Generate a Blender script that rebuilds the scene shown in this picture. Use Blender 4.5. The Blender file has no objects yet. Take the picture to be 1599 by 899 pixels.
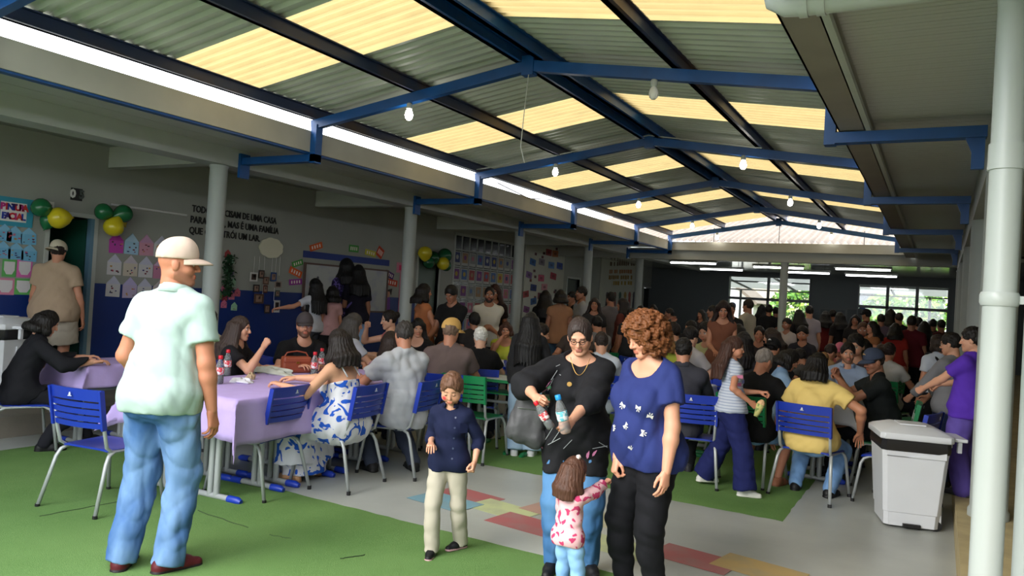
import bpy, math, random
import numpy as np
from mathutils import Vector, Matrix
random.seed(7)
SC = bpy.context.scene
COL = SC.collection

# ------------------------------------------------------------------ camera
# the photograph is 1599 x 899; hall runs along +Y, +X to the right, eye 1.6 m up
F_PX, PCX, PCY = 1200.0, 799.5, 449.5
_fw = np.array([670.0, 55.5, 1200.0]); _fw /= np.linalg.norm(_fw)
_dn = np.array([-.06, 1.0, -.0128]); _dn -= _fw * _dn.dot(_fw); _dn /= np.linalg.norm(_dn)
_rt = np.cross(_dn, _fw)
CAMPOS = np.array([0.0, 0.0, 1.6])

def ray(px, py):
    v = np.array([px - PCX, py - PCY, F_PX])
    return np.array([v @ _rt, v @ _fw, -(v @ _dn)])

def on(px, py, ax, val):
    """point where the sight line of a pixel meets the plane ax = val"""
    d = ray(px, py); i = 'XYZ'.index(ax)
    return CAMPOS + d * ((val - CAMPOS[i]) / d[i])

cam_d = bpy.data.cameras.new('camera')
cam_d.sensor_fit = 'HORIZONTAL'; cam_d.sensor_width = 36.0
cam_d.lens = F_PX / 1599.0 * 36.0
cam_d.clip_start = .05; cam_d.clip_end = 300
cam = bpy.data.objects.new('camera', cam_d); COL.objects.link(cam)
# camera axes expressed in the world
_M = np.array([_rt, _fw, -_dn])               # rows: world axes in camera (x right, y down, z forward)
R3 = np.column_stack([_M[:, 0], -_M[:, 1], -_M[:, 2]])
mw = Matrix.Identity(4)
for i in range(3):
    for j in range(3):
        mw[i][j] = R3[i, j]
    mw[i][3] = CAMPOS[i]
cam.matrix_world = mw
SC.camera = cam

# ------------------------------------------------------------------ world, sun, exposure
W = bpy.data.worlds.new('world'); SC.world = W; W.use_nodes = True
nt = W.node_tree; nt.nodes.clear()
bg = nt.nodes.new('ShaderNodeBackground'); wo = nt.nodes.new('ShaderNodeOutputWorld')
bg.inputs[0].default_value = (.90, .94, 1.0, 1); bg.inputs[1].default_value = 3.2
nt.links.new(bg.outputs[0], wo.inputs[0])
sd = bpy.data.lights.new('sun', 'SUN'); sd.energy = 2.4; sd.angle = math.radians(40); sd.color = (1, .95, .86)
sun = bpy.data.objects.new('sun', sd); COL.objects.link(sun)
sun.rotation_euler = Vector((.35, .85, -.55)).to_track_quat('-Z', 'Y').to_euler()
sun.location = (-5, -8, 14)
SC.view_settings.view_transform = 'Standard'
SC.view_settings.look = 'None'
SC.view_settings.gamma = 1.0
SC.view_settings.use_curve_mapping = False
SC.view_settings.exposure = 0.75
SC.cycles.use_denoising = True
SC.cycles.max_bounces = 7
SC.cycles.diffuse_bounces = 4
SC.cycles.transmission_bounces = 6
SC.cycles.sample_clamp_indirect = 6.0
SC.cycles.caustics_reflective = False
SC.cycles.caustics_refractive = False

# ------------------------------------------------------------------ helpers
def lin(c):
    out = []
    for v in c[:3]:
        v = v / 255.0
        out.append(v / 12.92 if v <= .04045 else ((v + .055) / 1.055) ** 2.4)
    return tuple(out) + (1.0,)

MATS = {}
def mat(name, rgb=(128, 128, 128), rough=.6, metal=0.0, var=0.0, vscale=6.0, bump=0.0, bscale=40.0,
        emit=None, estr=0.0, spec=.5, coat=0.0, stretch=None, rgb2=None, lo=.42, hi=.58, detail=3.0):
    """plain procedural material: base colour, optional second colour or value mottling by noise, noise bump"""
    if name in MATS:
        return MATS[name]
    m = bpy.data.materials.new(name); m.use_nodes = True; MATS[name] = m
    n = m.node_tree.nodes; l = m.node_tree.links
    b = n['Principled BSDF']
    b.inputs['Base Color'].default_value = lin(rgb)
    b.inputs['Roughness'].default_value = rough
    b.inputs['Metallic'].default_value = metal
    b.inputs['Specular IOR Level'].default_value = spec
    b.inputs['Coat Weight'].default_value = coat
    vec = None
    if var or rgb2 or bump:
        tc = n.new('ShaderNodeTexCoord'); mp = n.new('ShaderNodeMapping')
        l.new(tc.outputs['Object'], mp.inputs[0]); vec = mp.outputs[0]
        if stretch:
            mp.inputs['Scale'].default_value = stretch
    if var or rgb2:
        nz = n.new('ShaderNodeTexNoise'); nz.inputs['Scale'].default_value = vscale
        nz.inputs['Detail'].default_value = detail
        l.new(vec, nz.inputs['Vector'])
        mx = n.new('ShaderNodeMix'); mx.data_type = 'RGBA'
        if rgb2:
            mr = n.new('ShaderNodeMapRange'); mr.inputs[1].default_value = lo; mr.inputs[2].default_value = hi
            l.new(nz.outputs[0], mr.inputs[0]); l.new(mr.outputs[0], mx.inputs[0])
            mx.inputs[6].default_value = lin(rgb); mx.inputs[7].default_value = lin(rgb2)
        else:
            l.new(nz.outputs[0], mx.inputs[0])
            mx.inputs[6].default_value = lin([max(0, c * (1 - var)) for c in rgb])
            mx.inputs[7].default_value = lin([min(255, c * (1 + var)) for c in rgb])
        l.new(mx.outputs[2], b.inputs['Base Color'])
    if bump:
        nb = n.new('ShaderNodeTexNoise'); nb.inputs['Scale'].default_value = bscale
        nb.inputs['Detail'].default_value = 2.0
        l.new(vec, nb.inputs['Vector'])
        bp = n.new('ShaderNodeBump'); bp.inputs['Strength'].default_value = bump
        bp.inputs['Distance'].default_value = .02
        l.new(nb.outputs[0], bp.inputs['Height']); l.new(bp.outputs[0], b.inputs['Normal'])
    if emit:
        b.inputs['Emission Color'].default_value = lin(emit)
        b.inputs['Emission Strength'].default_value = estr
    return m

class MB:
    """collects faces, links them as one mesh object"""
    def __init__(s):
        s.v = []; s.f = []; s.mi = []
    def add(s, vs, fs, mi=0):
        k = len(s.v); s.v += [tuple(map(float, p)) for p in vs]
        s.f += [tuple(i + k for i in f) for f in fs]; s.mi += [mi] * len(fs)
        return s
    def box(s, lo, hi, mi=0, M=None):
        x0, y0, z0 = lo; x1, y1, z1 = hi
        vs = [(x0, y0, z0), (x1, y0, z0), (x1, y1, z0), (x0, y1, z0), (x0, y0, z1), (x1, y0, z1), (x1, y1, z1), (x0, y1, z1)]
        if M is not None:
            vs = [tuple(M @ Vector(p)) for p in vs]
        return s.add(vs, [(0, 3, 2, 1), (4, 5, 6, 7), (0, 1, 5, 4), (1, 2, 6, 5), (2, 3, 7, 6), (3, 0, 4, 7)], mi)
    def bar(s, a, b, w, h, up=(0, 0, 1), mi=0):
        """box section from a to b, w across, h along up"""
        a = Vector(a); b = Vector(b); d = (b - a).normalized(); u = Vector(up)
        sd = d.cross(u).normalized(); u = sd.cross(d).normalized()
        vs = []
        for p in (a, b):
            for i, j in ((-1, -1), (1, -1), (1, 1), (-1, 1)):
                vs.append(p + sd * (i * w / 2) + u * (j * h / 2))
        return s.add(vs, [(0, 1, 2, 3), (7, 6, 5, 4), (0, 4, 5, 1), (1, 5, 6, 2), (2, 6, 7, 3), (3, 7, 4, 0)], mi)
    def tube(s, pts, r, n=8, cap=True, mi=0):
        pts = [Vector(p) for p in pts]; k = len(pts)
        rs = r if isinstance(r, (list, tuple)) else [r] * k
        vs = []; fs = []; prev = None
        for i, p in enumerate(pts):
            d = (pts[min(i + 1, k - 1)] - pts[max(i - 1, 0)]).normalized()
            if prev is None:
                a = Vector((0, 0, 1)) if abs(d.z) < .9 else Vector((1, 0, 0))
                e1 = d.cross(a).normalized()
            else:
                e1 = (prev - d * prev.dot(d)).normalized()
            prev = e1; e2 = d.cross(e1)
            for j in range(n):
                t = 2 * math.pi * j / n
                vs.append(p + (e1 * math.cos(t) + e2 * math.sin(t)) * rs[i])
        for i in range(k - 1):
            for j in range(n):
                fs.append((i * n + j, i * n + (j + 1) % n, (i + 1) * n + (j + 1) % n, (i + 1) * n + j))
        if cap:
            fs.append(tuple(range(n - 1, -1, -1))); fs.append(tuple((k - 1) * n + j for j in range(n)))
        return s.add(vs, fs, mi)
    def lathe(s, prof, n=16, M=None, mi=0):
        vs = []; fs = []; k = len(prof)
        for r, z in prof:
            for j in range(n):
                t = 2 * math.pi * j / n
                vs.append((r * math.cos(t), r * math.sin(t), z))
        for i in range(k - 1):
            for j in range(n):
                fs.append((i * n + j, i * n + (j + 1) % n, (i + 1) * n + (j + 1) % n, (i + 1) * n + j))
        fs.append(tuple(range(n - 1, -1, -1))); fs.append(tuple((k - 1) * n + j for j in range(n)))
        if M is not None:
            vs = [tuple(M @ Vector(p)) for p in vs]
        return s.add(vs, fs, mi)
    def prism(s, poly, t, M=None, mi=0):
        """polygon in local xy, extruded from z=0 to z=t"""
        n = len(poly)
        vs = [(x, y, 0) for x, y in poly] + [(x, y, t) for x, y in poly]
        fs = [tuple(range(n - 1, -1, -1)), tuple(range(n, 2 * n))] + [(i, (i + 1) % n, n + (i + 1) % n, n + i) for i in range(n)]
        if M is not None:
            vs = [tuple(M @ Vector(p)) for p in vs]
        return s.add(vs, fs, mi)
    def grid(s, fn, nu, nv, mi=0):
        vs = [fn(i / nu, j / nv) for i in range(nu + 1) for j in range(nv + 1)]
        fs = [(i * (nv + 1) + j, (i + 1) * (nv + 1) + j, (i + 1) * (nv + 1) + j + 1, i * (nv + 1) + j + 1) for i in range(nu) for j in range(nv)]
        return s.add(vs, fs, mi)
    def build(s, name, mats, parent=None, smooth=False, bevel=0.0):
        me = bpy.data.meshes.new(name); me.from_pydata(s.v, [], s.f)
        for m in (mats if isinstance(mats, (list, tuple)) else [mats]):
            me.materials.append(m)
        if any(s.mi):
            me.polygons.foreach_set('material_index', s.mi)
        if smooth:
            me.polygons.foreach_set('use_smooth', [True] * len(me.polygons))
        o = bpy.data.objects.new(name, me); COL.objects.link(o)
        if smooth and smooth != 'all':
            try:
                me.set_sharp_from_angle(angle=math.radians(40))
            except Exception:
                pass
        if parent is not None:
            o.parent = parent
        if bevel:
            bv = o.modifiers.new('bevel', 'BEVEL'); bv.width = bevel; bv.segments = 2; bv.limit_method = 'ANGLE'
        return o

def box(name, lo, hi, m, parent=None, bevel=0.0):
    return MB().box(lo, hi).build(name, m, parent, bevel=bevel)

def empty(name, loc=(0, 0, 0), rz=0.0):
    o = bpy.data.objects.new(name, None); COL.objects.link(o)
    o.empty_display_size = .1
    o.location = tuple(map(float, loc)); o.rotation_euler = (0, 0, rz)
    return o

def tag(o, label, cat, group=None):
    o['label'] = label; o['category'] = cat
    if group:
        o['group'] = group
    return o

def struct(o):
    o['kind'] = 'structure'; return o

def copy_tree(o, parent=None):
    c = o.copy(); COL.objects.link(c); c.parent = parent
    for ch in o.children:
        copy_tree(ch, c)
    return c

def text_obj(name, body, size, M, m, parent=None, depth=.004, align='CENTER', bold=0.0, space=1.0):
    cu = bpy.data.curves.new(name, 'FONT'); cu.body = body; cu.size = size
    cu.align_x = align; cu.align_y = 'CENTER'; cu.extrude = depth; cu.offset = bold
    cu.space_line = space; cu.resolution_u = 2
    t = bpy.data.objects.new('tmp', cu); COL.objects.link(t)
    bpy.context.view_layer.update()
    me = bpy.data.meshes.new_from_object(t.evaluated_get(bpy.context.evaluated_depsgraph_get()))
    bpy.data.objects.remove(t); bpy.data.curves.remove(cu)
    me.transform(M); me.materials.clear(); me.materials.append(m); me.name = name
    o = bpy.data.objects.new(name, me); COL.objects.link(o)
    if parent is not None:
        o.parent = parent
    return o

def wall_M(y, z, rot=0.0, x=-9.3, off=.003):
    """frame on the left wall: local x along +Y of the hall, local y up, local z out of the wall (+X)"""
    c, s_ = math.cos(rot), math.sin(rot)
    return Matrix(((0, 0, 1, x + off), (c, -s_, 0, y), (s_, c, 0, z), (0, 0, 0, 1)))

ORD = ['first', 'second', 'third', 'fourth', 'fifth', 'sixth', 'seventh', 'eighth', 'ninth', 'tenth', 'eleventh', 'twelfth']
# ================================================================== the place
XW = -9.3            # left classroom wall
XC = -7.35           # line of verandah columns
XE = -6.1            # left edge of the roof over the patio
XR = -3.45           # ridge
XG = -.74            # right gutter
YT = [2.85, 6.24, 9.63, 13.02, 16.41, 18.85]   # trusses
YB = 27.0            # back wall
STEP = .2

M_conc = mat('painted_concrete', (166, 169, 164), .34, var=.16, vscale=1.3, bump=.06, bscale=18, detail=6)
M_wall = mat('wall_grey', (152, 154, 146), .7, var=.05, vscale=1.5, bump=.04, bscale=60)
M_dado = mat('dado_blue', (12, 44, 112), .45, var=.08, vscale=2)
M_trim = mat('light_grey_paint', (176, 180, 174), .55, var=.05, vscale=3)
M_soff = mat('soffit_pvc', (184, 184, 178), .4, var=.04, vscale=2)
M_slab = mat('raised_floor_concrete', (118, 112, 100), .7, var=.18, vscale=3, bump=.1, bscale=30)
M_blue = mat('blue_steel', (12, 72, 134), .38, var=.18, vscale=5)
M_purl = mat('purlin_steel', (24, 40, 74), .5, rgb2=(70, 52, 44), vscale=2.2, lo=.5, hi=.68, stretch=(1, .5, 1))
M_sheet = mat('galvanised_sheet', (196, 202, 190), .45, metal=.0, var=.10, vscale=2.0)
M_gut = mat('gutter_brown', (138, 130, 120), .5, var=.10, vscale=3)
M_fascia = mat('fascia_concrete', (168, 166, 154), .75, var=.09, vscale=2.4)
M_pvc = mat('white_pvc', (176, 182, 178), .35, var=.02, vscale=4)
M_col = mat('column_grey', (162, 168, 164), .5, var=.05, vscale=3)
M_dark = mat('dark_paint', (34, 38, 40), .6)
M_white = mat('white_paint', (220, 220, 216), .5)
M_black = mat('black_plastic', (18, 18, 20), .45)

# translucent roof sheet: light really passes through it
def translucent(name, rgb, mixf=.55):
    m = bpy.data.materials.new(name); m.use_nodes = True; n = m.node_tree.nodes; l = m.node_tree.links; n.clear()
    o = n.new('ShaderNodeOutputMaterial'); t = n.new('ShaderNodeBsdfTranslucent'); d = n.new('ShaderNodeBsdfDiffuse'); mx = n.new('ShaderNodeMixShader')
    tc = n.new('ShaderNodeTexCoord'); nz = n.new('ShaderNodeTexNoise'); nz.inputs['Scale'].default_value = 5; nz.inputs['Detail'].default_value = 5
    mp = n.new('ShaderNodeMapping'); mp.inputs['Scale'].default_value = (.6, 2.5, 1)
    c = n.new('ShaderNodeMix'); c.data_type = 'RGBA'
    c.inputs[6].default_value = lin([v * .84 for v in rgb]); c.inputs[7].default_value = lin(rgb)
    l.new(tc.outputs['Object'], mp.inputs[0]); l.new(mp.outputs[0], nz.inputs['Vector']); l.new(nz.outputs[0], c.inputs[0])
    l.new(c.outputs[2], t.inputs[0]); l.new(c.outputs[2], d.inputs[0])
    mx.inputs[0].default_value = mixf; l.new(d.outputs[0], mx.inputs[1]); l.new(t.outputs[0], mx.inputs[2]); l.new(mx.outputs[0], o.inputs[0])
    return m
M_yel = translucent('yellowed_fibreglass', (200, 176, 122), .5)

# ---- floor, raised walkways
floor = struct(box('floor', (XC - .25, -12, -.12), (.16, YB + .6, 0), M_conc))
fl = struct(box('floor_left_walkway', (XW - 3.5, -12, -.12), (XC - .25, YB + .6, STEP), M_slab))
fr = struct(box('floor_right_walkway', (.16, -12, -.12), (4.0, YB + .6, .22), mat('kerb_stone', (168, 152, 112), .8, var=.15, vscale=6, bump=.1)))
gnd = struct(box('ground', (-60, -60, -.5), (60, 110, -.13), mat('ground_earth', (120, 118, 100), .9, var=.2, vscale=.5)))

# painted squares on the concrete floor, laid flat
PAINT = [('red', (168, 96, 98), (730, 774)), ('pale green', (188, 196, 146), (785, 795)), ('red', (164, 96, 96), (822, 818)),
         ('pale yellow', (190, 186, 148), (955, 815)), ('pale green', (146, 172, 140), (958, 852)), ('red', (150, 82, 80), (1085, 872)),
         ('ochre', (186, 158, 104), (1185, 889)), ('pale blue', (120, 160, 176), (695, 783)), ('faded pink', (176, 140, 126), (872, 800))]
for nm, c, (px, py) in PAINT:
    p = on(px, py, 'Z', 0)
    m_ = mat('floor_paint_' + nm.replace(' ', '_'), c, .5, rgb2=tuple(int(.6 * a + .4 * b) for a, b in zip(c, (140, 142, 136))), vscale=5, lo=.45, hi=.7, detail=6)
    o = MB().box((-.26, -.16, 0), (.26, .16, .0015)).build('painted_square', m_, floor)
    o.location = (p[0], p[1], .0005 + .0004 * len(floor.children)); o.rotation_euler = (0, 0, math.radians(-8 + random.uniform(-3, 3)))

# ---- left wall with door and openings (boxes between openings)
DY0, DY1 = on(72, 440, 'X', XW)[1], on(141, 440, 'X', XW)[1]      # first classroom door
DZ = 2.27
D2a, D2b = on(652, 440, 'X', XW)[1], on(684, 440, 'X', XW)[1]
W2a, W2b = on(706, 440, 'X', XW)[1], on(806, 440, 'X', XW)[1]
D3a, D3b = on(886, 440, 'X', XW)[1], on(905, 440, 'X', XW)[1]
D4a, D4b = on(1006, 440, 'X', XW)[1], on(1024, 440, 'X', XW)[1]
openings = [(DY0, DY1, STEP, DZ), (D2a, D2b, STEP, 2.3), (W2a, W2b, .75, 2.95), (D3a, D3b, STEP, 2.25), (D4a, D4b, STEP, 2.25)]
wl = MB(); dd = MB(); yy = -12.0
ZT = 3.4; ZD = 1.47
def wseg(y0, y1, z0, z1):
    if y1 - y0 < .001 or z1 - z0 < .001: return
    if z0 < ZD and y0 < D2a:
        dd.box((XW - .2, y0, z0), (XW + .004, y1, min(z1, ZD)))
        if z1 > ZD: wl.box((XW - .2, y0, ZD), (XW, y1, z1))
    else:
        wl.box((XW - .2, y0, z0), (XW, y1, z1))
for (a, b, z0, z1) in openings:
    wseg(yy, a, STEP, ZT); wseg(a, b, z1, ZT); wseg(a, b, STEP, z0); yy = b
wseg(yy, YB + .5, STEP, ZT)
wall_left = struct(wl.build('wall_left', M_wall))
struct(dd.build('wall_left_dado', M_dado))
# rooms behind the openings
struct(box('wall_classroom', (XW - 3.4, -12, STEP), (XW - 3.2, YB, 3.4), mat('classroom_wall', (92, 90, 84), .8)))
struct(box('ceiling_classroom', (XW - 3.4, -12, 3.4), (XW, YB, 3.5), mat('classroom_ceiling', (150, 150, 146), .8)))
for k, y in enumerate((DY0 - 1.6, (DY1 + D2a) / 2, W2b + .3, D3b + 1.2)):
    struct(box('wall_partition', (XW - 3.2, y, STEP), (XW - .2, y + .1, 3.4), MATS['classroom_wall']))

M_door = mat('door_green', (16, 66, 54), .4, var=.08, vscale=4)
M_frame = mat('door_frame_blue', (92, 128, 150), .5)
def door_frame(name, a, b, z1, m, openang, hinge, label):
    fr_ = MB()
    fr_.box((XW - .2, a - .05, STEP), (XW + .012, a, z1 + .05)); fr_.box((XW - .2, b, STEP), (XW + .012, b + .05, z1 + .05)); fr_.box((XW - .2, a, z1), (XW + .012, b, z1 + .05))
    root = struct(fr_.build(name, M_trim))
    w = b - a - .02
    leaf = MB().box((0, 0, 0), (w, .035, z1 - STEP - .02)).box((.1, -.008, 1.0), (w - .1, 0, 1.85)).box((.1, -.008, .15), (w - .1, 0, .88)).build('door_leaf', m, root)
    kn = MB().lathe([(.012, 0), (.012, .04), (.026, .05), (.026, .07), (.01, .08)], 12, Matrix.Translation((w - .07, 0, .95)) @ Matrix.Rotation(math.pi / 2, 4, 'X')).build('handle', mat('door_metal', (150, 150, 150), .3, metal=1), leaf, True)
    leaf.location = (XW - .1, b - .01 if hinge else a + .01, STEP + .01)
    leaf.rotation_euler = (0, 0, math.radians(openang))
    return root
d1 = door_frame('door_1', DY0, DY1, DZ, M_door, 200, True, '')
MB().box((XW - .06, DY1 - .05, STEP), (XW + .015, DY1 - .002, DZ)).build('door_edge', M_frame, d1)
door_frame('door_2', D2a, D2b, 2.3, mat('door_grey_green', (92, 108, 100), .5), -90, True, '')
door_frame('door_3', D3a, D3b, 2.25, mat('door_dark', (36, 42, 40), .5), -92, True, '')
door_frame('door_4', D4a, D4b, 2.25, MATS['door_dark'], -92, True, '')
# classroom shelf glimpsed in the first doorway
sh = empty('bookshelf', (XW - 2.9, DY0 - .2, STEP))
tag(sh, 'dark shelf unit with jars inside the green classroom door', 'shelf')
MB().box((0, 0, 0), (.35, .03, 1.9)).box((0, .9, 0), (.35, .93, 1.9)).build('side_panel', mat('shelf_wood', (76, 62, 50), .6), sh)
for z in (.02, .5, .98, 1.46, 1.87):
    MB().box((0, .03, z), (.35, .9, z + .03)).build('shelf_board', MATS['shelf_wood'], sh)
for i, (nm, c) in enumerate([('red', (150, 60, 50)), ('cream', (180, 170, 150)), ('blue', (60, 80, 100)), ('green', (90, 110, 70)), ('orange', (170, 110, 50))]):
    o = MB().lathe([(.04, 0), (.045, .02), (.045, .13), (.03, .15), (.03, .18)], 12).build('jar', mat('jar_%d_%d_%d' % c, c, .4), None, True)
    o.location = (XW - 2.72, DY0 - .05 + .15 * i, STEP + (1.01 if i % 2 else 1.49))
    tag(o, 'small %s jar on the dark shelf inside the classroom' % nm, 'jar', 'jars on the classroom shelf')

# ---- verandah columns, ring beam, cross beams, ceilings
def column(x, y, z0, z1, r, label, m=None):
    o = MB().lathe([(r + .012, 0), (r + .012, .05), (r, .07), (r, z1 - z0 - .03), (r + .008, z1 - z0 - .02), (r + .008, z1 - z0)], 24).build('column', m or M_col, None, True)
    o.location = (x, y, z0); tag(o, label, 'column', 'columns of the covered patio'); return o
COLY = [on(333, 400, 'X', XC)[1], on(636, 430, 'X', XC)[1], on(808, 430, 'X', XC)[1], on(916, 450, 'X', XC)[1], on(997, 450, 'X', XC)[1]]
cl = ['round grey column in front of the wall lettering', 'round grey column beside the whiteboard', 'round grey column beside the poster covered window grille',
      'round grey column between the two white notice panels', 'slim grey column at the far end of the left verandah']
for y, t in zip(COLY, cl):
    column(XC, y, 0, 2.92, .1, t)
struct(box('beam_left', (XC - .16, -12, 2.92), (XC + .16, YB, 3.16), M_trim))
for i, y in enumerate([-.4] + COLY):
    struct(box('beam_cross', (XW, y - .09, 2.94), (XC - .16, y + .09, 3.2), M_trim))
struct(box('ceiling_left', (XW, -12, 3.2), (XC, YB, 3.32), mat('verandah_ceiling', (150, 152, 146), .6, var=.05, vscale=1)))
# soffit boards between beam and fascia
so = struct(box('ceiling_left_soffit', (XC + .16, -12, 3.14), (XE - .07, 19.0, 3.22), M_soff))
for k in range(3):
    MB().box((XC + .17 + k * .335, -12, 3.125), (XC + .17 + k * .335 + .325, 19.1, 3.14)).build('soffit_board', M_soff, so)
fa = struct(box('fascia_left', (XE - .06, -12, 3.06), (XE, 19.0, 3.29), M_fascia))
box('fascia_angle', (XE - .1, -12, 3.04), (XE - .02, 19.0, 3.06), M_blue, fa)
struct(box('roof_left', (XW - 3.6, -12, 3.33), (XC, YB, 3.37), M_sheet))
struct(box('roof_slab_edge', (XE - .6, -12, 3.24), (XE - .06, 19.0, 3.27), M_fascia))

# ---- steel trusses
RISE = .40
ZE = 3.36
def zr(x):           # centre line of the rafters
    return ZE + RISE * (1 - abs(x - XR) / (XR - XE))
XRE = XR + (XR - XE)  # mirrored right eave
for i, y in enumerate(YT):
    t = empty('steel_truss', (0, y, 0))
    tag(t, 'blue steel roof frame, %s from the front, with ties and brackets' % ORD[i], 'roof frame', 'roof frames')
    MB().bar((XE - .02, 0, ZE), (XR, 0, ZE + RISE), .07, .1).build('rafter', M_blue, t)
    MB().bar((XR, 0, ZE + RISE), (XRE, 0, ZE), .07, .1).build('rafter', M_blue, t)
    MB().box((XR - .06, -.045, ZE + RISE - .09), (XR + .06, .045, ZE + RISE + .09)).build('ridge_plate', M_blue, t)
    MB().box((XE + .002, -.05, 2.94), (XE + .08, .05, ZE)).build('post', M_blue, t)
    br = MB().box((XC + .17, -.05, 2.955), (XE + .08, .05, 3.035)).build('bracket_arm', M_blue, t)
    MB().box((XC + .161, -.07, 2.80), (XC + .2, .07, 3.08)).build('bracket_plate', M_blue, br)
    if i < 5:
        MB().box((XRE - .04, -.05, 2.90), (XRE + .04, .05, ZE + .02)).build('post', M_blue, t)
        br = MB().box((XRE + .04, -.05, 2.91), (.22, .05, 2.99)).build('bracket_arm', M_blue, t)
        MB().prism([(0, 0), (.12, 0), (.12, -.22), (.04, -.22), (.04, -.1)], .05, Matrix(((1, 0, 0, .09), (0, 0, 1, -.025), (0, 1, 0, 2.91), (0, 0, 0, 1)))).build('bracket_plate', M_blue, br)
# purlins
PUR = [(XE, 'left eave'), (-4.78, 'left slope'), (XR - .12, 'left side of the ridge'), (XR + .12, 'right side of the ridge'), (-2.05, 'right slope'), (XRE, 'right eave')]
Y0R, Y1R = 1.35, 19.05
for x, nm in PUR:
    z = zr(x) + .122
    o = MB().box((x - .025, Y0R, z - .06), (x + .025, Y1R, z + .06)).box((x - .025, Y0R, z + .05), (x + .055, Y1R, z + .06)).box((x - .025, Y0R, z - .06), (x + .055, Y1R, z - .05)).build('purlin', M_purl if 'ridge' not in nm else M_blue)
    tag(o, 'long rusty blue steel purlin along the ' + nm + ' of the roof', 'purlin', 'purlins of the patio roof')
# ---- corrugated roof sheets
roof = struct(empty('roof'))
def sheet_mesh(w, name, m):
    """one slope sheet: local x from eave (0) to ridge (1.0 of run), waves along y"""
    run = XR - XE + .1; pitch = w / round(w / .125); n = int(round(w / pitch)); ys = []
    for k in range(n):
        ys += [(k * pitch, 0), (k * pitch + .30 * pitch, 0), (k * pitch + .5 * pitch, .028), (k * pitch + .8 * pitch, .028)]
    ys.append((w, 0))
    vs = []; fs = []
    for xx in (0, run):
        for y, dz in ys:
            vs.append((xx, y, dz + xx / run * RISE * run / (XR - XE)))
    k = len(ys)
    fs = [(i, k + i, k + i + 1, i + 1) for i in range(k - 1)]
    me = bpy.data.meshes.new(name); me.from_pydata(vs, [], fs); me.materials.append(m)
    return me
me_y = sheet_mesh(.97, 'yellow_sheet', M_yel); me_g = sheet_mesh(.8067, 'grey_sheet', M_sheet)
def put_sheet(me, y, flip):
    o = bpy.data.objects.new('roof_sheet', me); COL.objects.link(o); o.parent = roof
    z = ZE + .187
    if not flip:
        o.location = (XE - .1, y, z - RISE * .1 / (XR - XE))
    else:
        o.location = (XRE + .1, y, z - RISE * .1 / (XR - XE)); o.scale = (-1, 1, 1)
y = 4.45 - 3.39 + .97
cells = []
while y < 18.9:
    cells += [(me_g, y), (me_g, y + .8067), (me_g, y + 1.6133), (me_y, y + 2.42)]
    y += 3.39
for me, y in cells:
    if y > 18.6: continue
    put_sheet(me, y, False); put_sheet(me, y, True)
MB().add([(XR - .22, Y0R, 3.955), (XR, Y0R, 4.0), (XR + .22, Y0R, 3.955), (XR - .22, Y1R, 3.955), (XR, Y1R, 4.0), (XR + .22, Y1R, 3.955)], [(0, 1, 4, 3), (1, 2, 5, 4)]).build('ridge_cap', M_sheet, roof)

# ---- right side: gutter, soffit boards, columns, downpipe
gu = MB().box((XG, 1.0, 3.0), (XG + .19, 19.0, 3.02)).box((XG, 1.0, 3.0), (XG + .012, 19.0, 3.26)).box((XG + .178, 1.0, 3.0), (XG + .19, 19.0, 3.26)).build('gutter', M_gut)
tag(gu, 'long brown metal box gutter under the right roof edge', 'gutter')
MB().box((XG + .19, 1.0, 2.99), (XG + .225, 19.0, 3.03)).build('trim_angle', M_trim, gu)
cr = struct(box('ceiling_right', (XG + .2, -6, 3.10), (4.0, YB, 3.2), M_trim))
me_b = None
for k in range(175):
    if me_b is None:
        o = MB().box((0, .004, 0), (1.0, .046, .02)).box((0, .046, .004), (1.0, .054, .02)).box((0, .054, 0), (1.0, .1, .02)).build('soffit_board', M_soff, cr); me_b = o.data
    else:
        o = bpy.data.objects.new('soffit_board', me_b); COL.objects.link(o); o.parent = cr
    o.location = (XG + .226, 1.4 + .1 * k, 3.08)
struct(box('beam_right', (.25, -6, 2.75), (.55, 19.2, 3.10), M_trim))
RC = [3.45, 6.6, 9.8, 13.2, 16.6, 19.0]
rl = ['big pale column at the right picture edge beside the white downpipe', 'pale column behind the boy in purple', 'third pale column along the right walkway', 'fourth pale column along the right walkway', 'fifth pale column along the right walkway', 'last pale column along the right walkway']
for y, t in zip(RC, rl):
    column(.42 if y < 4 else .36, y, .22, 2.75, .15 if y < 4 else .12, t)
wr = struct(box('wall_right', (2.4, -6, .22), (2.6, YB, 3.2), M_wall))
dp = empty('downpipe', (.19, 3.47, 0))
tag(dp, 'white round drain pipe rising at the right, with its run to the gutter', 'pipe')
MB().tube([(0, 0, .0), (0, 0, 2.86)], .056, 20).build('vertical_pipe', M_pvc, dp, True)
MB().lathe([(.063, 0), (.063, .10)], 20, Matrix.Translation((0, 0, 2.2))).build('coupling', M_pvc, dp, True)
MB().lathe([(.062, 0), (.067, .012), (.067, .04), (.062, .052)], 20, Matrix.Translation((0, 0, 1.68))).box((.03, -.02, 1.69), (.3, .02, 1.72)).build('pipe_clamp', M_pvc, dp, True)
hp = MB().tube([(0, 0, 2.84), (-.01, 0, 2.91), (-.05, 0, 2.94), (-.12, 0, 2.95), (-.78, 0, 2.95), (-.84, 0, 2.955), (-.885, 0, 2.98), (-.895, 0, 3.03)], .056, 20).build('horizontal_pipe', M_pvc, dp, True)
for x_ in (-.70, -.77):
    MB().tube([(x_ - .018, 0, 2.95), (x_ + .018, 0, 2.95)], .063, 20).build('coupling', M_pvc, dp, True)

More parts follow.
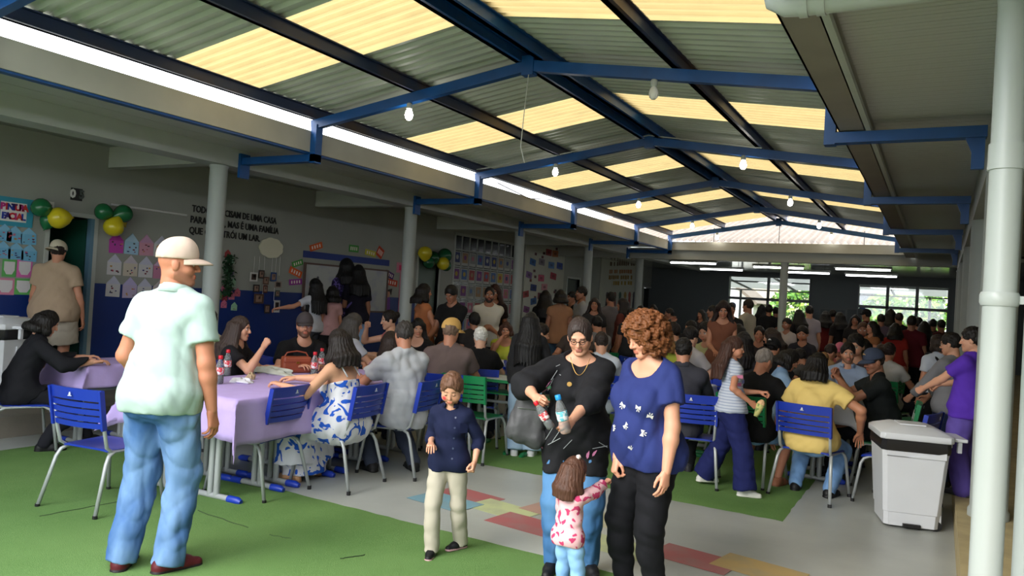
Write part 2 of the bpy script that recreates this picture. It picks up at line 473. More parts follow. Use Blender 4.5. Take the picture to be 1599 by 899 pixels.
# ---- far end: fascia, deep beam, tile roof beyond, covered hall with windows
fe = struct(box('fascia_end', (XE, 18.95, 3.06), (XG + .1, 19.05, 3.27), M_fascia))
struct(box('beam_end', (XW, 19.06, 2.83), (.3, 19.3, 3.1), M_wall))
column(-3.32, 19.18, 0, 2.83, .09, 'slim grey column standing alone at the far end of the patio')
for x in (-5.0, -3.45, -1.6):
    o = MB().tube([(x, 18.99, 3.27), (x, 18.99, zr(max(XE, min(XRE, x))) + .1)], .008, 6).build('steel_rod', M_dark, fe)
tl = struct(empty('roof_far'))
M_tile = mat('fibre_cement_tile', (118, 106, 94), .8, var=.18, vscale=5)
def tile_fn(u, v):
    w = v * 1.0; return (w, u * 6.0, u * 1.55 + .03 * math.sin(v * 2 * math.pi * 6))
o0 = MB().grid(tile_fn, 1, 48).build('roof_tile_sheet', M_tile, tl, 'all'); o0.location = (-9.6, 19.35, 3.33)
for k in range(1, 13):
    o = bpy.data.objects.new('roof_tile_sheet', o0.data); COL.objects.link(o); o.parent = tl; o.location = (-9.6 + k * .98, 19.35, 3.33 + .006 * (k % 2))
M_glossc = mat('glossy_ceiling', (176, 178, 172), .12, var=.03, vscale=1)
struct(box('ceiling', (XW, 19.3, 2.98), (4, YB, 3.06), M_glossc))
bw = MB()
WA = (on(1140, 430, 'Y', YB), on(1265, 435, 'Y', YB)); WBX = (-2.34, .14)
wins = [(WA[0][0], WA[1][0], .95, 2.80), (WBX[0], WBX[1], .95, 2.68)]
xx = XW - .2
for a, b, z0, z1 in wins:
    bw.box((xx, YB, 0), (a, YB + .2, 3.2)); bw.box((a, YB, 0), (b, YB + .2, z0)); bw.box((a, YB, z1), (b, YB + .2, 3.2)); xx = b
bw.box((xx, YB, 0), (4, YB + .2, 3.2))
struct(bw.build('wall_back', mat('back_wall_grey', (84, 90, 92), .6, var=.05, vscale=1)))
M_glass = bpy.data.materials.new('window_glass'); M_glass.use_nodes = True
_n = M_glass.node_tree.nodes; _l = M_glass.node_tree.links; _n.clear()
_o = _n.new('ShaderNodeOutputMaterial'); _t = _n.new('ShaderNodeBsdfTransparent'); _g = _n.new('ShaderNodeBsdfGlossy'); _x = _n.new('ShaderNodeMixShader')
_t.inputs[0].default_value = (.93, .95, .94, 1); _g.inputs['Roughness'].default_value = .03; _x.inputs[0].default_value = .07
_l.new(_t.outputs[0], _x.inputs[1]); _l.new(_g.outputs[0], _x.inputs[2]); _l.new(_x.outputs[0], _o.inputs[0])
M_alu = mat('window_frame_grey', (96, 100, 104), .5)
for i, (a, b, z0, z1) in enumerate(wins):
    r_ = struct(MB().box((a - .04, YB - .04, z0 - .04), (b + .04, YB + .02, z0)).box((a - .04, YB - .04, z1), (b + .04, YB + .02, z1 + .04)).box((a - .04, YB - .04, z0), (a, YB + .02, z1)).box((b, YB - .04, z0), (b + .04, YB + .02, z1)).build('window_%d' % (i + 1), M_alu))
    nb = 2 if i == 0 else 3; zt = 2.06 if i == 0 else 2.0
    MB().box((a, YB - .03, zt - .045), (b, YB + .02, zt + .045)).build('transom', M_alu, r_)
    for k in range(1, nb):
        xk = a + (b - a) * k / nb; MB().box((xk - .045, YB - .03, z0), (xk + .045, YB + .02, z1)).build('mullion', M_alu, r_)
    for k in range(nb):
        xa = a + (b - a) * k / nb + .03; xb = a + (b - a) * (k + 1) / nb - .03
        MB().box((xa, YB - .005, zt + .04), (xb, YB, z1)).build('pane', M_glass, r_)
        MB().box((xa, YB - .005, z0), (xb, YB, zt - .04)).build('pane', M_glass, r_)
# round blue stickers on the panes
for a, z, nm in ((wins[0][0] + .14, 1.78, 'left'), (wins[1][0] + .12, 1.85, 'right')):
    o = MB().lathe([(.13, 0), (.13, .004)], 20, Matrix.Translation((a, YB - .011, z)) @ Matrix.Rotation(math.pi / 2, 4, 'X')).build('window_sticker', mat('sticker_blue', (30, 70, 130), .5))
    tag(o, 'round blue sticker on the %s far window pane' % nm, 'sticker')
# fluorescent battens under the far ceiling
M_tube = mat('lit_tube', (255, 255, 255), .4, emit=(250, 252, 255), estr=7)
FL = [(1082, 411, 20.6), (1126, 421, 22.8), (1215, 418, 20.9), (1258, 426, 22.8), (1347, 421, 20.9), (1360, 431, 22.8)]
fn = ['left front', 'left rear', 'middle front', 'middle rear', 'right front', 'right rear']
for (px, py, Y), nm in zip(FL, fn):
    p = on(px, py, 'Y', Y)
    t = empty('fluorescent_light', (p[0], Y, 2.98)); tag(t, 'lit fluorescent batten under the far ceiling, ' + nm, 'lamp', 'fluorescent lights of the far hall')
    dz = min(-.06, p[2] - 2.98)
    MB().box((-.65, -.05, dz + .03), (.65, .05, dz + .07)).add([(-.65, -.1, dz + .04), (.65, -.1, dz + .04), (.65, 0, dz + .09), (-.65, 0, dz + .09), (-.65, .1, dz + .04), (.65, .1, dz + .04)], [(0, 1, 2, 3), (3, 2, 5, 4)]).build('fixture', M_white, t)
    for x in (-.5, .5): MB().tube([(x, 0, dz + .06), (x, 0, 0)], .008, 6).build('hanger', M_dark, t)
    MB().tube([(-.62, 0, dz), (.62, 0, dz)], .018, 8).build('tube', M_tube, t, True)

# ---- outdoors behind the windows
can = empty('canopy', (0, 0, 0)); tag(can, 'pale lean-to canopy with dark ribs outside the far windows', 'canopy')
MB().add([(-8, YB + .3, 2.95), (3, YB + .3, 2.95), (3, 33, 2.6), (-8, 33, 2.6), (-8, YB + .3, 3.0), (3, YB + .3, 3.0), (3, 33, 2.65), (-8, 33, 2.65)], [(0, 1, 2, 3), (7, 6, 5, 4), (0, 4, 5, 1), (1, 5, 6, 2), (2, 6, 7, 3), (3, 7, 4, 0)]).build('canopy_sheet', translucent('canopy_white', (226, 228, 226), .5), can)
for x in (-7, -5.2, -3.4, -1.6, .2): MB().bar((x, YB + .4, 2.9), (x, 33, 2.55), .06, .06).build('canopy_rib', M_dark, can)
for y, z in ((29.5, 2.77), (33, 2.56)): MB().box((-8, y, z - .05), (3, y + .06, z)).build('canopy_rail', M_dark, can)
for x in (-7.4, -.4): MB().tube([(x, 32.9, -.13), (x, 32.9, 2.55)], .05, 8).build('canopy_post', M_dark, can)
bld = empty('house', (-6.5, 44, -.13)); tag(bld, 'cream house with small windows beyond the far windows', 'building')
MB().box((-6, 0, 0), (6.2, 6, 4.6)).build('wall', mat('cream_render', (206, 194, 168), .8, var=.06, vscale=1), bld)
for x, z in ((3.0, 3.4), (4.4, 3.4), (3.6, 1.2), (.4, 3.2), (-3, 1.4)):
    w_ = MB().box((x - .35, -.06, z), (x + .35, .02, z + .8)).build('window', M_alu, bld); MB().box((x - .28, -.075, z + .07), (x + .28, -.06, z + .73)).build('pane', M_dark, w_)
MB().add([(-6.4, -.4, 4.6), (6.6, -.4, 4.6), (6.6, 3, 6.0), (-6.4, 3, 6.0), (-6.4, 6.4, 4.6), (6.6, 6.4, 4.6)], [(0, 1, 2, 3), (3, 2, 5, 4), (0, 3, 4), (1, 5, 2)]).build('roof', M_tile, bld)
sw = empty('shed', (-9.5, 36, -.13)); tag(sw, 'white gabled shed seen through the left far window', 'shed')
MB().prism([(-2.2, 0), (2.0, 0), (2.0, 2.2), (-.2, 4.0), (-2.2, 4.0)], 3, Matrix(((1, 0, 0, 0), (0, 0, 1, 0), (0, 1, 0, 0), (0, 0, 0, 1)))).build('wall', M_white, sw)
MB().bar((-.3, 1.4, 4.1), (2.2, 1.4, 2.1), 3.4, .12, (0, 0, 1)).build('roof', M_tile, sw)
M_leaf = [mat('leaf_a', (96, 148, 52), .6), mat('leaf_b', (140, 176, 62), .6), mat('leaf_c', (58, 104, 40), .6)]
M_bark = mat('bark', (84, 66, 50), .9, bump=.3, bscale=30)
def bush(name, x, y, h, rx, n, label, seed, trunk=True):
    rnd = np.random.RandomState(seed); t = empty(name, (x, y, -.13)); tag(t, label, 'tree', 'trees outside the far windows')
    if trunk:
        MB().tube([(0, 0, 0), (.05, 0, h * .3), (0, .05, h * .6)], [.13, .1, .05], 8).build('trunk', M_bark, t, True)
    for mi in range(3):
        g = MB(); k = n // 3
        u = rnd.normal(size=(k, 3)); u /= np.linalg.norm(u, axis=1)[:, None]
        c = u * np.array([rx, rx, h * .42]) * (rnd.uniform(.45, 1, (k, 1)) ** .5) * (1 + .18 * np.sin(u[:, :1] * 9 + u[:, 1:2] * 7)) + np.array([0, 0, h * .58])
        for q in c:
            a = rnd.normal(size=3); a /= np.linalg.norm(a); b = np.cross(a, rnd.normal(size=3)); b /= np.linalg.norm(b); s_ = rnd.uniform(.10, .2)
            g.add([q - a * s_, q + b * s_ * .45, q + a * s_, q - b * s_ * .45], [(0, 1, 2, 3)])
        g.build('foliage', M_leaf[mi], t)
bush('tree', -5.3, 37, 3.3, 1.6, 1800, 'bright green tree behind the left far window', 1)
bush('tree', -1.2, 38, 3.4, 1.9, 2100, 'leafy tree filling the middle of the right far window', 2)
bush('tree', 1.9, 35.4, 3.3, 1.5, 1800, 'yellow green tree at the right end of the far window', 3)
bush('tree', -9, 58, 6.8, 3.5, 1800, 'distant tree rising above the white shed', 4)
bush('tree', 3.5, 43, 5.0, 2.5, 1800, 'darker tree behind the right far window edge', 5)
gt = empty('hut', (-2.9, 41.2, -.13)); tag(gt, 'grey block with pale door outside the right far window', 'hut')
MB().box((-1.2, 0, 0), (.7, 1.6, 3.0)).build('wall', mat('hut_grey', (96, 100, 108), .7), gt)
MB().box((-.4, -.05, 0), (.3, 0, 1.9)).build('door', M_alu, gt)
MB().box((-1.3, -.1, 3.0), (.8, 1.7, 3.1)).build('roof', M_tile, gt)

# ---- hanging bulbs
M_bulb = mat('lit_bulb', (255, 255, 255), .4, emit=(255, 250, 240), estr=22)
BL = [(-4.8, 1), (-4.8, 2), (-4.8, 3), (-4.8, 4), (-2.22, 1), (-2.22, 2), (-2.22, 3), (-2.22, 4), (-4.88, 5), (-2.28, 5)]
for x, i in BL:
    z = zr(x) - .05
    t = empty('light_bulb', (x, YT[i] - .02, z)); tag(t, 'white bulb under the %s half of the %s blue roof frame' % ('left' if x < XR else 'right', ORD[i]), 'lamp', 'bulbs under the patio roof')
    MB().lathe([(.022, 0), (.03, -.01), (.03, -.055), (.024, -.06)][::-1], 12).build('socket', M_pvc, t, True)
    lit = not (i == 1 and x > XR)
    MB().lathe([(.018, -.06), (.034, -.085), (.042, -.12), (.036, -.15), (.018, -.17), (.002, -.172)][::-1], 14).build('bulb', M_bulb if lit else M_white, t, True)
# cables
def cable(pts, r, label, m=M_pvc):
    o = MB().tube(pts, r, 6).build('cable', m, None, True); tag(o, label, 'cable'); return o
cable([(XR + .02, 6.2, 3.7), (XR + .0, 6.19, 3.3), (XR - .02, 6.2, 3.0), (XR + .03, 6.2, 2.85)], .004, 'thin white wire dangling from the ridge of the second frame')
cable([(XE - .02, YT[2] - .06, 3.45), (-5, YT[2] - .06, zr(-5) + .06), (XR, YT[2] - .06, ZE + RISE + .07), (-2, YT[2] - .06, zr(-2) + .06)], .008, 'pale cable running along the third roof frame')
cable([(XE + .02, 10.2, 3.36), (XE + .05, 11.2, 3.26), (XE + .02, 12.2, 3.38)], .008, 'slack dark cable hanging along the left eave', M_black)
# ================================================================== carpets
def turf_mat(name, rgb, rgb2):
    m = bpy.data.materials.new(name); m.use_nodes = True; n = m.node_tree.nodes; l = m.node_tree.links; b = n['Principled BSDF']
    b.inputs['Roughness'].default_value = .95; b.inputs['Specular IOR Level'].default_value = .1
    tc = n.new('ShaderNodeTexCoord'); n1 = n.new('ShaderNodeTexNoise'); n1.inputs['Scale'].default_value = 240; n1.inputs['Detail'].default_value = 2
    n2 = n.new('ShaderNodeTexNoise'); n2.inputs['Scale'].default_value = 1.1; n2.inputs['Detail'].default_value = 5
    for q in (n1, n2): l.new(tc.outputs['Object'], q.inputs['Vector'])
    a = n.new('ShaderNodeMath'); a.operation = 'MULTIPLY_ADD'; a.inputs[1].default_value = .55; l.new(n1.outputs[0], a.inputs[0])
    s2 = n.new('ShaderNodeMath'); s2.operation = 'MULTIPLY'; s2.inputs[1].default_value = .45; l.new(n2.outputs[0], s2.inputs[0]); l.new(s2.outputs[0], a.inputs[2])
    r = n.new('ShaderNodeMapRange'); r.inputs[1].default_value = .3; r.inputs[2].default_value = .7; l.new(a.outputs[0], r.inputs[0])
    mx = n.new('ShaderNodeMix'); mx.data_type = 'RGBA'; mx.inputs[6].default_value = lin(rgb); mx.inputs[7].default_value = lin(rgb2)
    l.new(r.outputs[0], mx.inputs[0]); l.new(mx.outputs[2], b.inputs['Base Color'])
    bp = n.new('ShaderNodeBump'); bp.inputs['Strength'].default_value = .9; bp.inputs['Distance'].default_value = .01
    l.new(n1.outputs[0], bp.inputs['Height']); l.new(bp.outputs[0], b.inputs['Normal'])
    return m
M_turf = turf_mat('artificial_turf', (84, 122, 64), (128, 162, 98))
def carpet(x0, x1, y0, y1, label, skew=0.0):
    g = MB(); n = 40; nx = 60; rnd = random.Random(3); vs = []; fs = []
    for i in range(nx + 1):
        for j in range(n + 1):
            u, v = i / nx, j / n
            x = x0 + (x1 - x0) * u; y = y0 + (y1 - y0) * v + skew * (u - .5)
            e = min(u * (x1 - x0), (1 - u) * (x1 - x0), v * (y1 - y0), (1 - v) * (y1 - y0))
            z = .011 + .003 * math.sin(x * 3.1 + y) * math.sin(y * 2.3 - x)
            if e < 1e-6:
                x += rnd.uniform(-.008, .008); y += rnd.uniform(-.008, .008); z = .001
            vs.append((x, y, z))
    fs = [(i * (n + 1) + j, (i + 1) * (n + 1) + j, (i + 1) * (n + 1) + j + 1, i * (n + 1) + j + 1) for i in range(nx) for j in range(n)]
    o = g.add(vs, fs).build('turf_carpet', M_turf, None, 'all'); return tag(o, label, 'carpet')
cp_ = carpet(-7.12, -1.0, -5, 4.40, 'large bright green turf carpet across the left foreground', skew=-.12)
M_seam = mat('turf_seam', (44, 62, 36), .95)
for a_, b_ in (((60, 806), (190, 782)), ((308, 797), (388, 824)), ((530, 872), (570, 866)), ((420, 835), (455, 841))):
    a_, b_ = on(*a_, 'Z', .012), on(*b_, 'Z', .012); pts = []
    for i in range(9):
        t = i / 8; pts.append((a_[0] + (b_[0] - a_[0]) * t + .006 * math.sin(i * 2.1), a_[1] + (b_[1] - a_[1]) * t + .006 * math.cos(i * 1.7), .0125))
    MB().tube(pts, .003, 5).build('seam', M_seam, cp_, True)
carpet(-4.35, -1.0, 6.30, 10.8, 'green turf rug under the tables on the right', skew=-.05)

# ================================================================== school chairs
M_tubeg = mat('grey_tube', (168, 172, 172), .35, metal=.2)
def chair_proto(name, label, rgb, key):
    root = empty(name); tag(root, label, 'chair', 'school chairs')
    mp = mat('chair_plastic_' + key, rgb, .35); mr = M_tubeg
    # seat shell
    g = MB()
    def seat(u, v, dz=0.0):
        x = (u - .5) * .41 * (1 - .10 * (1 - v)); y = -.19 + v * .39
        e = max(0, abs(u - .5) * 2 - .75) / .25; ee = max(0, abs(v - .5) * 2 - .8) / .2
        z = .455 - .018 * math.sin(math.pi * u) * math.sin(math.pi * min(1, v * 1.15)) - .02 * max(0, v - .85) / .15 - .006 * e * e
        x *= 1 - .06 * ee * ee * abs(u - .5) * 2
        return (x, y, z + dz)
    g.grid(lambda u, v: seat(u, v), 12, 10); g.grid(lambda u, v: seat(1 - u, v, -.014), 12, 10)
    for (a, b) in ((0, 0), (0, 1)):
        pass
    rim = []
    N = 12
    path = [(i / N, 0) for i in range(N)] + [(1, j / N) for j in range(N)] + [(1 - i / N, 1) for i in range(N)] + [(0, 1 - j / N) for j in range(N)]
    vs = [seat(u, v) for u, v in path] + [seat(u, v, -.014) for u, v in path]; k = len(path)
    g.add(vs, [(i, (i + 1) % k, k + (i + 1) % k, k + i) for i in range(k)])
    g.build('seat', mp, root, 'all')
    # backrest: curved rails
    def rail(z0, z1, w, th, name_, par, yo=0.0):
        q = MB(); n = 10; vs = []
        for i in range(n + 1):
            t = i / n * 2 - 1; x = t * w / 2; yb = -.235 - .03 * (1 - t * t)
            for (dy, z) in ((0, z0), (-th, z0), (-th, z1), (0, z1)):
                vs.append((x, yb + dy + yo - .16 * (z - .62), z))
        fs = [(i * 4 + j, i * 4 + (j + 1) % 4, (i + 1) * 4 + (j + 1) % 4, (i + 1) * 4 + j) for i in range(n) for j in range(4)] + [(3, 2, 1, 0), tuple(n * 4 + j for j in range(4))]
        return q.add(vs, fs).build(name_, mp, par, True)
    bk = rail(.80, .882, .415, .018, 'top_rail', root, .006)
    for z in (.606, .654, .702, .750):
        rail(z, z + .037, .40, .020, 'slat', root, .008)
    for s_ in (-1, 1):
        q = MB(); q.bar((s_ * .203, -.245, .60), (s_ * .205, -.287, .878), .016, .034, (0, 1, 0)); q.build('backrest_edge', mp, root)
    q = MB(); n = 8
    for dx, dz, r_ in ((0, 0, .008), (.0, .010, .005)):
        q.lathe([(r_, 0), (r_, .002)], 10, Matrix.Translation((dx, -.327, .842 + dz)) @ Matrix.Rotation(math.pi / 2 + .15, 4, 'X'))
    q.box((-.014, -.329, .828), (.014, -.325, .833)); q.build('emblem', mat('emblem_white', (205, 208, 214), .5), bk)
    # tubular frames
    for s_ in (-1, 1):
        x = s_ * .185; f_ = s_ * .235
        pts = [(f_, -.30, .012), (x + s_ * .02, -.215, .36), (x + s_ * .012, -.19, .41), (x, -.14, .432), (x, .05, .432), (x, .13, .43), (x + s_ * .01, .175, .405), (x + s_ * .02, .195, .36), (f_, .235, .012)]
        fr_ = MB().tube(pts, .0125, 10).build('leg_frame', mr, root, 'all')
        for p in (pts[0], pts[-1]):
            MB().tube([(p[0], p[1], 0), (p[0], p[1], .03)], .015, 10).build('foot_cap', M_black, fr_)
        MB().tube([(x, -.05, .432), (x, -.16, .436), (s_ * .192, -.205, .47), (s_ * .195, -.235, .60), (s_ * .195, -.262, .78)], .0115, 10).build('back_post', mr, root, 'all')
    MB().tube([(-.185, .1, .428), (.185, .1, .428)], .011, 8).tube([(-.185, -.12, .428), (.185, -.12, .428)], .011, 8).build('crossbar', mr, root)
    return root
chairB = chair_proto('school_chair', 'blue plastic school chair', (26, 52, 156), 'blue')
chairG = chair_proto('school_chair', 'green plastic school chair', (18, 122, 70), 'green')
_used = {'b': False, 'g': False}
def chair(x, y, yaw, label, kind='b', z=0.0):
    """yaw in degrees: 0 faces +Y, 90 faces -X"""
    src = chairB if kind == 'b' else chairG
    if _used[kind]:
        o = copy_tree(src)
    else:
        o = src; _used[kind] = True
    o.location = (x, y, z); o.rotation_euler = (0, 0, math.radians(yaw)); o['label'] = label; o.scale = (1.12, 1.05, .945)
    return o

# ================================================================== desks
M_lam = mat('desk_laminate', (196, 200, 196), .35, var=.03, vscale=4)
def desk_proto(name, rgb, key, label):
    root = empty(name); tag(root, label, 'table', 'school desks')
    mp = mat('desk_plastic_' + key, rgb, .4)
    MB().box((-.29, -.24, .735), (.29, .24, .755)).build('tabletop', M_lam, root, bevel=.006)
    MB().box((-.30, -.25, .728), (.30, -.24, .757)).box((-.30, .24, .728), (.30, .25, .757)).box((-.30, -.24, .728), (-.29, .24, .757)).box((.29, -.24, .728), (.30, .24, .757)).build('edge_band', mp, root)
    for s_ in (-1, 1):
        MB().tube([(s_ * .22, -.03, .03), (s_ * .22, -.03, .72)], .024, 10).build('leg', M_tubeg, root, True)
        MB().tube([(s_ * .22, .03, .03), (s_ * .22, .03, .72)], .024, 10).build('leg', M_tubeg, root, True)
        ft = MB().tube([(s_ * .22, -.22, .028), (s_ * .22, .22, .028)], .022, 10).build('foot_bar', M_tubeg, root, True)
        for e in (-1, 1):
            MB().tube([(s_ * .22, e * .15, .026), (s_ * .22, e * .24, .026), (s_ * .22, e * .27, .020)], [.028, .028, .018], 10).build('foot_cap', mp, ft, True)
        MB().tube([(s_ * .22, -.2, .715), (s_ * .22, .2, .715)], .015, 8).build('top_bar', M_tubeg, root, True)
    MB().tube([(-.22, 0, .5), (.22, 0, .5)], .016, 8).build('stretcher', M_tubeg, root, True)
    MB().box((-.2, -.18, .60), (.2, .18, .612)).build('book_tray', mp, root)
    return root
deskB = desk_proto('school_desk', (24, 56, 170), 'blue', 'desk')
deskG = desk_proto('school_desk', (16, 110, 62), 'green', 'desk')
_usedd = {'b': False, 'g': False}
def desk(x, y, yaw, label, kind='b'):
    src = deskB if kind == 'b' else deskG
    if _usedd[kind]:
        o = copy_tree(src)
    else:
        o = src; _usedd[kind] = True
    o.location = (x, y, 0); o.rotation_euler = (0, 0, math.radians(yaw)); o['label'] = label
    return o
# front lilac table: two rows of desks, table line turned a little
TA = math.radians(4)
def trot(cx, cy, dx, dy, a=TA):
    return cx + dx * math.cos(a) - dy * math.sin(a), cy + dx * math.sin(a) + dy * math.cos(a)
T2 = (-4.92, 5.02)
for r_ in range(2):
    for k in range(4):
        x, y = trot(*T2, (-.26, .26)[r_], -.92 + .615 * k)
        desk(x, y, 90 + 4, 'desk under the front lilac cloth, %s of the %s row' % (ORD[k], ('far', 'near')[r_]))
T1 = (-6.93, 5.15)
for k in range(3):
    desk(T1[0] + .0, T1[1] - .62 + .62 * k, 90, 'desk under the lilac cloth at far left, %s from the front' % ORD[k])
# green desk near the boy, white topped rows behind
desk(-4.02, 7.05, 4, 'green edged desk with pale top behind the boy in navy', 'g')
desk(-3.40, 7.09, 4, 'green edged desk beside the long haired woman', 'g')
for k in range(2):
    desk(-2.45, 8.05 + .62 * k, 90, 'school desk under the middle pale cloth, %s' % ('front', 'rear')[k], 'g')
    desk(-1.0, 8.28 + .62 * k, 90, 'school desk under the right pale cloth, %s' % ('front', 'rear')[k])
    desk(-4.95, 8.0 + .62 * k, 60, 'school desk under the left rear pale cloth, %s' % ('front', 'rear')[k])

# ---- table cloths
M_lilac = mat('lilac_fabric', (182, 160, 216), .8, var=.04, vscale=8, bump=.25, bscale=10)
def cloth(cx, cy, hx, hy, ang, drops, label, seed, m=None, z0=.762):
    """drops: overhang on -x, +x, -y, +y sides"""
    rnd = random.Random(seed); nx, ny = 48, 60
    X0, X1, Y0, Y1 = -hx - drops[0], hx + drops[1], -hy - drops[2], hy + drops[3]
    ph = [rnd.uniform(0, 6.28) for _ in range(6)]; ca, sa = math.cos(ang), math.sin(ang)
    def fn(u, v):
        a = X0 + (X1 - X0) * u; b = Y0 + (Y1 - Y0) * v
        ox = max(0, abs(a) - hx); oy = max(0, abs(b) - hy); sx = 1 if a > 0 else -1; sy = 1 if b > 0 else -1
        x = max(-hx, min(hx, a)); y = max(-hy, min(hy, b)); z = z0 + .002 * math.sin(a * 9 + ph[0]) * math.sin(b * 7 + ph[1])
        d = max(ox, oy) + .25 * min(ox, oy)
        rr = .02
        if d > 0:
            z = z0 - max(0, d - rr) ; fl = min(1, d / .25)
            w = .018 * fl * math.sin(b * 14 + ph[2]) + .012 * fl * math.sin(b * 23 + ph[3])
            w2 = .018 * fl * math.sin(a * 13 + ph[4]) + .012 * fl * math.sin(a * 25 + ph[5])
            if ox > 0: x += sx * (rr * min(1, ox / rr) + .10 * d * .6 + w * (1 if oy == 0 else .3) + .45 * min(ox, oy))
            if oy > 0: y += sy * (rr * min(1, oy / rr) + .10 * d * .6 + w2 * (1 if ox == 0 else .3) + .45 * min(ox, oy))
        return (cx + x * ca - y * sa, cy + x * sa + y * ca, z)
    o = MB().grid(fn, nx, ny).build('tablecloth', m or M_lilac, None, 'all')
    sol = o.modifiers.new('solid', 'SOLIDIFY'); sol.thickness = .004; sol.offset = 1
    return tag(o, label, 'tablecloth')
cloth(T2[0], T2[1], .53, 1.25, TA, (.28, .34, .30, .25), 'lilac cloth draped over the front table with pointed hanging corner', 4)
cloth(T1[0], T1[1], .27, .95, 0, (.24, .22, .24, .24), 'lilac cloth on the far left table beside the woman in black', 9)
M_wcloth = mat('white_table_paper', (196, 196, 202), .7, var=.03, vscale=6, bump=.2, bscale=12)
cloth(-1.0, 8.59, .27, .62, 0, (.2, .2, .2, .2), 'pale cloth on the table in front of the yellow shirt', 14, M_wcloth)
cloth(-2.45, 8.36, .27, .62, 0, (.2, .2, .2, .2), 'pale cloth on the middle table behind the two women', 15, M_wcloth)
cloth(-4.95, 8.31, .3, .62, 0, (.2, .2, .2, .2), 'pale cloth on the left rear table behind the capped man', 16, M_wcloth)

# ---- chairs in view
chair(-4.56, 4.27, 97, 'empty blue school chair at the near corner of the front lilac table')
chair(-4.28, 4.86, 97, 'blue school chair under the woman in the white and blue dress')
chair(-4.18, 5.55, 100, 'blue school chair under the man in the light grey shirt')
chair(-5.02, 3.36, 8, 'empty blue school chair behind the man in the mint polo')
chair(-7.04, 3.85, -20, 'blue school chair at far left under the woman in black')
chair(-6.25, 5.15, 92, 'blue school chair of the tattooed man behind the mint polo')
chair(-5.75, 4.98, -84, 'blue school chair under the woman in the black shirt')
chair(-5.72, 5.72, -88, 'blue school chair under the bearded man in the dark cap')
chair(-6.1, 6.15, -20, 'spare blue school chair beyond the far lilac table')
chair(-4.25, 6.42, 30, 'blue school chair under the man in the beige cap')
chair(-3.45, 7.72, 178, 'empty green school chair across the green desk', 'g')
chair(-4.0, 6.55, 5, 'green school chair tucked under the green desk', 'g')
chair(-1.98, 7.12, 12, 'blue school chair behind the woman in blue, under the dark grey shirt')
chair(-.95, 7.36, -10, 'blue school chair under the woman in the yellow shirt')
chair(-1.52, 7.55, -12, 'green school chair under the man with short grey hair', 'g')
chair(-.45, 8.35, 92, 'green school chair under the man in the dark cap at right', 'g')
chair(-.3, 7.6, 75, 'blue school chair between the yellow shirt and the white bin')
chair(-.2, 10.6, 60, 'green chair standing alone by the right walkway', 'g')

# ---- white bins
M_bin = mat('bin_white', (206, 208, 212), .42, var=.02, vscale=5)
M_bag = mat('bin_bag', (30, 30, 32), .25)
def bin_(x, y, yaw, label, z=0.0, s=1.0):
    t = empty('waste_bin', (x, y, z)); t.rotation_euler = (0, 0, math.radians(yaw)); t.scale = (s, s, s); tag(t, label, 'bin')
    def ring(hx, hy, z_, c=.03):
        return [(hx - c, -hy, z_), (hx, -hy + c, z_), (hx, hy - c, z_), (hx - c, hy, z_), (-hx + c, hy, z_), (-hx, hy - c, z_), (-hx, -hy + c, z_), (-hx + c, -hy, z_)]
    def loft(rings, cap=True):
        vs = [p for r_ in rings for p in r_]; n = 8; fs = []
        for i in range(len(rings) - 1):
            for j in range(n): fs.append((i * n + j, i * n + (j + 1) % n, (i + 1) * n + (j + 1) % n, (i + 1) * n + j))
        fs.append(tuple(range(n - 1, -1, -1)))
        if cap: fs.append(tuple((len(rings) - 1) * n + j for j in range(n)))
        return MB().add(vs, fs)
    b = loft([ring(.185, .20, .02), ring(.19, .205, .14), ring(.196, .211, .141), ring(.225, .245, .66), ring(.23, .25, .70)]).build('body', M_bin, t, True, bevel=.006)
    MB().box((.206, -.06, .2), (.232, .06, .62)).box((.19, -.16, .02), (.208, -.11, .62)).build('side_rib', M_bin, b)
    MB().prism([(-.2, 0), (.2, 0), (.2, .06), (.1, .03), (-.05, .0)], .012, Matrix(((1, 0, 0, 0), (0, 0, 1, -.256), (0, 1, 0, .645), (0, 0, 0, 1)))).build('rim', M_bin, b)
    g = loft([ring(.232, .252, .69), ring(.236, .256, .72), ring(.232, .252, .80)]).build('bag', M_bag, t, True)
    l_ = loft([ring(.245, .265, .79), ring(.25, .27, .80), ring(.25, .27, .845), ring(.225, .245, .865), ring(.15, .17, .90), ring(.14, .16, .905)]).build('lid', M_bin, t, True, bevel=.004)
    MB().box((-.09, -.1, .905), (.09, .1, .915)).build('lid_panel', M_bin, l_)
    MB().box((.24, -.16, .80), (.36, .16, .83)).box((.3, -.14, .70), (.33, -.1, .80)).box((.3, .1, .70), (.33, .14, .80)).build('hinge_handle', M_bin, t, bevel=.006)
    for yy_ in (-.15, .15): MB().lathe([(.045, -.02), (.045, .02)], 14, Matrix.Translation((.17, yy_, .045)) @ Matrix.Rotation(math.pi / 2, 4, 'X')).build('wheel', M_black, t, True)
    MB().box((-.06, -.225, .02), (.06, -.195, .05)).build('pedal', M_black, t)
    return t
bin_(-.18, 6.95, 14, 'white plastic pedal bin with black bag at right front').scale = (1.04, 1.04, .87)
b2 = bin_(-8.25, 4.28, 20, 'white lidded bin with blue label against the left wall', STEP)
MB().box((-.13, -.262, .38), (.13, -.235, .6)).build('label', mat('bin_label', (96, 170, 206), .5, rgb2=(220, 230, 235), vscale=30, lo=.5, hi=.55), b2)

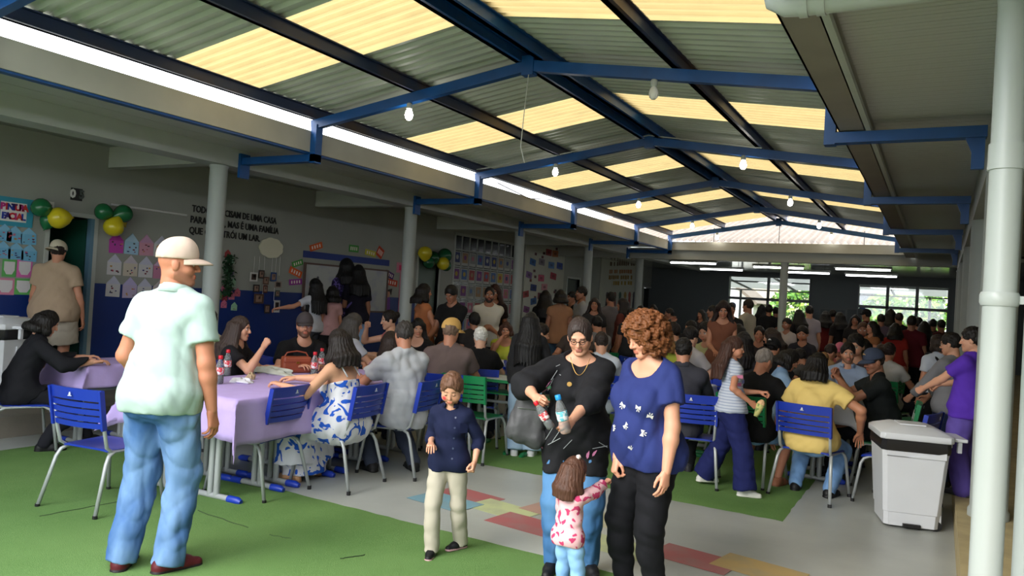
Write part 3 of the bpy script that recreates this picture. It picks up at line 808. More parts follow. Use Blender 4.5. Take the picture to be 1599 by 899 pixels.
# ================================================================== wall decorations
def wp(px, py):
    p = on(px, py, 'X', XW); return p[1], p[2]
def wrect(x0, y0, x1, y1):
    xc, yc = (x0 + x1) / 2, (y0 + y1) / 2
    y, z = wp(xc, yc)
    return y, z, abs(wp(x1, yc)[0] - wp(x0, yc)[0]), abs(wp(xc, y0)[1] - wp(xc, y1)[1])
def paper(rgb, key=None):
    return mat('paper_%d_%d_%d' % tuple(rgb), rgb, .7)
def card(name, px, label, cat, rgb, rot=0.0, marks=(), t=.004, group=None, off=.006):
    y, z, w, h = wrect(*px)
    o = MB().box((-w / 2, -h / 2, 0), (w / 2, h / 2, t)).build(name, paper(rgb)); o.matrix_world = wall_M(y, z, rot, off=off)
    for (u, v, uw, vh, c) in marks:
        MB().box(((u - uw / 2) * w, (v - vh / 2) * h, t), ((u + uw / 2) * w, (v + vh / 2) * h, t + .0015)).build('drawing', paper(c), o)
    return tag(o, label, cat, group)
# room number and sign
y, z, w, h = wrect(110, 294, 128, 313)
o = MB().box((-w / 2, -h / 2, 0), (w / 2, h / 2, .01)).build('room_number_sign', mat('sign_black', (12, 12, 12), .5)); o.matrix_world = wall_M(y, z)
text_obj('digit', '0', h * .95, Matrix.Translation((-.05, 0, .012)), M_white, o, bold=.006)
text_obj('digit', '5', h * .95, Matrix.Translation((.06, 0, .012)), mat('faded_digit', (70, 78, 74), .5), o, bold=.006)
tag(o, 'black room number sign reading 05 above the door', 'sign')
o = card('name_sign', (61, 314, 84, 328), 'small white name sign above the left door', 'sign', (200, 200, 190), marks=[(-.2, .1, .3, .18, (60, 60, 60)), (.2, .1, .3, .18, (60, 60, 60))])
# face painting poster
y, z, w, h = wrect(-14, 308, 52, 353)
o = MB().box((-w / 2, -h / 2, 0), (w / 2, h / 2, .008)).build('poster', mat('poster_teal', (52, 146, 172), .6, var=.06, vscale=4)); o.matrix_world = wall_M(y, z)
tag(o, 'teal poster reading PINTURA FACIAL beside the left door', 'poster')
y2, z2, w2, h2 = wrect(0, 316, 41, 346); dx, dy_ = y2 - y, z2 - z
MB().box((dx - w2 / 2, dy_ - h2 / 2, .008), (dx + w2 / 2, dy_ + h2 / 2, .012)).build('paper_panel', paper((226, 224, 220)), o)
PC = [(196, 36, 52), (40, 60, 160), (190, 50, 130), (60, 40, 120), (210, 60, 60)]
for ln, yy_, wd in (('PINTURA', .24, 1.0), ('FACIAL', -.24, .9)):
    for i, ch in enumerate(ln):
        xx = dx - w2 * wd / 2 + w2 * wd * (i + .5) / len(ln)
        text_obj('letter', ch, h2 * .46, Matrix.Translation((xx, dy_ + yy_ * h2, .014)), paper(PC[(i * 2 + len(ln)) % 5]), o, bold=.005)
# paper houses
def house(px, label, rgb, rgbroof, seed, group, k=0):
    rnd = random.Random(seed); y, z, w, h = wrect(*px)
    o = MB().prism([(-w / 2, -h / 2), (w / 2, -h / 2), (w / 2, h * .12), (0, h / 2), (-w / 2, h * .12)], .006).build('paper_house', paper(rgb)); o.matrix_world = wall_M(y, z, rnd.uniform(-.04, .04), off=.006)
    MB().prism([(-w * .5, h * .1), (w * .5, h * .1), (0, h * .49)], .004, Matrix.Translation((0, 0, .006))).build('roof_flap', paper(rgbroof), o)
    for i in range(6):
        c = rnd.choice([(120, 40, 60), (60, 60, 120), (190, 90, 110), (60, 50, 50), (200, 150, 70)])
        a, b = rnd.uniform(-.35, .3) * w, rnd.uniform(-.42, .0) * h; s1 = rnd.uniform(.06, .16) * w; s2 = rnd.uniform(.05, .1) * w
        MB().prism([(a, b), (a + s1, b), (a + s1 * 1.1, b + s2), (a, b + s2)], .002, Matrix.Translation((0, 0, .006))).build('drawing', paper(c), o)
    return tag(o, label, 'paper house', group)
HC = {'magenta': ((190, 70, 170), (170, 50, 150)), 'pale blue': ((160, 196, 220), (176, 206, 226)), 'pink': ((206, 150, 170), (196, 150, 186)), 'white': ((206, 204, 206), (196, 196, 214)), 'cream': ((206, 196, 180), (200, 190, 200)), 'rose': ((196, 130, 160), (206, 180, 206)), 'lilac': ((190, 176, 206), (186, 176, 216))}
rows = [[(170, 'magenta'), (194, 'pale blue'), (217, 'pink'), (240, 'white'), (262, 'rose')], [(167, 'white'), (192, 'cream'), (216, 'white'), (239, 'rose')], [(165, 'white'), (191, 'lilac'), (214, 'white'), (238, 'cream')]]
for r_, row in enumerate(rows):
    for k, (x, c) in enumerate(row):
        yt = (362, 396, 430)[r_] + k * 2.0
        house((x, yt, x + 22, yt + 33), '%s paper house, %s in the %s row right of the door' % (c, ORD[k], ('top', 'middle', 'bottom')[r_]), HC[c][0], HC[c][1], r_ * 9 + k, 'paper houses beside the door')
for k, (x, y0) in enumerate([(-6, 349), (10, 352), (32, 355), (-8, 376), (12, 378), (33, 381)]):
    house((x, y0, x + 24, y0 + 27), 'light blue paper house left of the door, %s in the %s row' % (ORD[k % 3], ('upper', 'lower')[k // 3]), (112, 176, 212), (128, 186, 218), 50 + k, 'blue paper houses under the poster')
for k, (px, c) in enumerate([((3, 405, 25, 432), (92, 172, 92)), ((26, 405, 50, 433), (214, 108, 176)), ((-6, 434, 22, 460), (210, 130, 160)), ((22, 435, 50, 460), (98, 176, 92))]):
    y, z, w, h = wrect(*px)
    o = MB().box((-w / 2, -h / 2, 0), (w / 2, h / 2, .004)).build('child_drawing', paper(c)); o.matrix_world = wall_M(y, z)
    MB().prism([(-w * .38, h * .38), (-w * .38, -h * .1), (-w * .2, -h * .36), (w * .2, -h * .36), (w * .38, -h * .1), (w * .38, h * .38)][::-1], .003, Matrix.Translation((0, 0, .004))).build('drawing_sheet', paper((216, 212, 214)), o)
    tag(o, '%s edged paper face drawing, %s %s of four below the poster' % (('green', 'pink', 'rose', 'bright green')[k], ('upper', 'lower')[k // 2], ('left', 'right')[k % 2]), 'drawing', 'paper face drawings')
# balloons
def balloon(px, py, r, rgb, label, tilt, off=.14):
    y, z = wp(px, py)
    pr = [(.001, -1.28), (.10, -1.25), (.06, -1.18), (.30, -.98), (.62, -.68), (.88, -.25), (.97, .1), (.92, .42), (.74, .72), (.42, .93), (.15, 1.0), (.01, 1.01)]
    M = Matrix.Rotation(tilt, 4, 'X')
    o = MB().lathe([(a * r, b * r) for a, b in pr], 18, M).build('balloon', mat('balloon_%d_%d_%d' % rgb, rgb, .25), None, 'all'); o.location = (XW + off, y, z)
    return tag(o, label, 'balloon', 'balloons on the left wall')
GR, YE = (30, 104, 62), (214, 196, 36)
BLN = [(55, 325, .115, GR, 'green balloon overlapping the teal poster', 1.2, .14), (78, 340, .13, YE, 'large yellow balloon at the left corner of the door', 1.7, .2), (68, 345, .1, GR, 'green balloon tucked behind the yellow one at the door', -.4, .1),
       (152, 331, .11, GR, 'left green balloon at the right corner of the door', 1.4, .14), (179, 334, .12, GR, 'right green balloon at the right corner of the door', -1.2, .16), (163, 353, .125, YE, 'yellow balloon hanging at the right corner of the door', 2.7, .2), (182, 344, .09, (186, 170, 40), 'dull yellow balloon behind the green pair', .8, .08),
       (655, 396, .15, YE, 'yellow balloon at top left of the second door', .2, .14), (668, 403, .15, (26, 88, 54), 'dark green balloon in the middle above the second door', 1.3, .14), (684, 399, .16, (26, 88, 54), 'green balloon at the top right of the second door', -1.2, .16), (679, 411, .14, YE, 'yellow balloon at the right of the second door', 1.5, .22), (688, 414, .12, (40, 110, 60), 'small green balloon low right of the second door', 2.6, .14), (660, 409, .13, (26, 88, 54), 'green balloon low left of the second door', 2.2, .16)]
for b in BLN: balloon(*b)
# conduit and lettering
a, b = wp(172, 319), wp(290, 336)
o = MB().tube([(XW + .02, a[0], a[1]), (XW + .02, b[0], b[1])], .014, 8).build('wall_conduit', M_white); tag(o, 'thin white conduit slanting across the grey wall', 'pipe')
LT = [('TODOS PRECISAM DE UMA CASA', (299, 334), (431, 350)), ('PARA VIVER, MAS É UMA FAMÍLIA', (297, 345), (435, 356)), ('QUE CONSTRÓI UM LAR.', (295, 357), (406, 366))]
lt = empty('wall_lettering', (XW, wp(299, 345)[0], wp(299, 345)[1])); tag(lt, 'black wall lettering TODOS PRECISAM DE UMA CASA in three lines', 'lettering')
M_let = mat('letter_black', (10, 10, 10), .5)
zc = [2.27 - .0, 2.27 - .16, 2.27 - .32]
zt = wp(366, 352)[1]
for i, (s_, p0, p1) in enumerate(LT):
    y0, y1 = wp(*p0)[0], wp(*p1)[0]
    z_ = zt + .155 * (1 - i)
    o = text_obj('letter_line', s_, .135, Matrix.Identity(4), M_let, None, align='LEFT', bold=.003)
    xs = [v.co.x for v in o.data.vertices]; sc = (y1 - y0) / (max(xs) - min(xs))
    o.data.transform(wall_M(y0, z_, off=.008) @ Matrix.Diagonal((sc, 1, 1, 1)) @ Matrix.Translation((-min(xs), 0, 0)))
    o.parent = lt; o.matrix_parent_inverse = Matrix.Translation(lt.location).inverted()
# cloud mobile with photographs
y, z, w, h = wrect(403, 371, 440, 403)
g = MB()
poly = []
for i in range(48):
    t = 2 * math.pi * i / 48; rr = 1 + .07 * abs(math.sin(t * 4.5)); poly.append((w / 2 * rr * math.cos(t) * .95, h / 2 * rr * math.sin(t) * .95))
cl_ = g.prism(poly, .02).build('cloud_mobile', mat('cloud_cream', (214, 210, 186), .7)); cl_.matrix_world = wall_M(y, z, off=.02)
tag(cl_, 'cream cloud cut-out with strings hanging on the wall', 'mobile')
PH = [(394, 432, 12, 14, 'white', (206, 204, 200)), (406, 428, 9, 13, 'dark', (60, 50, 48)), (413, 438, 9, 12, 'brown', (96, 70, 58)), (425, 432, 9, 14, 'blue', (34, 70, 130)), (432, 444, 11, 10, 'pale', (150, 136, 124)), (398, 450, 10, 12, 'black', (40, 36, 36)), (412, 451, 7, 12, 'dark red', (80, 40, 36)), (402, 466, 15, 15, 'wide brown', (88, 62, 48)), (431, 458, 7, 10, 'grey green', (70, 80, 70)), (415, 482, 9, 14, 'dim', (56, 44, 40)), (430, 478, 9, 19, 'white framed', (206, 206, 206))]
for k, (px, py, w_, h_, nm, c) in enumerate(PH):
    o = card('photo_print', (px - w_ / 2, py - h_ / 2, px + w_ / 2, py + h_ / 2), '%s photo print hanging %s under the cloud' % (nm, ('high', 'low')[py > 447]), 'photo', c, marks=[(0, 0, .62, .66, (70, 56, 50) if sum(c) > 300 else (150, 120, 104)), (.05, .1, .25, .3, (40, 36, 40))], off=.03, group='photos under the cloud')
for px in (396, 404, 412, 424, 430, 436):
    a, b = wp(px, 400), wp(px - 2, 470 if px in (412, 430) else 430)
    MB().tube([(0, 0, 0), (0, b[1] - a[1], .0)], .0025, 5).build('string', M_white, cl_).matrix_world = wall_M(a[0], a[1], off=.025)
# foliage strand with little paper houses
gl = empty('paper_garland', (XW + .03, wp(352, 430)[0], wp(352, 430)[1])); tag(gl, 'dark green leafy strand hung beside the first column', 'garland')
rnd = random.Random(5); g = MB()
for i in range(420):
    py = rnd.uniform(398, 462); px = 354 - (py - 398) * .06 + rnd.gauss(0, 4); yy_, zz_ = wp(px, py)
    q = Vector((rnd.uniform(0, .07), yy_ - gl.location.y, zz_ - gl.location.z)); a = Vector((rnd.gauss(0, 1), rnd.gauss(0, 1), rnd.gauss(0, 1))).normalized() * .035; b = a.cross(Vector((rnd.gauss(0, 1), rnd.gauss(0, 1), 1))).normalized() * .014
    g.add([q - a, q + b, q + a, q - b], [(0, 1, 2, 3)])
g.build('leaves', mat('garland_green', (24, 62, 34), .7), gl)
for k, (px, py, nm, c) in enumerate([(361, 404, 'mint', (150, 190, 160)), (360, 425, 'lilac', (140, 120, 160)), (363, 441, 'mint', (150, 190, 160)), (350, 449, 'pink', (206, 110, 140)), (343, 461, 'olive', (90, 130, 80)), (350, 463, 'dark red', (140, 40, 60)), (361, 461, 'pink', (206, 110, 140)), (370, 456, 'rose', (200, 100, 120)), (349, 474, 'pink', (206, 110, 140)), (365, 478, 'mint', (150, 196, 160)), (355, 396, 'red', (160, 60, 60))]):
    house((px - 4.5, py - 6.5, px + 4.5, py + 6.5), 'tiny %s paper house, %s from the top beside the first column' % (nm, ORD[k]), c, c, 80 + k, 'tiny paper houses by the column')
# whiteboard and word cards
y0, z0 = wp(476, 409); y1, z1 = wp(603, 424); zb = 1.0 + STEP
wb = MB().box((0, 0, 0), (y1 - y0, z1 - zb - .0, .02)).build('whiteboard', mat('whiteboard_white', (176, 180, 178), .35, rgb2=(150, 150, 176), vscale=3, lo=.5, hi=.7)); wb.matrix_world = wall_M(y0, zb, off=.01)
tag(wb, 'white wall board with faint drawings behind the standing women', 'whiteboard')
WB_W, WB_H = y1 - y0, z1 - zb
MB().box((-.03, WB_H, 0), (WB_W + .03, WB_H + .03, .035)).box((-.03, -.03, 0), (WB_W + .03, 0, .035)).box((-.03, 0, 0), (0, WB_H, .035)).box((WB_W, 0, 0), (WB_W + .03, WB_H, .035)).build('frame', mat('board_frame', (90, 66, 60), .5), wb)
for k in range(14):
    u, v = random.uniform(.05, .95) * WB_W, random.uniform(.25, .9) * WB_H
    MB().lathe([(.03, 0), (.03, .002)], 8, Matrix.Translation((u, v, .02))).build('sketch', paper(random.choice([(60, 60, 80), (130, 60, 70), (80, 80, 90)])), wb)
card('border_strip', (478, 399, 612, 409), 'blue scalloped strip above the whiteboard', 'decoration', (44, 62, 130))
CC = {'orange': (222, 96, 40), 'green': (70, 150, 66), 'yellow': (196, 190, 60), 'purple': (150, 50, 150), 'violet': (76, 34, 104), 'red orange': (196, 66, 36)}
for (px, py, w_, h_, c, r_, where) in [(493, 385, 20, 10, 'orange', .3, 'above the whiteboard left'), (552, 388, 15, 11, 'green', 0, 'above the whiteboard middle'), (578, 395, 17, 9, 'yellow', -.1, 'above the whiteboard right'), (593, 394, 10, 16, 'red orange', -.5, 'at the upper right of the whiteboard'), (464, 411, 17, 9, 'green', .3, 'at the upper left corner of the whiteboard'), (461, 425, 20, 11, 'orange', -.3, 'left of the whiteboard'), (461, 440, 20, 9, 'purple', .1, 'left of the whiteboard, lowest'), (608, 429, 13, 10, 'violet', -.3, 'right of the whiteboard'), (611, 441, 18, 10, 'red orange', -.1, 'right of the whiteboard, lowest')]:
    card('word_card', (px - w_ / 2, py - h_ / 2, px + w_ / 2, py + h_ / 2), '%s word card %s' % (c, where), 'card', CC[c], r_, marks=[(-.3, 0, .09, .5, (240, 230, 220)), (-.1, 0, .09, .5, (240, 230, 220)), (.1, 0, .09, .5, (240, 230, 220)), (.3, 0, .09, .5, (240, 230, 220))], group='word cards round the whiteboard')
# paper girl figure, pink lollipop sign
y, z, w, h = wrect(597, 450, 611, 484)
o = MB().prism([(-w * .4, -h * .5), (w * .4, -h * .5), (w * .3, h * .1), (-w * .3, h * .1)], .006).build('paper_figure', paper((110, 60, 140))); o.matrix_world = wall_M(y, z)
MB().lathe([(w * .28, 0), (w * .28, .006)], 16, Matrix.Translation((0, h * .25, 0))).build('head', paper((196, 140, 110)), o)
MB().prism([(-w * .42, h * .2), (-w * .5, h * .5), (0, h * .44), (w * .5, h * .5), (w * .42, h * .2), (w * .25, h * .36), (-w * .25, h * .36)][::-1], .008).build('hair', paper((40, 26, 22)), o)
tag(o, 'paper cut-out of a girl in purple right of the whiteboard', 'cut-out')
y, z, w, h = wrect(619, 410, 633, 426)
o = MB().box((-w / 2, -h / 2, 0), (w / 2, h / 2, .01)).box((-.02, -.9, 0), (.02, -h / 2, .012)).build('pink_sign', paper((206, 130, 150))); o.matrix_world = wall_M(y, z)
MB().box((-w * .25, -h * .25, .01), (w * .25, h * .25, .014)).build('sign_face', paper((220, 60, 110)), o)
tag(o, 'pink square sign on a stick beside the second column', 'sign')
# barred window with a grid of pictures
y0, y1 = W2a, W2b; z0_, z1_ = .75, 2.95
wn = struct(MB().box((XW - .06, y0, z0_), (XW + .01, y0 + .05, z1_)).box((XW - .06, y1 - .05, z0_), (XW + .01, y1, z1_)).box((XW - .06, y0, z1_ - .05), (XW + .01, y1, z1_)).box((XW - .06, y0, z0_), (XW + .01, y1, z0_ + .05)).build('window_3', M_trim))
NC, NR = 9, 6
M_bar = mat('grille_grey', (150, 154, 150), .5)
for k in range(1, NC): MB().box((XW - .02, y0 + (y1 - y0) * k / NC - .012, z0_), (XW + .005, y0 + (y1 - y0) * k / NC + .012, z1_)).build('grille_bar', M_bar, wn)
for k in range(1, NR): MB().box((XW - .02, y0, z0_ + (z1_ - z0_) * k / NR - .015), (XW + .005, y1, z0_ + (z1_ - z0_) * k / NR + .015)).build('grille_rail', M_bar, wn)
MB().box((XW - .1, y0, z0_), (XW - .095, y1, z1_)).build('pane', mat('dark_pane', (40, 46, 46), .15), wn)
PCOL = [('blue', (70, 100, 150)), ('red', (150, 64, 64)), ('grey', (130, 132, 130)), ('yellow', (170, 146, 60)), ('white', (172, 172, 168)), ('purple', (110, 60, 120)), ('pink', (170, 100, 120)), ('navy', (50, 60, 110)), ('tan', (150, 120, 90))]
rp = random.Random(12)
for r_ in range(5):
    for k in range(NC):
        nm, c = PCOL[rp.randrange(len(PCOL))]
        yc = y0 + (y1 - y0) * (k + .5) / NC; zc_ = z1_ - (z1_ - z0_) * (r_ + 1.5) / NR; w = (y1 - y0) / NC - .05; h = (z1_ - z0_) / NR - .06
        o = MB().box((-w / 2, -h / 2, 0), (w / 2, h / 2, .004)).build('picture_card', paper((168, 168, 164))); o.matrix_world = wall_M(yc, zc_, off=-.014)
        MB().box((-w * .4, -h * .3, .004), (w * .4, h * .42, .006)).build('picture', paper(c), o)
        MB().lathe([(w * .2, 0), (w * .2, .0015)], 8, Matrix.Translation((0, h * .08, .006))).build('motif', paper(PCOL[rp.randrange(9)][1]), o)
        tag(o, '%s picture in the barred window, %s row, %s column' % (nm, ORD[r_], ORD[k]), 'picture', 'pictures in the barred window')
# notice panels further back
M_panel = mat('panel_white', (178, 178, 166), .7, var=.03, vscale=2)
def panel(a, b, z0, z1, label):
    o = MB().box((0, 0, 0), (b - a, z1 - z0, .03)).build('notice_board', M_panel); o.matrix_world = wall_M(a, z0, off=.005); return tag(o, label, 'panel')
pa, pb = wp(817, 440)[0], wp(878, 440)[0]; pz = wp(850, 383)[1]
pn0 = panel(pa, pb, .6, pz, 'white wall panel with scattered coloured squares')
SQ = [(830, 409, 'blue', (40, 90, 150)), (844, 409, 'grey', (120, 110, 120)), (859, 414, 'light blue', (80, 120, 180)), (872, 415, 'royal blue', (50, 70, 150)), (855, 394, 'red', (150, 60, 60)), (865, 396, 'orange', (170, 100, 60)), (824, 429, 'mauve', (120, 90, 140)), (843, 434, 'pink', (190, 80, 110)), (862, 431, 'crimson', (160, 50, 70)), (831, 449, 'navy', (36, 50, 110)), (819, 459, 'brick', (150, 60, 60)), (842, 462, 'dark red', (100, 50, 60)), (831, 470, 'steel blue', (40, 80, 130)), (820, 483, 'violet', (110, 60, 110)), (848, 448, 'rose', (190, 130, 140))]
for px, py, nm, c in SQ:
    card('paper_square', (px - 4.5, py - 5, px + 4.5, py + 5), '%s paper square pinned on the white wall panel' % nm, 'paper', c, random.uniform(-.15, .15), off=.038, group='paper squares on the panel', marks=[(0, 0, .4, .4, tuple(int(v * .7) for v in c))])
rs_ = random.Random(4)
for k in range(16):
    px, py = rs_.uniform(822, 876), rs_.uniform(388, 470)
    y, z, w, h = wrect(px - 1.6, py - 2, px + 1.6, py + 2)
    MB().box((y - pa - w / 2, z - .6 - h / 2, .03), (y - pa + w / 2, z - .6 + h / 2, .034)).build('paper_bit', paper(rs_.choice([(60, 50, 60), (90, 50, 60), (110, 60, 50)])), pn0)
qa, qb = wp(936, 440)[0], wp(993, 440)[0]; qz = wp(965, 402)[1]
pn = panel(qa, qb, .6, qz, 'white wall panel with rows of brown lettering far left')
for r_, (py, x0, x1, c) in enumerate([(412, 951, 990, (84, 62, 46)), (424, 950, 984, (150, 100, 60)), (433, 949, 986, (130, 100, 50)), (442, 956, 984, (150, 120, 40))]):
    x = x0; rr = random.Random(r_)
    while x < x1:
        w_ = rr.uniform(1.6, 3.2); y, z, w, h = wrect(x, py - 3.2, x + w_, py + 3.2)
        MB().box((y - qa - w / 2, z - .6 - h / 2 * rr.uniform(.7, 1), .03), (y - qa + w / 2, z - .6 + h / 2, .036)).build('letter', paper(c), pn)
        x += w_ + rr.choice([.8, .8, .8, 3])
for k, px in enumerate((946, 958, 966, 974, 981, 988)):
    c = [(60, 50, 60), (120, 60, 60), (60, 90, 80), (150, 120, 60), (150, 70, 60), (60, 60, 70)][k]
    y, z, w, h = wrect(px - 2.5, 456, px + 2.5, 482)
    MB().prism([(-w / 2, -h / 2), (w / 2, -h / 2), (w * .3, h * .2), (-w * .3, h * .2)], .006, Matrix.Translation((y - qa, z - .6, .03))).lathe([(w * .4, 0), (w * .4, .006)], 10, Matrix.Translation((y - qa, z - .6 + h * .32, .03))).build('figure', paper(c), pn)
# white notice frames on the back wall
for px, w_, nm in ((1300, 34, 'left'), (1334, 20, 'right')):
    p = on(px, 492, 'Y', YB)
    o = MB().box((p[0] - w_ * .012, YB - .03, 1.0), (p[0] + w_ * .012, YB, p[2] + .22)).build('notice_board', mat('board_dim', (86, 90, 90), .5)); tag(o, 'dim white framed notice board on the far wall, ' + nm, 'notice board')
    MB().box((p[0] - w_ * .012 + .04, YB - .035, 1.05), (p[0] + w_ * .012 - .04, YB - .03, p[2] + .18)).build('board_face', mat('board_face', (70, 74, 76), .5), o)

# ================================================================== things on the tables
M_clear = bpy.data.materials.new('clear_plastic'); M_clear.use_nodes = True
_b = M_clear.node_tree.nodes['Principled BSDF']; _b.inputs['Base Color'].default_value = (.86, .9, .92, 1); _b.inputs['Roughness'].default_value = .08; _b.inputs['Transmission Weight'].default_value = .85; _b.inputs['IOR'].default_value = 1.15
def bottle(x, y, z, label, cap=(196, 20, 40), lab=(206, 60, 70), fill=None, M=None, s=1.0):
    t = empty('bottle', (x, y, z)); tag(t, label, 'bottle'); t.scale = (s, s, s)
    if M is not None: t.matrix_world = M
    MB().lathe([(.024, 0), (.03, .008), (.03, .05), (.027, .07), (.03, .09), (.03, .125), (.022, .155), (.013, .175), (.013, .19)], 16).build('bottle_body', M_clear, t, 'all')
    if fill: MB().lathe([(.022, .004), (.027, .012), (.027, .05), (.0245, .065)], 14).build('drink', mat('drink_%d' % fill[0], fill, .2), t, 'all')
    MB().lathe([(.0285, .068), (.0312, .075), (.0312, .118), (.0305, .121)], 16).build('bottle_label', mat('bottle_label_%d_%d' % lab[:2], lab, .5, rgb2=(225, 220, 220), vscale=40, lo=.5, hi=.56), t, 'all')
    MB().lathe([(.0155, .182), (.0165, .185), (.0165, .205), (.014, .208)], 14).build('bottle_cap', mat('bottle_cap_%d_%d' % cap[:2], cap, .4), t, True)
    return t
TZ = .767
for (px, py, lab_) in [(342, 599, 'half empty soda bottle with red cap nearest the mint polo'), (354, 586, 'soda bottle with red cap behind the nearest one on the lilac table')]:
    p = on(px, py, 'Z', TZ); bottle(p[0], p[1], TZ, lab_, fill=(36, 16, 14), s=1.1)
for (px, py, lab_) in [(490, 588, 'soda bottle with red cap in front of the brown handbag'), (501, 580, 'soda bottle with red cap beside the woman in the dress')]:
    p = on(px, py, 'Z', TZ); bottle(p[0], p[1], TZ, lab_, fill=(36, 16, 14), s=1.1)
for (px, py, lab_) in [(150, 556, 'small bottle with red cap on the far left table'), (166, 556, 'second small red capped bottle on the far left table')]:
    p = on(px, py, 'Z', TZ); p = np.array([-7.0 - (px - 150) * .004, 5.0 + (px - 150) * .012, TZ]); bottle(p[0], p[1], TZ, lab_, fill=(36, 16, 14), s=1.05)
# handbag
p = on(470, 584, 'Z', TZ)
hb = empty('handbag', (p[0] - .12, p[1] + .05, TZ)); hb.rotation_euler = (0, 0, math.radians(62)); tag(hb, 'tan brown leather handbag on the lilac table', 'handbag')
M_lea = mat('brown_leather', (150, 72, 48), .45, var=.08, vscale=8, bump=.1, bscale=60)
MB().box((-.14, -.05, 0), (.14, .05, .15)).build('bag_body', M_lea, hb, bevel=.025)
MB().box((-.135, -.056, .09), (.135, .056, .155)).build('flap', M_lea, hb, bevel=.02)
MB().tube([(-.12, 0, .14), (-.09, 0, .19), (0, 0, .205), (.09, 0, .19), (.12, 0, .14)], .007, 8).build('strap', M_lea, hb, True)
MB().box((-.015, -.062, .09), (.015, -.055, .11)).build('clasp', mat('brass', (190, 150, 70), .3, metal=1), hb)
# crumpled napkins, cardigan, papers
def crumple(name, px, py, sx, sy, sz, rgb, label, seed, z=TZ):
    p = on(px, py, 'Z', z); rnd = np.random.RandomState(seed); ph = rnd.uniform(0, 6.3, 8)
    def fn(u, v):
        t = 2 * math.pi * u; f_ = math.pi * v * .5
        rr = 1 + .16 * math.sin(3 * t + ph[0] + 4 * v) + .12 * math.sin(7 * t + ph[1]) + .1 * math.sin(11 * v + ph[2] + t)
        return (sx * math.cos(t) * math.cos(f_) * rr, sy * math.sin(t) * math.cos(f_) * rr, sz * math.sin(f_) * rr)
    o = MB().grid(fn, 28, 10).build(name, mat('cloth_%d_%d_%d' % rgb, rgb, .8, bump=.3, bscale=25), None, True); o.location = (p[0], p[1], z); return tag(o, label, 'napkin' if 'napkin' in name else 'cloth')
crumple('napkin', 378, 597, .10, .08, .035, (214, 212, 220), 'crumpled white napkin on the lilac table', 1)
crumple('napkin', 391, 592, .04, .035, .05, (176, 152, 120), 'small crumpled brown paper on the lilac table', 2)
crumple('folded_jacket', 425, 582, .26, .10, .05, (186, 188, 178), 'pale folded jacket lying on the lilac table', 3)
crumple('napkin', 462, 590, .09, .06, .02, (206, 206, 206), 'flat white napkin in front of the handbag', 4)
# phone-sized dark things, plates on pale tables
for k in range(5):
    x, y = [(-1.1, 8.35), (-.9, 8.8), (-2.5, 8.1), (-4.9, 8.4), (-2.4, 8.7)][k]
    o = MB().lathe([(.05, 0), (.09, .008), (.11, .02), (.108, .022), (.088, .012), (.02, .008)], 20).build('plate', M_white, None, True); o.location = (x, y, TZ + .002)
    tag(o, 'white paper plate on a pale table, %s' % ['by the grey haired man', 'by the capped man at right', 'on the middle table front', 'on the left rear table', 'on the middle table rear'][k], 'plate')
# ================================================================== people: one continuous surface grown from a posed skeleton
def V(*a): return np.array(a, float)
def nrm(v):
    v = np.asarray(v, float); n_ = np.linalg.norm(v); return v / n_ if n_ > 1e-9 else v

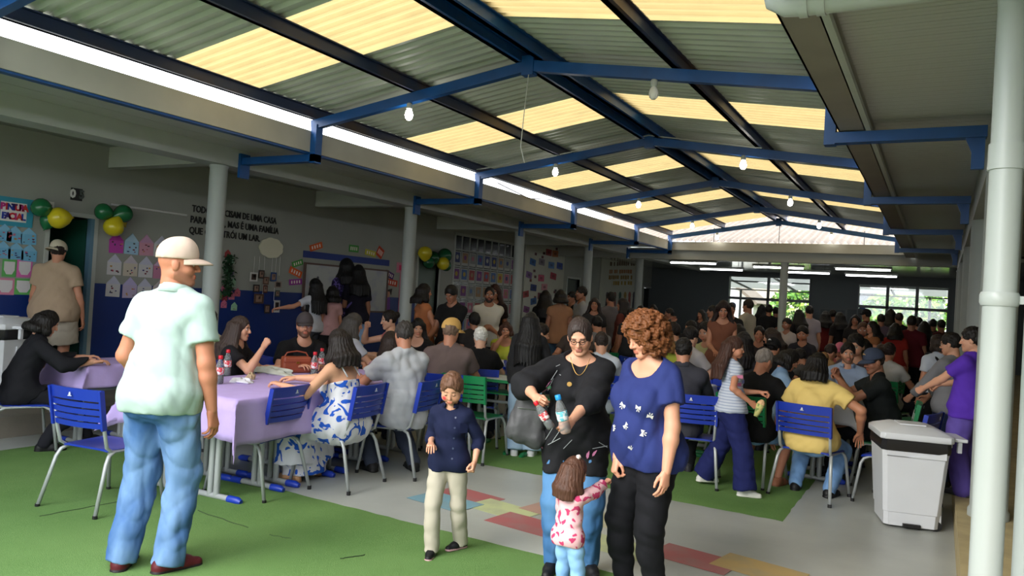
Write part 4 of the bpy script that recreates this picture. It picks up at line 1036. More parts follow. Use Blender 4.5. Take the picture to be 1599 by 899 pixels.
class Field:
    """signed distance grid, meshed with surface nets"""
    def __init__(s, lo, hi, h):
        s.lo = np.array(lo, np.float32); s.h = h
        s.n = np.maximum(4, np.ceil((np.array(hi) - np.array(lo)) / h).astype(int) + 1)
        s.f = np.full(tuple(s.n), .5, np.float32)
        s.ax = [s.lo[i] + h * np.arange(s.n[i], dtype=np.float32) for i in range(3)]
    def sub(s, lo, hi):
        a = np.clip(np.floor((np.asarray(lo) - s.lo) / s.h).astype(int), 0, s.n); b = np.clip(np.ceil((np.asarray(hi) - s.lo) / s.h).astype(int) + 1, 0, s.n)
        if np.any(b <= a): return None, None
        sl = tuple(slice(a[i], b[i]) for i in range(3))
        P = [s.ax[0][sl[0]][:, None, None], s.ax[1][sl[1]][None, :, None], s.ax[2][sl[2]][None, None, :]]
        return sl, P
    def dist(s, pr, m):
        k = pr[0]
        if k == 'c':
            _, a, b, ra, rb, axis, sc, planes = pr
            a = np.asarray(a, float); b = np.asarray(b, float)
            R = max(ra, rb) * (max(1, sc) if axis is not None else 1) + m
            sl, P = s.sub(np.minimum(a, b) - R, np.maximum(a, b) + R)
            if sl is None: return None, None
            q = [P[i] - np.float32(a[i]) for i in range(3)]; d = (b - a).astype(np.float32)
            if axis is not None:
                ax = np.asarray(axis, np.float32); kk = np.float32(1 / sc - 1)
                w = (q[0] * ax[0] + q[1] * ax[1] + q[2] * ax[2]) * kk
                q = [q[i] + w * ax[i] for i in range(3)]; d = d + ax * (d @ ax) * kk
            L = max(float(d @ d), 1e-9)
            t = np.clip((q[0] * d[0] + q[1] * d[1] + q[2] * d[2]) / np.float32(L), 0, 1)
            D = np.sqrt((q[0] - t * d[0]) ** 2 + (q[1] - t * d[1]) ** 2 + (q[2] - t * d[2]) ** 2) - (np.float32(ra) + t * np.float32(rb - ra))
            if axis is not None and sc < 1: D = D * np.float32((1 + sc) / 2)
        else:
            _, c, Rm, rad, planes = pr
            c = np.asarray(c, float); R = max(rad) + m
            sl, P = s.sub(c - R, c + R)
            if sl is None: return None, None
            q = [P[i] - np.float32(c[i]) for i in range(3)]
            Rm = np.asarray(Rm, np.float32)
            k0 = 0; k1 = 0
            for j in range(3):
                l = q[0] * Rm[0, j] + q[1] * Rm[1, j] + q[2] * Rm[2, j]
                k0 = k0 + (l / rad[j]) ** 2; k1 = k1 + (l / rad[j] ** 2) ** 2
            k0 = np.sqrt(k0); D = k0 * (k0 - 1) / np.sqrt(np.maximum(k1, 1e-6))
        for pt, n_ in planes or ():
            D = np.maximum(D, (P[0] - np.float32(pt[0])) * np.float32(n_[0]) + (P[1] - np.float32(pt[1])) * np.float32(n_[1]) + (P[2] - np.float32(pt[2])) * np.float32(n_[2]))
        return sl, D
    def add(s, pr, k=.02):
        sl, D = s.dist(pr, k + 2.5 * s.h)
        if sl is None: return
        A = s.f[sl]; hh = np.clip(.5 + .5 * (A - D) / k, 0, 1)
        s.f[sl] = A + (D - A) * hh - k * hh * (1 - hh)
    def cut(s, pr, k=.008):
        sl, D = s.dist(pr, k + 2.5 * s.h)
        if sl is None: return
        A = s.f[sl]; B = -D; hh = np.clip(.5 + .5 * (B - A) / k, 0, 1)
        s.f[sl] = A + (B - A) * hh + k * hh * (1 - hh)
    def plane(s, pt, n_):
        D = (s.ax[0][:, None, None] - np.float32(pt[0])) * np.float32(n_[0]) + (s.ax[1][None, :, None] - np.float32(pt[1])) * np.float32(n_[1]) + (s.ax[2][None, None, :] - np.float32(pt[2])) * np.float32(n_[2])
        s.f = np.maximum(s.f, D)
    def noise(s, amp, freq, seed):
        r = np.random.RandomState(seed); X, Y, Z = s.ax[0][:, None, None], s.ax[1][None, :, None], s.ax[2][None, None, :]
        w = 0
        for i in range(3):
            d = r.normal(size=3); d[2] *= 1.6; d = d / np.linalg.norm(d) * freq * r.uniform(.6, 1.5); p = r.uniform(0, 6.3)
            d2 = r.normal(size=3) * freq * .3
            w = w + 1 - 2 * np.abs(np.sin(.5 * (X * d[0] + Y * d[1] + Z * d[2] + p + 1.8 * np.sin(X * d2[0] + Y * d2[1] + Z * d2[2]))))
        s.f = s.f + np.float32(amp / 2) * w
    def mesh(s):
        f = s.f; sg = f < 0
        c = sg[:-1, :-1, :-1].astype(np.int8)
        for (i, j, k) in ((1, 0, 0), (0, 1, 0), (0, 0, 1), (1, 1, 0), (1, 0, 1), (0, 1, 1), (1, 1, 1)):
            c = c + sg[i:f.shape[0] - 1 + i, j:f.shape[1] - 1 + j, k:f.shape[2] - 1 + k]
        I = np.argwhere((c > 0) & (c < 8))
        if len(I) == 0: return np.zeros((0, 3)), np.zeros((0, 4), int)
        ids = np.full(c.shape, -1, np.int32); ids[I[:, 0], I[:, 1], I[:, 2]] = np.arange(len(I))
        acc = np.zeros((len(I), 3)); cnt = np.zeros(len(I))
        cs = [(a, b, d) for a in (0, 1) for b in (0, 1) for d in (0, 1)]
        vals = {q: f[I[:, 0] + q[0], I[:, 1] + q[1], I[:, 2] + q[2]] for q in cs}
        for q in cs:
            for ax in range(3):
                if q[ax] == 0:
                    p = list(q); p[ax] = 1; p = tuple(p); va, vb = vals[q], vals[p]; m_ = (va < 0) != (vb < 0)
                    t = np.where(m_, va / np.where(m_, va - vb, 1), 0); pos = np.tile(np.array(q, float), (len(I), 1)); pos[:, ax] = t
                    acc += pos * m_[:, None]; cnt += m_
        v = s.lo + s.h * (I + acc / cnt[:, None])
        fs = []
        for ax in range(3):
            o1, o2 = [(1, 2), (2, 0), (0, 1)][ax]
            sl0 = [slice(None)] * 3; sl1 = [slice(None)] * 3; sl0[ax] = slice(0, -1); sl1[ax] = slice(1, None)
            A = sg[tuple(sl0)]; B = sg[tuple(sl1)]
            for flip, E in ((False, A & ~B), (True, ~A & B)):
                J = np.argwhere(E); J = J[(J[:, o1] > 0) & (J[:, o2] > 0) & (J[:, o1] < f.shape[o1] - 1) & (J[:, o2] < f.shape[o2] - 1)]
                if len(J) == 0: continue
                def cell(a, b):
                    K = J.copy(); K[:, o1] -= a; K[:, o2] -= b; return ids[K[:, 0], K[:, 1], K[:, 2]]
                q = np.stack([cell(1, 1), cell(0, 1), cell(0, 0), cell(1, 0)], 1)
                fs.append(q[:, ::-1] if flip else q)
        fq = np.concatenate(fs) if fs else np.zeros((0, 4), int)
        fq = fq[(fq >= 0).all(1)]
        return v, fq

def mesh_obj(name, chunks, m, parent=None, colors=None):
    vs = np.concatenate([c[0] for c in chunks]); k = 0; qs = []
    for v, q in chunks:
        qs.append(q + k); k += len(v)
    qs = np.concatenate(qs).astype(np.int32)
    me = bpy.data.meshes.new(name); nf = len(qs)
    me.vertices.add(len(vs)); me.vertices.foreach_set('co', vs.astype(np.float32).ravel())
    me.loops.add(nf * 4); me.loops.foreach_set('vertex_index', qs.ravel())
    me.polygons.add(nf); me.polygons.foreach_set('loop_start', np.arange(0, nf * 4, 4, dtype=np.int32))
    me.polygons.foreach_set('use_smooth', np.ones(nf, bool))
    me.update(calc_edges=True)
    if colors is not None:
        at = me.color_attributes.new('Col', 'FLOAT_COLOR', 'POINT')
        cc = np.ones((len(vs), 4), np.float32); cc[:, :3] = colors; at.data.foreach_set('color', cc.ravel())
    me.materials.append(m)
    o = bpy.data.objects.new(name, me); COL.objects.link(o)
    if parent is not None: o.parent = parent
    return o

def lin3(c): return np.array(lin(c)[:3])
def attr_mat(name, rough, bump=0.0, bscale=60):
    m = bpy.data.materials.new(name); m.use_nodes = True; n = m.node_tree.nodes; l = m.node_tree.links; b = n['Principled BSDF']
    a = n.new('ShaderNodeAttribute'); a.attribute_name = 'Col'; l.new(a.outputs['Color'], b.inputs['Base Color'])
    b.inputs['Roughness'].default_value = rough; b.inputs['Specular IOR Level'].default_value = .35
    if bump:
        tc = n.new('ShaderNodeTexCoord'); nz = n.new('ShaderNodeTexNoise'); nz.inputs['Scale'].default_value = bscale; l.new(tc.outputs['Object'], nz.inputs['Vector'])
        bp = n.new('ShaderNodeBump'); bp.inputs['Strength'].default_value = bump; bp.inputs['Distance'].default_value = .01; l.new(nz.outputs[0], bp.inputs['Height']); l.new(bp.outputs[0], b.inputs['Normal'])
    return m
M_skin = attr_mat('skin', .5, .05, 90)
M_shoe = attr_mat('shoe', .55, .1, 60)

def fab(rgb, kind='plain', rgb2=None):
    key = 'fabric_%s_%d_%d_%d' % ((kind,) + tuple(rgb)) + ('' if rgb2 is None else '_%d_%d_%d' % tuple(rgb2))
    if key in MATS: return MATS[key]
    if kind == 'plain':
        return mat(key, rgb, .85, spec=.2, var=.05, vscale=5, bump=.28, bscale=14, stretch=(1, 1, .6))
    if kind == 'denim':
        return mat(key, rgb, .85, spec=.2, rgb2=rgb2 or tuple(min(255, int(v * 1.35 + 14)) for v in rgb), vscale=3.2, lo=.38, hi=.66, bump=.5, bscale=13, stretch=(1, 1, .5), detail=5)
    m = bpy.data.materials.new(key); m.use_nodes = True; MATS[key] = m; n = m.node_tree.nodes; l = m.node_tree.links; b = n['Principled BSDF']
    b.inputs['Roughness'].default_value = .85; b.inputs['Specular IOR Level'].default_value = .2
    tc = n.new('ShaderNodeTexCoord'); mx = n.new('ShaderNodeMix'); mx.data_type = 'RGBA'; mx.inputs[6].default_value = lin(rgb); mx.inputs[7].default_value = lin(rgb2)
    mr = n.new('ShaderNodeMapRange'); l.new(mr.outputs[0], mx.inputs[0]); l.new(mx.outputs[2], b.inputs['Base Color'])
    if kind == 'stripe':
        sx = n.new('ShaderNodeSeparateXYZ'); l.new(tc.outputs['Object'], sx.inputs[0]); mu = n.new('ShaderNodeMath'); mu.operation = 'MULTIPLY'; mu.inputs[1].default_value = 260
        l.new(sx.outputs[2], mu.inputs[0]); sn = n.new('ShaderNodeMath'); sn.operation = 'SINE'; l.new(mu.outputs[0], sn.inputs[0]); l.new(sn.outputs[0], mr.inputs[0]); mr.inputs[1].default_value = .2; mr.inputs[2].default_value = .5
    else:
        nz = n.new('ShaderNodeTexNoise'); nz.inputs['Scale'].default_value = {'floral': 9, 'flower_small': 30, 'sparse': 7, 'camo': 12}[kind]; nz.inputs['Detail'].default_value = 1.5 if kind == 'floral' else .5
        nz.inputs['Distortion'].default_value = 1.6 if kind == 'floral' else .6
        l.new(tc.outputs['Object'], nz.inputs['Vector']); l.new(nz.outputs[0], mr.inputs[0]); lo_ = {'floral': .555, 'flower_small': .57, 'sparse': .66, 'camo': .5}[kind]; mr.inputs[1].default_value = lo_; mr.inputs[2].default_value = lo_ + .015
    nb = n.new('ShaderNodeTexNoise'); nb.inputs['Scale'].default_value = 9; l.new(tc.outputs['Object'], nb.inputs['Vector']); bp = n.new('ShaderNodeBump'); bp.inputs['Strength'].default_value = .35; bp.inputs['Distance'].default_value = .02
    l.new(nb.outputs[0], bp.inputs['Height']); l.new(bp.outputs[0], b.inputs['Normal'])
    return m
def hairmat(rgb):
    key = 'hair_%d_%d_%d' % tuple(rgb)
    return mat(key, rgb, .55, spec=.28, var=.3, vscale=26, bump=.5, bscale=34, stretch=(2.2, 2.2, .25), detail=3)

I3 = np.eye(3)
# ---- head (unit scale, about .25 tall), in its own frame: x right, y forward, z up
HEADS = {}
def child_head(h):
    F = Field((-.11, -.125, -.14), (.11, .13, .155), h)
    F.add(('e', (0, -.012, .030), I3, (.082, .100, .100), None), .01)
    F.add(('e', (0, .026, -.028), I3, (.064, .058, .070), None), .035)
    for s_ in (-1, 1):
        F.add(('e', (s_ * .038, .050, -.036), I3, (.030, .028, .028), None), .028)
        F.add(('e', (s_ * .081, -.008, -.006), I3, (.010, .020, .030), None), .006)
    F.add(('e', (0, .060, -.088), I3, (.020, .016, .015), None), .022)
    for s_ in (-1, 1): F.cut(('e', (s_ * .0305, .102, .004), I3, (.019, .016, .013), None), .014)
    F.add(('c', (0, .084, .008), (0, .096, -.026), .006, .011, None, 1, None), .012)
    F.cut(('c', (-.015, .093, -.0625), (.015, .093, -.0625), .002, .002, None, 1, None), .006)
    F.add(('c', (-.013, .0825, -.0585), (.013, .0825, -.0585), .0075, .0075, None, 1, None), .007)
    F.add(('c', (-.011, .081, -.068), (.011, .081, -.068), .008, .008, None, 1, None), .007)
    for s_ in (-1, 1): F.add(('e', (s_ * .0305, .0765, .0045), I3, (.0130, .0130, .0120), None), .002)
    F.add(('c', (0, -.03, -.06), (0, -.035, -.14), .046, .046, None, 1, None), .03)
    return F.mesh()
def head_mesh(sex, h):
    key = (sex, h)
    if key in HEADS: return HEADS[key]
    F = Field((-.11, -.125, -.15), (.11, .13, .155), h)
    f_ = sex != 'm'; ch = sex == 'c'
    if ch: return HEADS.setdefault(key, child_head(h))
    F.add(('e', (0, -.012, .036), I3, (.077, .097, .099), None), .01)
    F.add(('e', (0, .024, -.032), I3, (.057 if f_ else .061, .062, .082), None), .03)
    for s_ in (-1, 1):
        F.add(('c', (s_ * .046, -.002, -.05), (s_ * .018, .062, -.098), .022 if f_ else .026, .017 if f_ else .021, None, 1, None), .03)
        F.add(('e', (s_ * .036, .054, -.028), I3, (.026, .026, .026), None), .022)
        F.add(('e', (s_ * .077, -.008, -.004), I3, (.010, .021, .032), None), .006)
    F.add(('e', (0, .07, -.100), I3, (.020, .017, .016), None), .018)
    F.add(('c', (-.03, .077, .026), (.03, .077, .026), .012 if f_ else .015, .012 if f_ else .015, None, 1, None), .02)
    for s_ in (-1, 1): F.cut(('e', (s_ * .0305, .099, .007), I3, (.019, .016, .013), None), .012)
    F.add(('c', (0, .088, .016), (0, .107, -.026), .0075, .0125, None, 1, None), .012)
    for s_ in (-1, 1): F.add(('e', (s_ * .0125, .094, -.031), I3, (.009, .010, .008), None), .008)
    F.cut(('c', (-.018, .096, -.0635), (.018, .096, -.0635), .0025, .0025, None, 1, None), .006)
    F.add(('c', (-.015, .086, -.0585), (.015, .086, -.0585), .0075, .0075, None, 1, None), .006)
    F.add(('c', (-.013, .085, -.070), (.013, .085, -.070), .0085, .0085, None, 1, None), .006)
    for s_ in (-1, 1): F.add(('e', (s_ * .0305, .0765, .0065), I3, (.0125, .0125, .0115), None), .002)
    F.add(('c', (0, -.03, -.06), (0, -.035, -.15), .05 if f_ else .056, .05 if f_ else .058, None, 1, None), .03)
    HEADS[key] = F.mesh(); return HEADS[key]
def head_colors(v, skin, hairc, o):
    n_ = len(v); x, y, z = v[:, 0], v[:, 1], v[:, 2]; ax_ = np.abs(x)
    sk = lin3(skin); C = np.tile(sk, (n_, 1)); hc = lin3(hairc)
    def mixc(mask, col, a=1.0):
        w = (np.clip(mask, 0, 1) * a)[:, None]; C[:] = C * (1 - w) + np.asarray(col) * w
    red = sk * np.array([1.06, .78, .76])
    mixc(np.exp(-(((ax_ - .04) / .018) ** 2 + ((z + .03) / .02) ** 2)) * (y > .03), red, .5)
    mixc(np.exp(-((x / .014) ** 2 + ((z + .028) / .016) ** 2)) * (y > .085), red, .45)
    front = (y > .03)
    if o.get('beard'):
        b = np.clip((-.028 - .35 * np.clip(y - .02, 0, 1) - z) / .015, 0, 1) * (y > -.015) * (z > -.135) + np.clip((-.040 - z) / .008, 0, 1) * (z > -.058) * (ax_ < .03) * (y > .06)
        mixc(b, hc, o['beard'])
    lips = np.minimum(np.hypot(np.maximum(ax_ - .016, 0), np.hypot(y - .088, z + .0585)) - .0085, np.hypot(np.maximum(ax_ - .014, 0), np.hypot(y - .087, z + .070)) - .0095)
    lc = sk * np.array([.95, .52, .52]) if not o.get('lip') else lin3(o['lip'])
    mixc(np.clip(-lips / .003, 0, 1) * (y > .078), lc, .85)
    bz = .027 - .18 * np.maximum(ax_ - .03, 0)
    mixc(((ax_ > .012) & (ax_ < .047) & (np.abs(z - bz) < .0045) & (y > .05)).astype(float), hc * .8 + sk * .1, .85)
    ed = np.sqrt((ax_ - .0305) ** 2 + (y - .0765) ** 2 + (z - .0065) ** 2)
    eye = (ed < .0142) & (y > .079)
    if o.get('eyes') == 'down':
        mixc((eye & (z < .003)).astype(float), lin3((40, 26, 22)), .9); mixc((eye & (z >= .003)).astype(float), sk * .86, .8)
    else:
        mixc(eye.astype(float), lin3((205, 196, 188)), 1)
        mixc((eye & (np.hypot(ax_ - .0305, z - .006) < .0062)).astype(float), lin3((34, 22, 18)), 1)
        mixc((eye & (z > .0125)).astype(float), lin3((38, 26, 24)), .8)
    if o.get('shave'):
        mixc(np.clip((z - .03 + .55 * np.clip(y, 0, 1) * 0 + .3 * (y - .05)) / .02, 0, 1) * (y < .06), hc, .55)
    if o.get('blush'):
        m_ = np.exp(-(((x - .045) / .013) ** 2 + ((z + .028) / .014) ** 2)) * (y > .03); mixc(np.clip(m_ * 1.8, 0, 1), lin3((196, 40, 60)), .9)
    return C

# ---- hands: fingers along +y, palm towards -z, thumb on -x (right hand)
HANDS = {}
def hand_mesh(pose, h):
    key = (pose, h)
    if key in HANDS: return HANDS[key]
    F = Field((-.10, -.045, -.12), (.065, .215, .05), h)
    kn = [(-.029, .086, 0), (-.0095, .092, .003), (.0105, .088, .002), (.028, .079, -.002)]
    Ls = [(.040, .024, .020), (.044, .028, .021), (.041, .026, .021), (.032, .020, .018)]
    cur = {'relax': (22, 32, 18), 'flat': (6, 8, 6), 'grip': (62, 70, 35), 'fist': (82, 88, 55), 'point': (35, 45, 25)}[pose]
    F.add(('c', (0, -.035, 0), (0, .01, 0), .025, .027, (0, 0, 1), .75, None), .012)
    for i, k_ in enumerate(kn):
        F.add(('c', (k_[0] * .55, .012, -.003), k_, .0145, .0115, None, 1, None), .014)
    for i, k_ in enumerate(kn):
        p = np.array(k_, float); a = 0; spread = (-.10, -.02, .05, .13)[i] * (.4 if pose in ('grip', 'fist') else 1)
        for j in range(3):
            a += math.radians(cur[j] * (.8 + .12 * i)); d = np.array([spread * math.cos(a), math.cos(a), -math.sin(a)]); q = p + nrm(d) * Ls[i][j]
            r0, r1 = (.0093, .0084, .0076)[j], (.0086, .0078, .0066)[j]
            if i == 3: r0 *= .87; r1 *= .87
            F.add(('c', p, q, r0, r1, None, 1, None), .003); p = q
    th = [(-.014, .018, -.008), (-.042, .048, -.018), (-.052, .080, -.026), (-.053, .105, -.030)]
    if pose in ('grip', 'fist'): th = [(-.014, .018, -.008), (-.036, .046, -.03), (-.030, .072, -.05), (-.016, .088, -.058)]
    F.add(('c', th[0], th[1], .017, .0125, None, 1, None), .012)
    F.add(('c', th[1], th[2], .0118, .0098, None, 1, None), .004); F.add(('c', th[2], th[3], .0095, .0078, None, 1, None), .003)
    HANDS[key] = F.mesh(); return HANDS[key]

SHOES = {}
def shoe_mesh(kind, h):
    """foot points +y, sole at z=0, ankle axis at origin"""
    key = (kind, h)
    if key in SHOES: return SHOES[key]
    F = Field((-.075, -.11, -.012), (.075, .215, .16), h)
    F.add(('c', (0, -.045, .035), (0, .07, .032), .040, .043, (0, 0, 1), 1.05, None), .02)
    F.add(('c', (0, .07, .032), (.004, .145, .026), .043, .032, (0, 0, 1), .85, None), .02)
    F.add(('c', (0, -.02, .05), (0, -.015, .09), .042, .040, None, 1, [((0, 0, .092), (0, .25, .97))]), .025)
    F.add(('c', (0, .0, .07), (0, .09, .045), .036, .03, None, 1, [((0, 0, .092), (0, .25, .97))]), .02)
    F.add(('c', (0, -.045, .012), (.002, .14, .012), .044, .040, (0, 0, 1), .35, None), .006)
    F.plane((0, 0, 0), (0, 0, -1))
    if kind == 'sneaker': F.cut(('c', (0, -.02, .09), (0, -.02, .16), .030, .034, None, 1, None), .004)
    HM = F.mesh(); SHOES[key] = HM; return HM

def ik(a, c, l1, l2, hint):
    a = np.asarray(a, float); c = np.asarray(c, float); d = c - a; L = np.linalg.norm(d); mx_ = (l1 + l2) * .995
    if L > mx_: c = a + d / L * mx_; d = c - a; L = mx_
    if L < abs(l1 - l2) + .02: L = abs(l1 - l2) + .02
    u = nrm(d); x = (l1 * l1 - l2 * l2 + L * L) / (2 * L); hgt = math.sqrt(max(0, l1 * l1 - x * x))
    hh = np.asarray(hint, float); hh = nrm(hh - u * (hh @ u))
    return a + u * x + hh * hgt, c
def rot(axis, deg):
    M = Matrix.Rotation(math.radians(deg), 3, Vector(axis)); return np.array(M)

NPERS = 0
DISCS = []
def footprint(x, y, yaw, sit, s=1.0):
    a = math.radians(yaw); f_ = (-math.sin(a), math.cos(a)); L = [(x, y, .23)]
    if sit: L.append((x + f_[0] * .36, y + f_[1] * .36, .19))
    return L
def person(label, x, y, yaw, H=1.7, z=0.0, sit=False, sex='m', w=1.0, lean=0, side=0, twist=0, head=(0, 0, 0), rh=None, lh=None, rdors=None, ldors=None,
           rpose='relax', lpose='relax', feet=None, footyaw=(-8, 8), shirt=None, pants=None, shoe=(40, 40, 44), sole=None, hair=None, skin=(196, 142, 112), hk=1.0,
           res=.014, face=None, belly=0, bust=0, hips=0, seatz=.432, group=None, relbow=None, lelbow=None, cap=None, glasses=None, dress=None, sandal=False, legs=True, wristdir=None):
    """x right, y forward, z up in the person's own frame; yaw 0 faces +Y of the hall, 90 faces -X"""
    global NPERS
    NPERS += 1; seed = NPERS
    DISCS.extend(footprint(x, y, yaw, sit))
    root = empty('person', (x, y, z), math.radians(yaw)); tag(root, label, 'person', group)
    s = H / (1.47 + .23 * hk); far = res > .017; hd_h = .0048 if res < .012 else (.0065 if not far else .011); hn_h = .0042 if res < .012 else (.006 if not far else .009)
    face = face or {}; hair = hair or {'style': 'short', 'rgb': (30, 24, 20)}; shirt = shirt or {'rgb': (60, 60, 64)}; fe = sex != 'm'
    # --- skeleton
    hw = (.088 + .012 * hips) * s
    if sit: P = V(0, -.07 * s, seatz + .095 * s)
    else: P = V(0, 0, .925 * s)
    T = rot((0, 0, 1), twist) @ rot((0, 1, 0), side) @ rot((1, 0, 0), -lean)
    pel = rot((1, 0, 0), -lean * .3) if not sit else rot((1, 0, 0), 6)
    u, r, fwd = T @ V(0, 0, 1), T @ V(1, 0, 0), T @ V(0, 1, 0)
    waist = P + pel @ V(0, -.0, .12 * s); chest = waist + u * .18 * s; nb = waist + u * .375 * s - fwd * .012 * s
    shw = (.148 if fe else .163) * s * (1 + .35 * (w - 1))
    sh = [chest + u * .145 * s + r * shw * e - fwd * .008 * s for e in (1, -1)]
    HR = rot((0, 0, 1), head[0]) @ T @ rot((0, 0, 1), 0) @ rot((1, 0, 0), lean * .75) @ rot((1, 0, 0), -head[1]) @ rot((0, 1, 0), head[2])
    ks = .895 * s * hk; hc = nb + (.5 * u + .5 * V(0, 0, 1)) * .055 * s + HR @ V(0, .012, .125) * ks
    def hp(a): return hc + HR @ (np.asarray(a, float) * ks)
    ua, fa = .285 * s, .25 * s
    hands = []
    for i, (tgt, e, hint) in enumerate(((rh, 1, relbow), (lh, -1, lelbow))):
        if tgt is None: tgt = (e * (shw + .075 * s), .05 * s, .80 * s) if not sit else (e * .15, .36, .80)
        if hint is None: hint = (e * .35, -1, -.2) if not sit else (e * .7, -.3, -.8)
        el, wr = ik(sh[i], tgt, ua, fa, hint); hands.append((el, wr, e))
    hipj = [P + pel @ V(e * hw, 0, -.02 * s) for e in (1, -1)]
    if feet is None:
        feet = ((.10 * s, .02, 0), (-.10 * s, -.02, 0)) if not sit else ((.14, .36, 0), (-.14, .33, 0))
    ul, ll = .42 * s, .415 * s; legj = []
    for i, e in enumerate((1, -1)):
        fy = math.radians(footyaw[i]); an = V(*feet[i]) + V(0, 0, .085 * s)
        kn, an = ik(hipj[i], an, ul, ll, (e * .15, 1, .4 if sit else 0)); legj.append((kn, an, fy))
    # --- primitives
    gs = min(1.0, .25 + .75 * s)
    def torso(g, loose=0.0, neck=False):
        L = []
        tw = w * s
        L.append((('c', hipj[0] + V(0, 0, .02 * s), hipj[1] + V(0, 0, .02 * s), (.088 + .02 * hips) * tw + g, (.088 + .02 * hips) * tw + g, fwd, 1.1, None), .05))
        L.append((('c', P, waist, .098 * tw + g + loose, (.090 if fe else .097) * tw + g + loose, r, 1.25, None), .05))
        L.append((('c', waist, chest + u * .02 * s, (.090 if fe else .097) * tw + g + loose, .100 * tw + g + loose * .6, r, 1.32 if not fe else 1.24, None), .05))
        L.append((('c', sh[0] - u * .035 * s - r * .035 * s, sh[1] - u * .035 * s + r * .035 * s, .056 * s + g, .056 * s + g, None, 1, None), .06))
        if not fe: L.append((('c', chest + r * .06 * s + fwd * .035 * tw, chest - r * .06 * s + fwd * .035 * tw, .078 * tw + g, .078 * tw + g, None, 1, None), .05))
        for e, q in ((1, sh[0]), (-1, sh[1])):
            L.append((('c', q - r * e * .02 * s, nb + u * .02 * s + r * e * .02 * s, .048 * s + g, .045 * s + g, None, 1, None), .05))
        if belly: L.append((('e', waist + fwd * (.06 + .02 * belly) * tw - u * .0, T, (.12 * tw + g, (.075 + .02 * belly) * tw + g, .12 * tw + g), None), .05))
        if bust:
            for e in (-1, 1): L.append((('e', chest - u * .005 * s + r * e * .065 * tw + fwd * .078 * tw, T, ((.062 + .012 * bust) * tw + g, (.055 + .014 * bust) * tw + g, (.062 + .012 * bust) * tw + g), None), .035))
        for e in (-1, 1): L.append((('e', P + pel @ V(e * .06 * s, -.06 * tw, -.045 * s), I3, ((.075 + .01 * hips) * tw + g, (.075 + .012 * hips) * tw + g, .08 * tw + g), None), .05))
        return L
    def arm(i, t0, t1, g, flare=0.0):
        """sleeve or limb from parameter t0 to t1: 0-1 upper arm, 1-2 forearm"""
        el, wr, e = hands[i]; L = []; aw = (1 + .6 * (w - 1)) * s
        A, B = sh[i], el; R0, R1, R2 = .050 * aw, .041 * aw, .026 * s * (.5 + .5 * w)
        if fe: R0, R1, R2 = R0 * .94, R1 * .92, R2 * .92
        t = min(1, t1); q = A + (B - A) * t; pl = None
        if t1 < 1: pl = [(q, nrm(B - A))]
        qq = q if t1 >= 1 else A + (B - A) * min(1, t + .2)
        rq = R0 + (R1 - R0) * t
        L.append((('c', A, qq, R0 + g, rq + g + flare, None, 1, pl), .025))
        if t1 > 1:
            t = t1 - 1; q = B + (wr - B) * t; pl = [(q, nrm(wr - B))] if t < 1 else None
            mid = B + (wr - B) * .3
            L.append((('c', B, mid, R1 + g, R1 * 1.02 + g, None, 1, None), .02))
            L.append((('c', mid, q + (wr - B) * (.1 if pl else 0), R1 * 1.02 + g, R1 + (R2 - R1) * t + g + flare, None, 1, pl), .02))
        return L
    def leg(i, t1, g, flare=0.0, loose=0.0):
        kn, an, fy = legj[i]; L = []; lw = (1 + .7 * (w - 1)) * s; hp_ = hipj[i]
        R0, R1, R2 = (.082 + .012 * hips) * lw, .053 * lw, .035 * s
        t = min(1, t1); q = hp_ + (kn - hp_) * t; pl = [(q, nrm(kn - hp_))] if t1 < 1 else None
        L.append((('c', hp_, hp_ + (kn - hp_) * min(1, t + (.12 if pl else 0)), R0 + g + loose, R0 + (R1 - R0) * t + g + loose + (flare if pl else 0), None, 1, pl), .03))
        if t1 > 1:
            t = t1 - 1; q = kn + (an - kn) * t; pl = [(q, nrm(an - kn))] if t < .999 or flare else None
            L.append((('c', kn, q + (an - kn) * (.1 if pl else 0), R1 + g + loose, R1 + (R2 - R1) * t + g + loose + flare, None, 1, pl), .03))
            c_ = kn + (an - kn) * .3 - nrm(np.cross(V(1, 0, 0), an - kn)) * -.018 * s
            if t > .4: L.append((('e', c_, I3, (.046 * lw + g, .052 * lw + g, .12 * s), None), .03))
        return L
    allp = [P, waist, chest, nb, hc] + sh + [q for h_ in hands for q in h_[:2]] + [q for l_ in legj for q in l_[:2]] + hipj
    lo = np.min(allp, 0) - .19 * max(w, 1) * s - .03; hi = np.max(allp, 0) + .19 * max(w, 1) * s + .03
    # --- body
    F = Field(lo, hi, res if not far else res)
    for pr, k in torso(0): F.add(pr, k * s)
    for i in (0, 1):
        for pr, k in arm(i, 0, 2, 0): F.add(pr, k * s)
        if legs:
            for pr, k in leg(i, 2, 0): F.add(pr, k * s)
    F.add(('c', nb - u * .03 * s, hp((0, -.025, -.07)), (.052 if fe else .06) * s, (.048 if fe else .056) * s, None, 1, None), .035 * s)
    bm = F.mesh(); chunks = [bm]; cols = [np.tile(lin3(skin), (len(bm[0]), 1))]
    hv, hq = head_mesh('c' if hk > 1.1 else sex, hd_h); rf = face.get('round', 1.0); chunks.append((hc + (hv * np.array([rf, 1 + (rf - 1) * .3, 1]) * ks) @ HR.T, hq)); cols.append(head_colors(hv, skin, hair['rgb'] if 'brow' not in face else face['brow'], face))
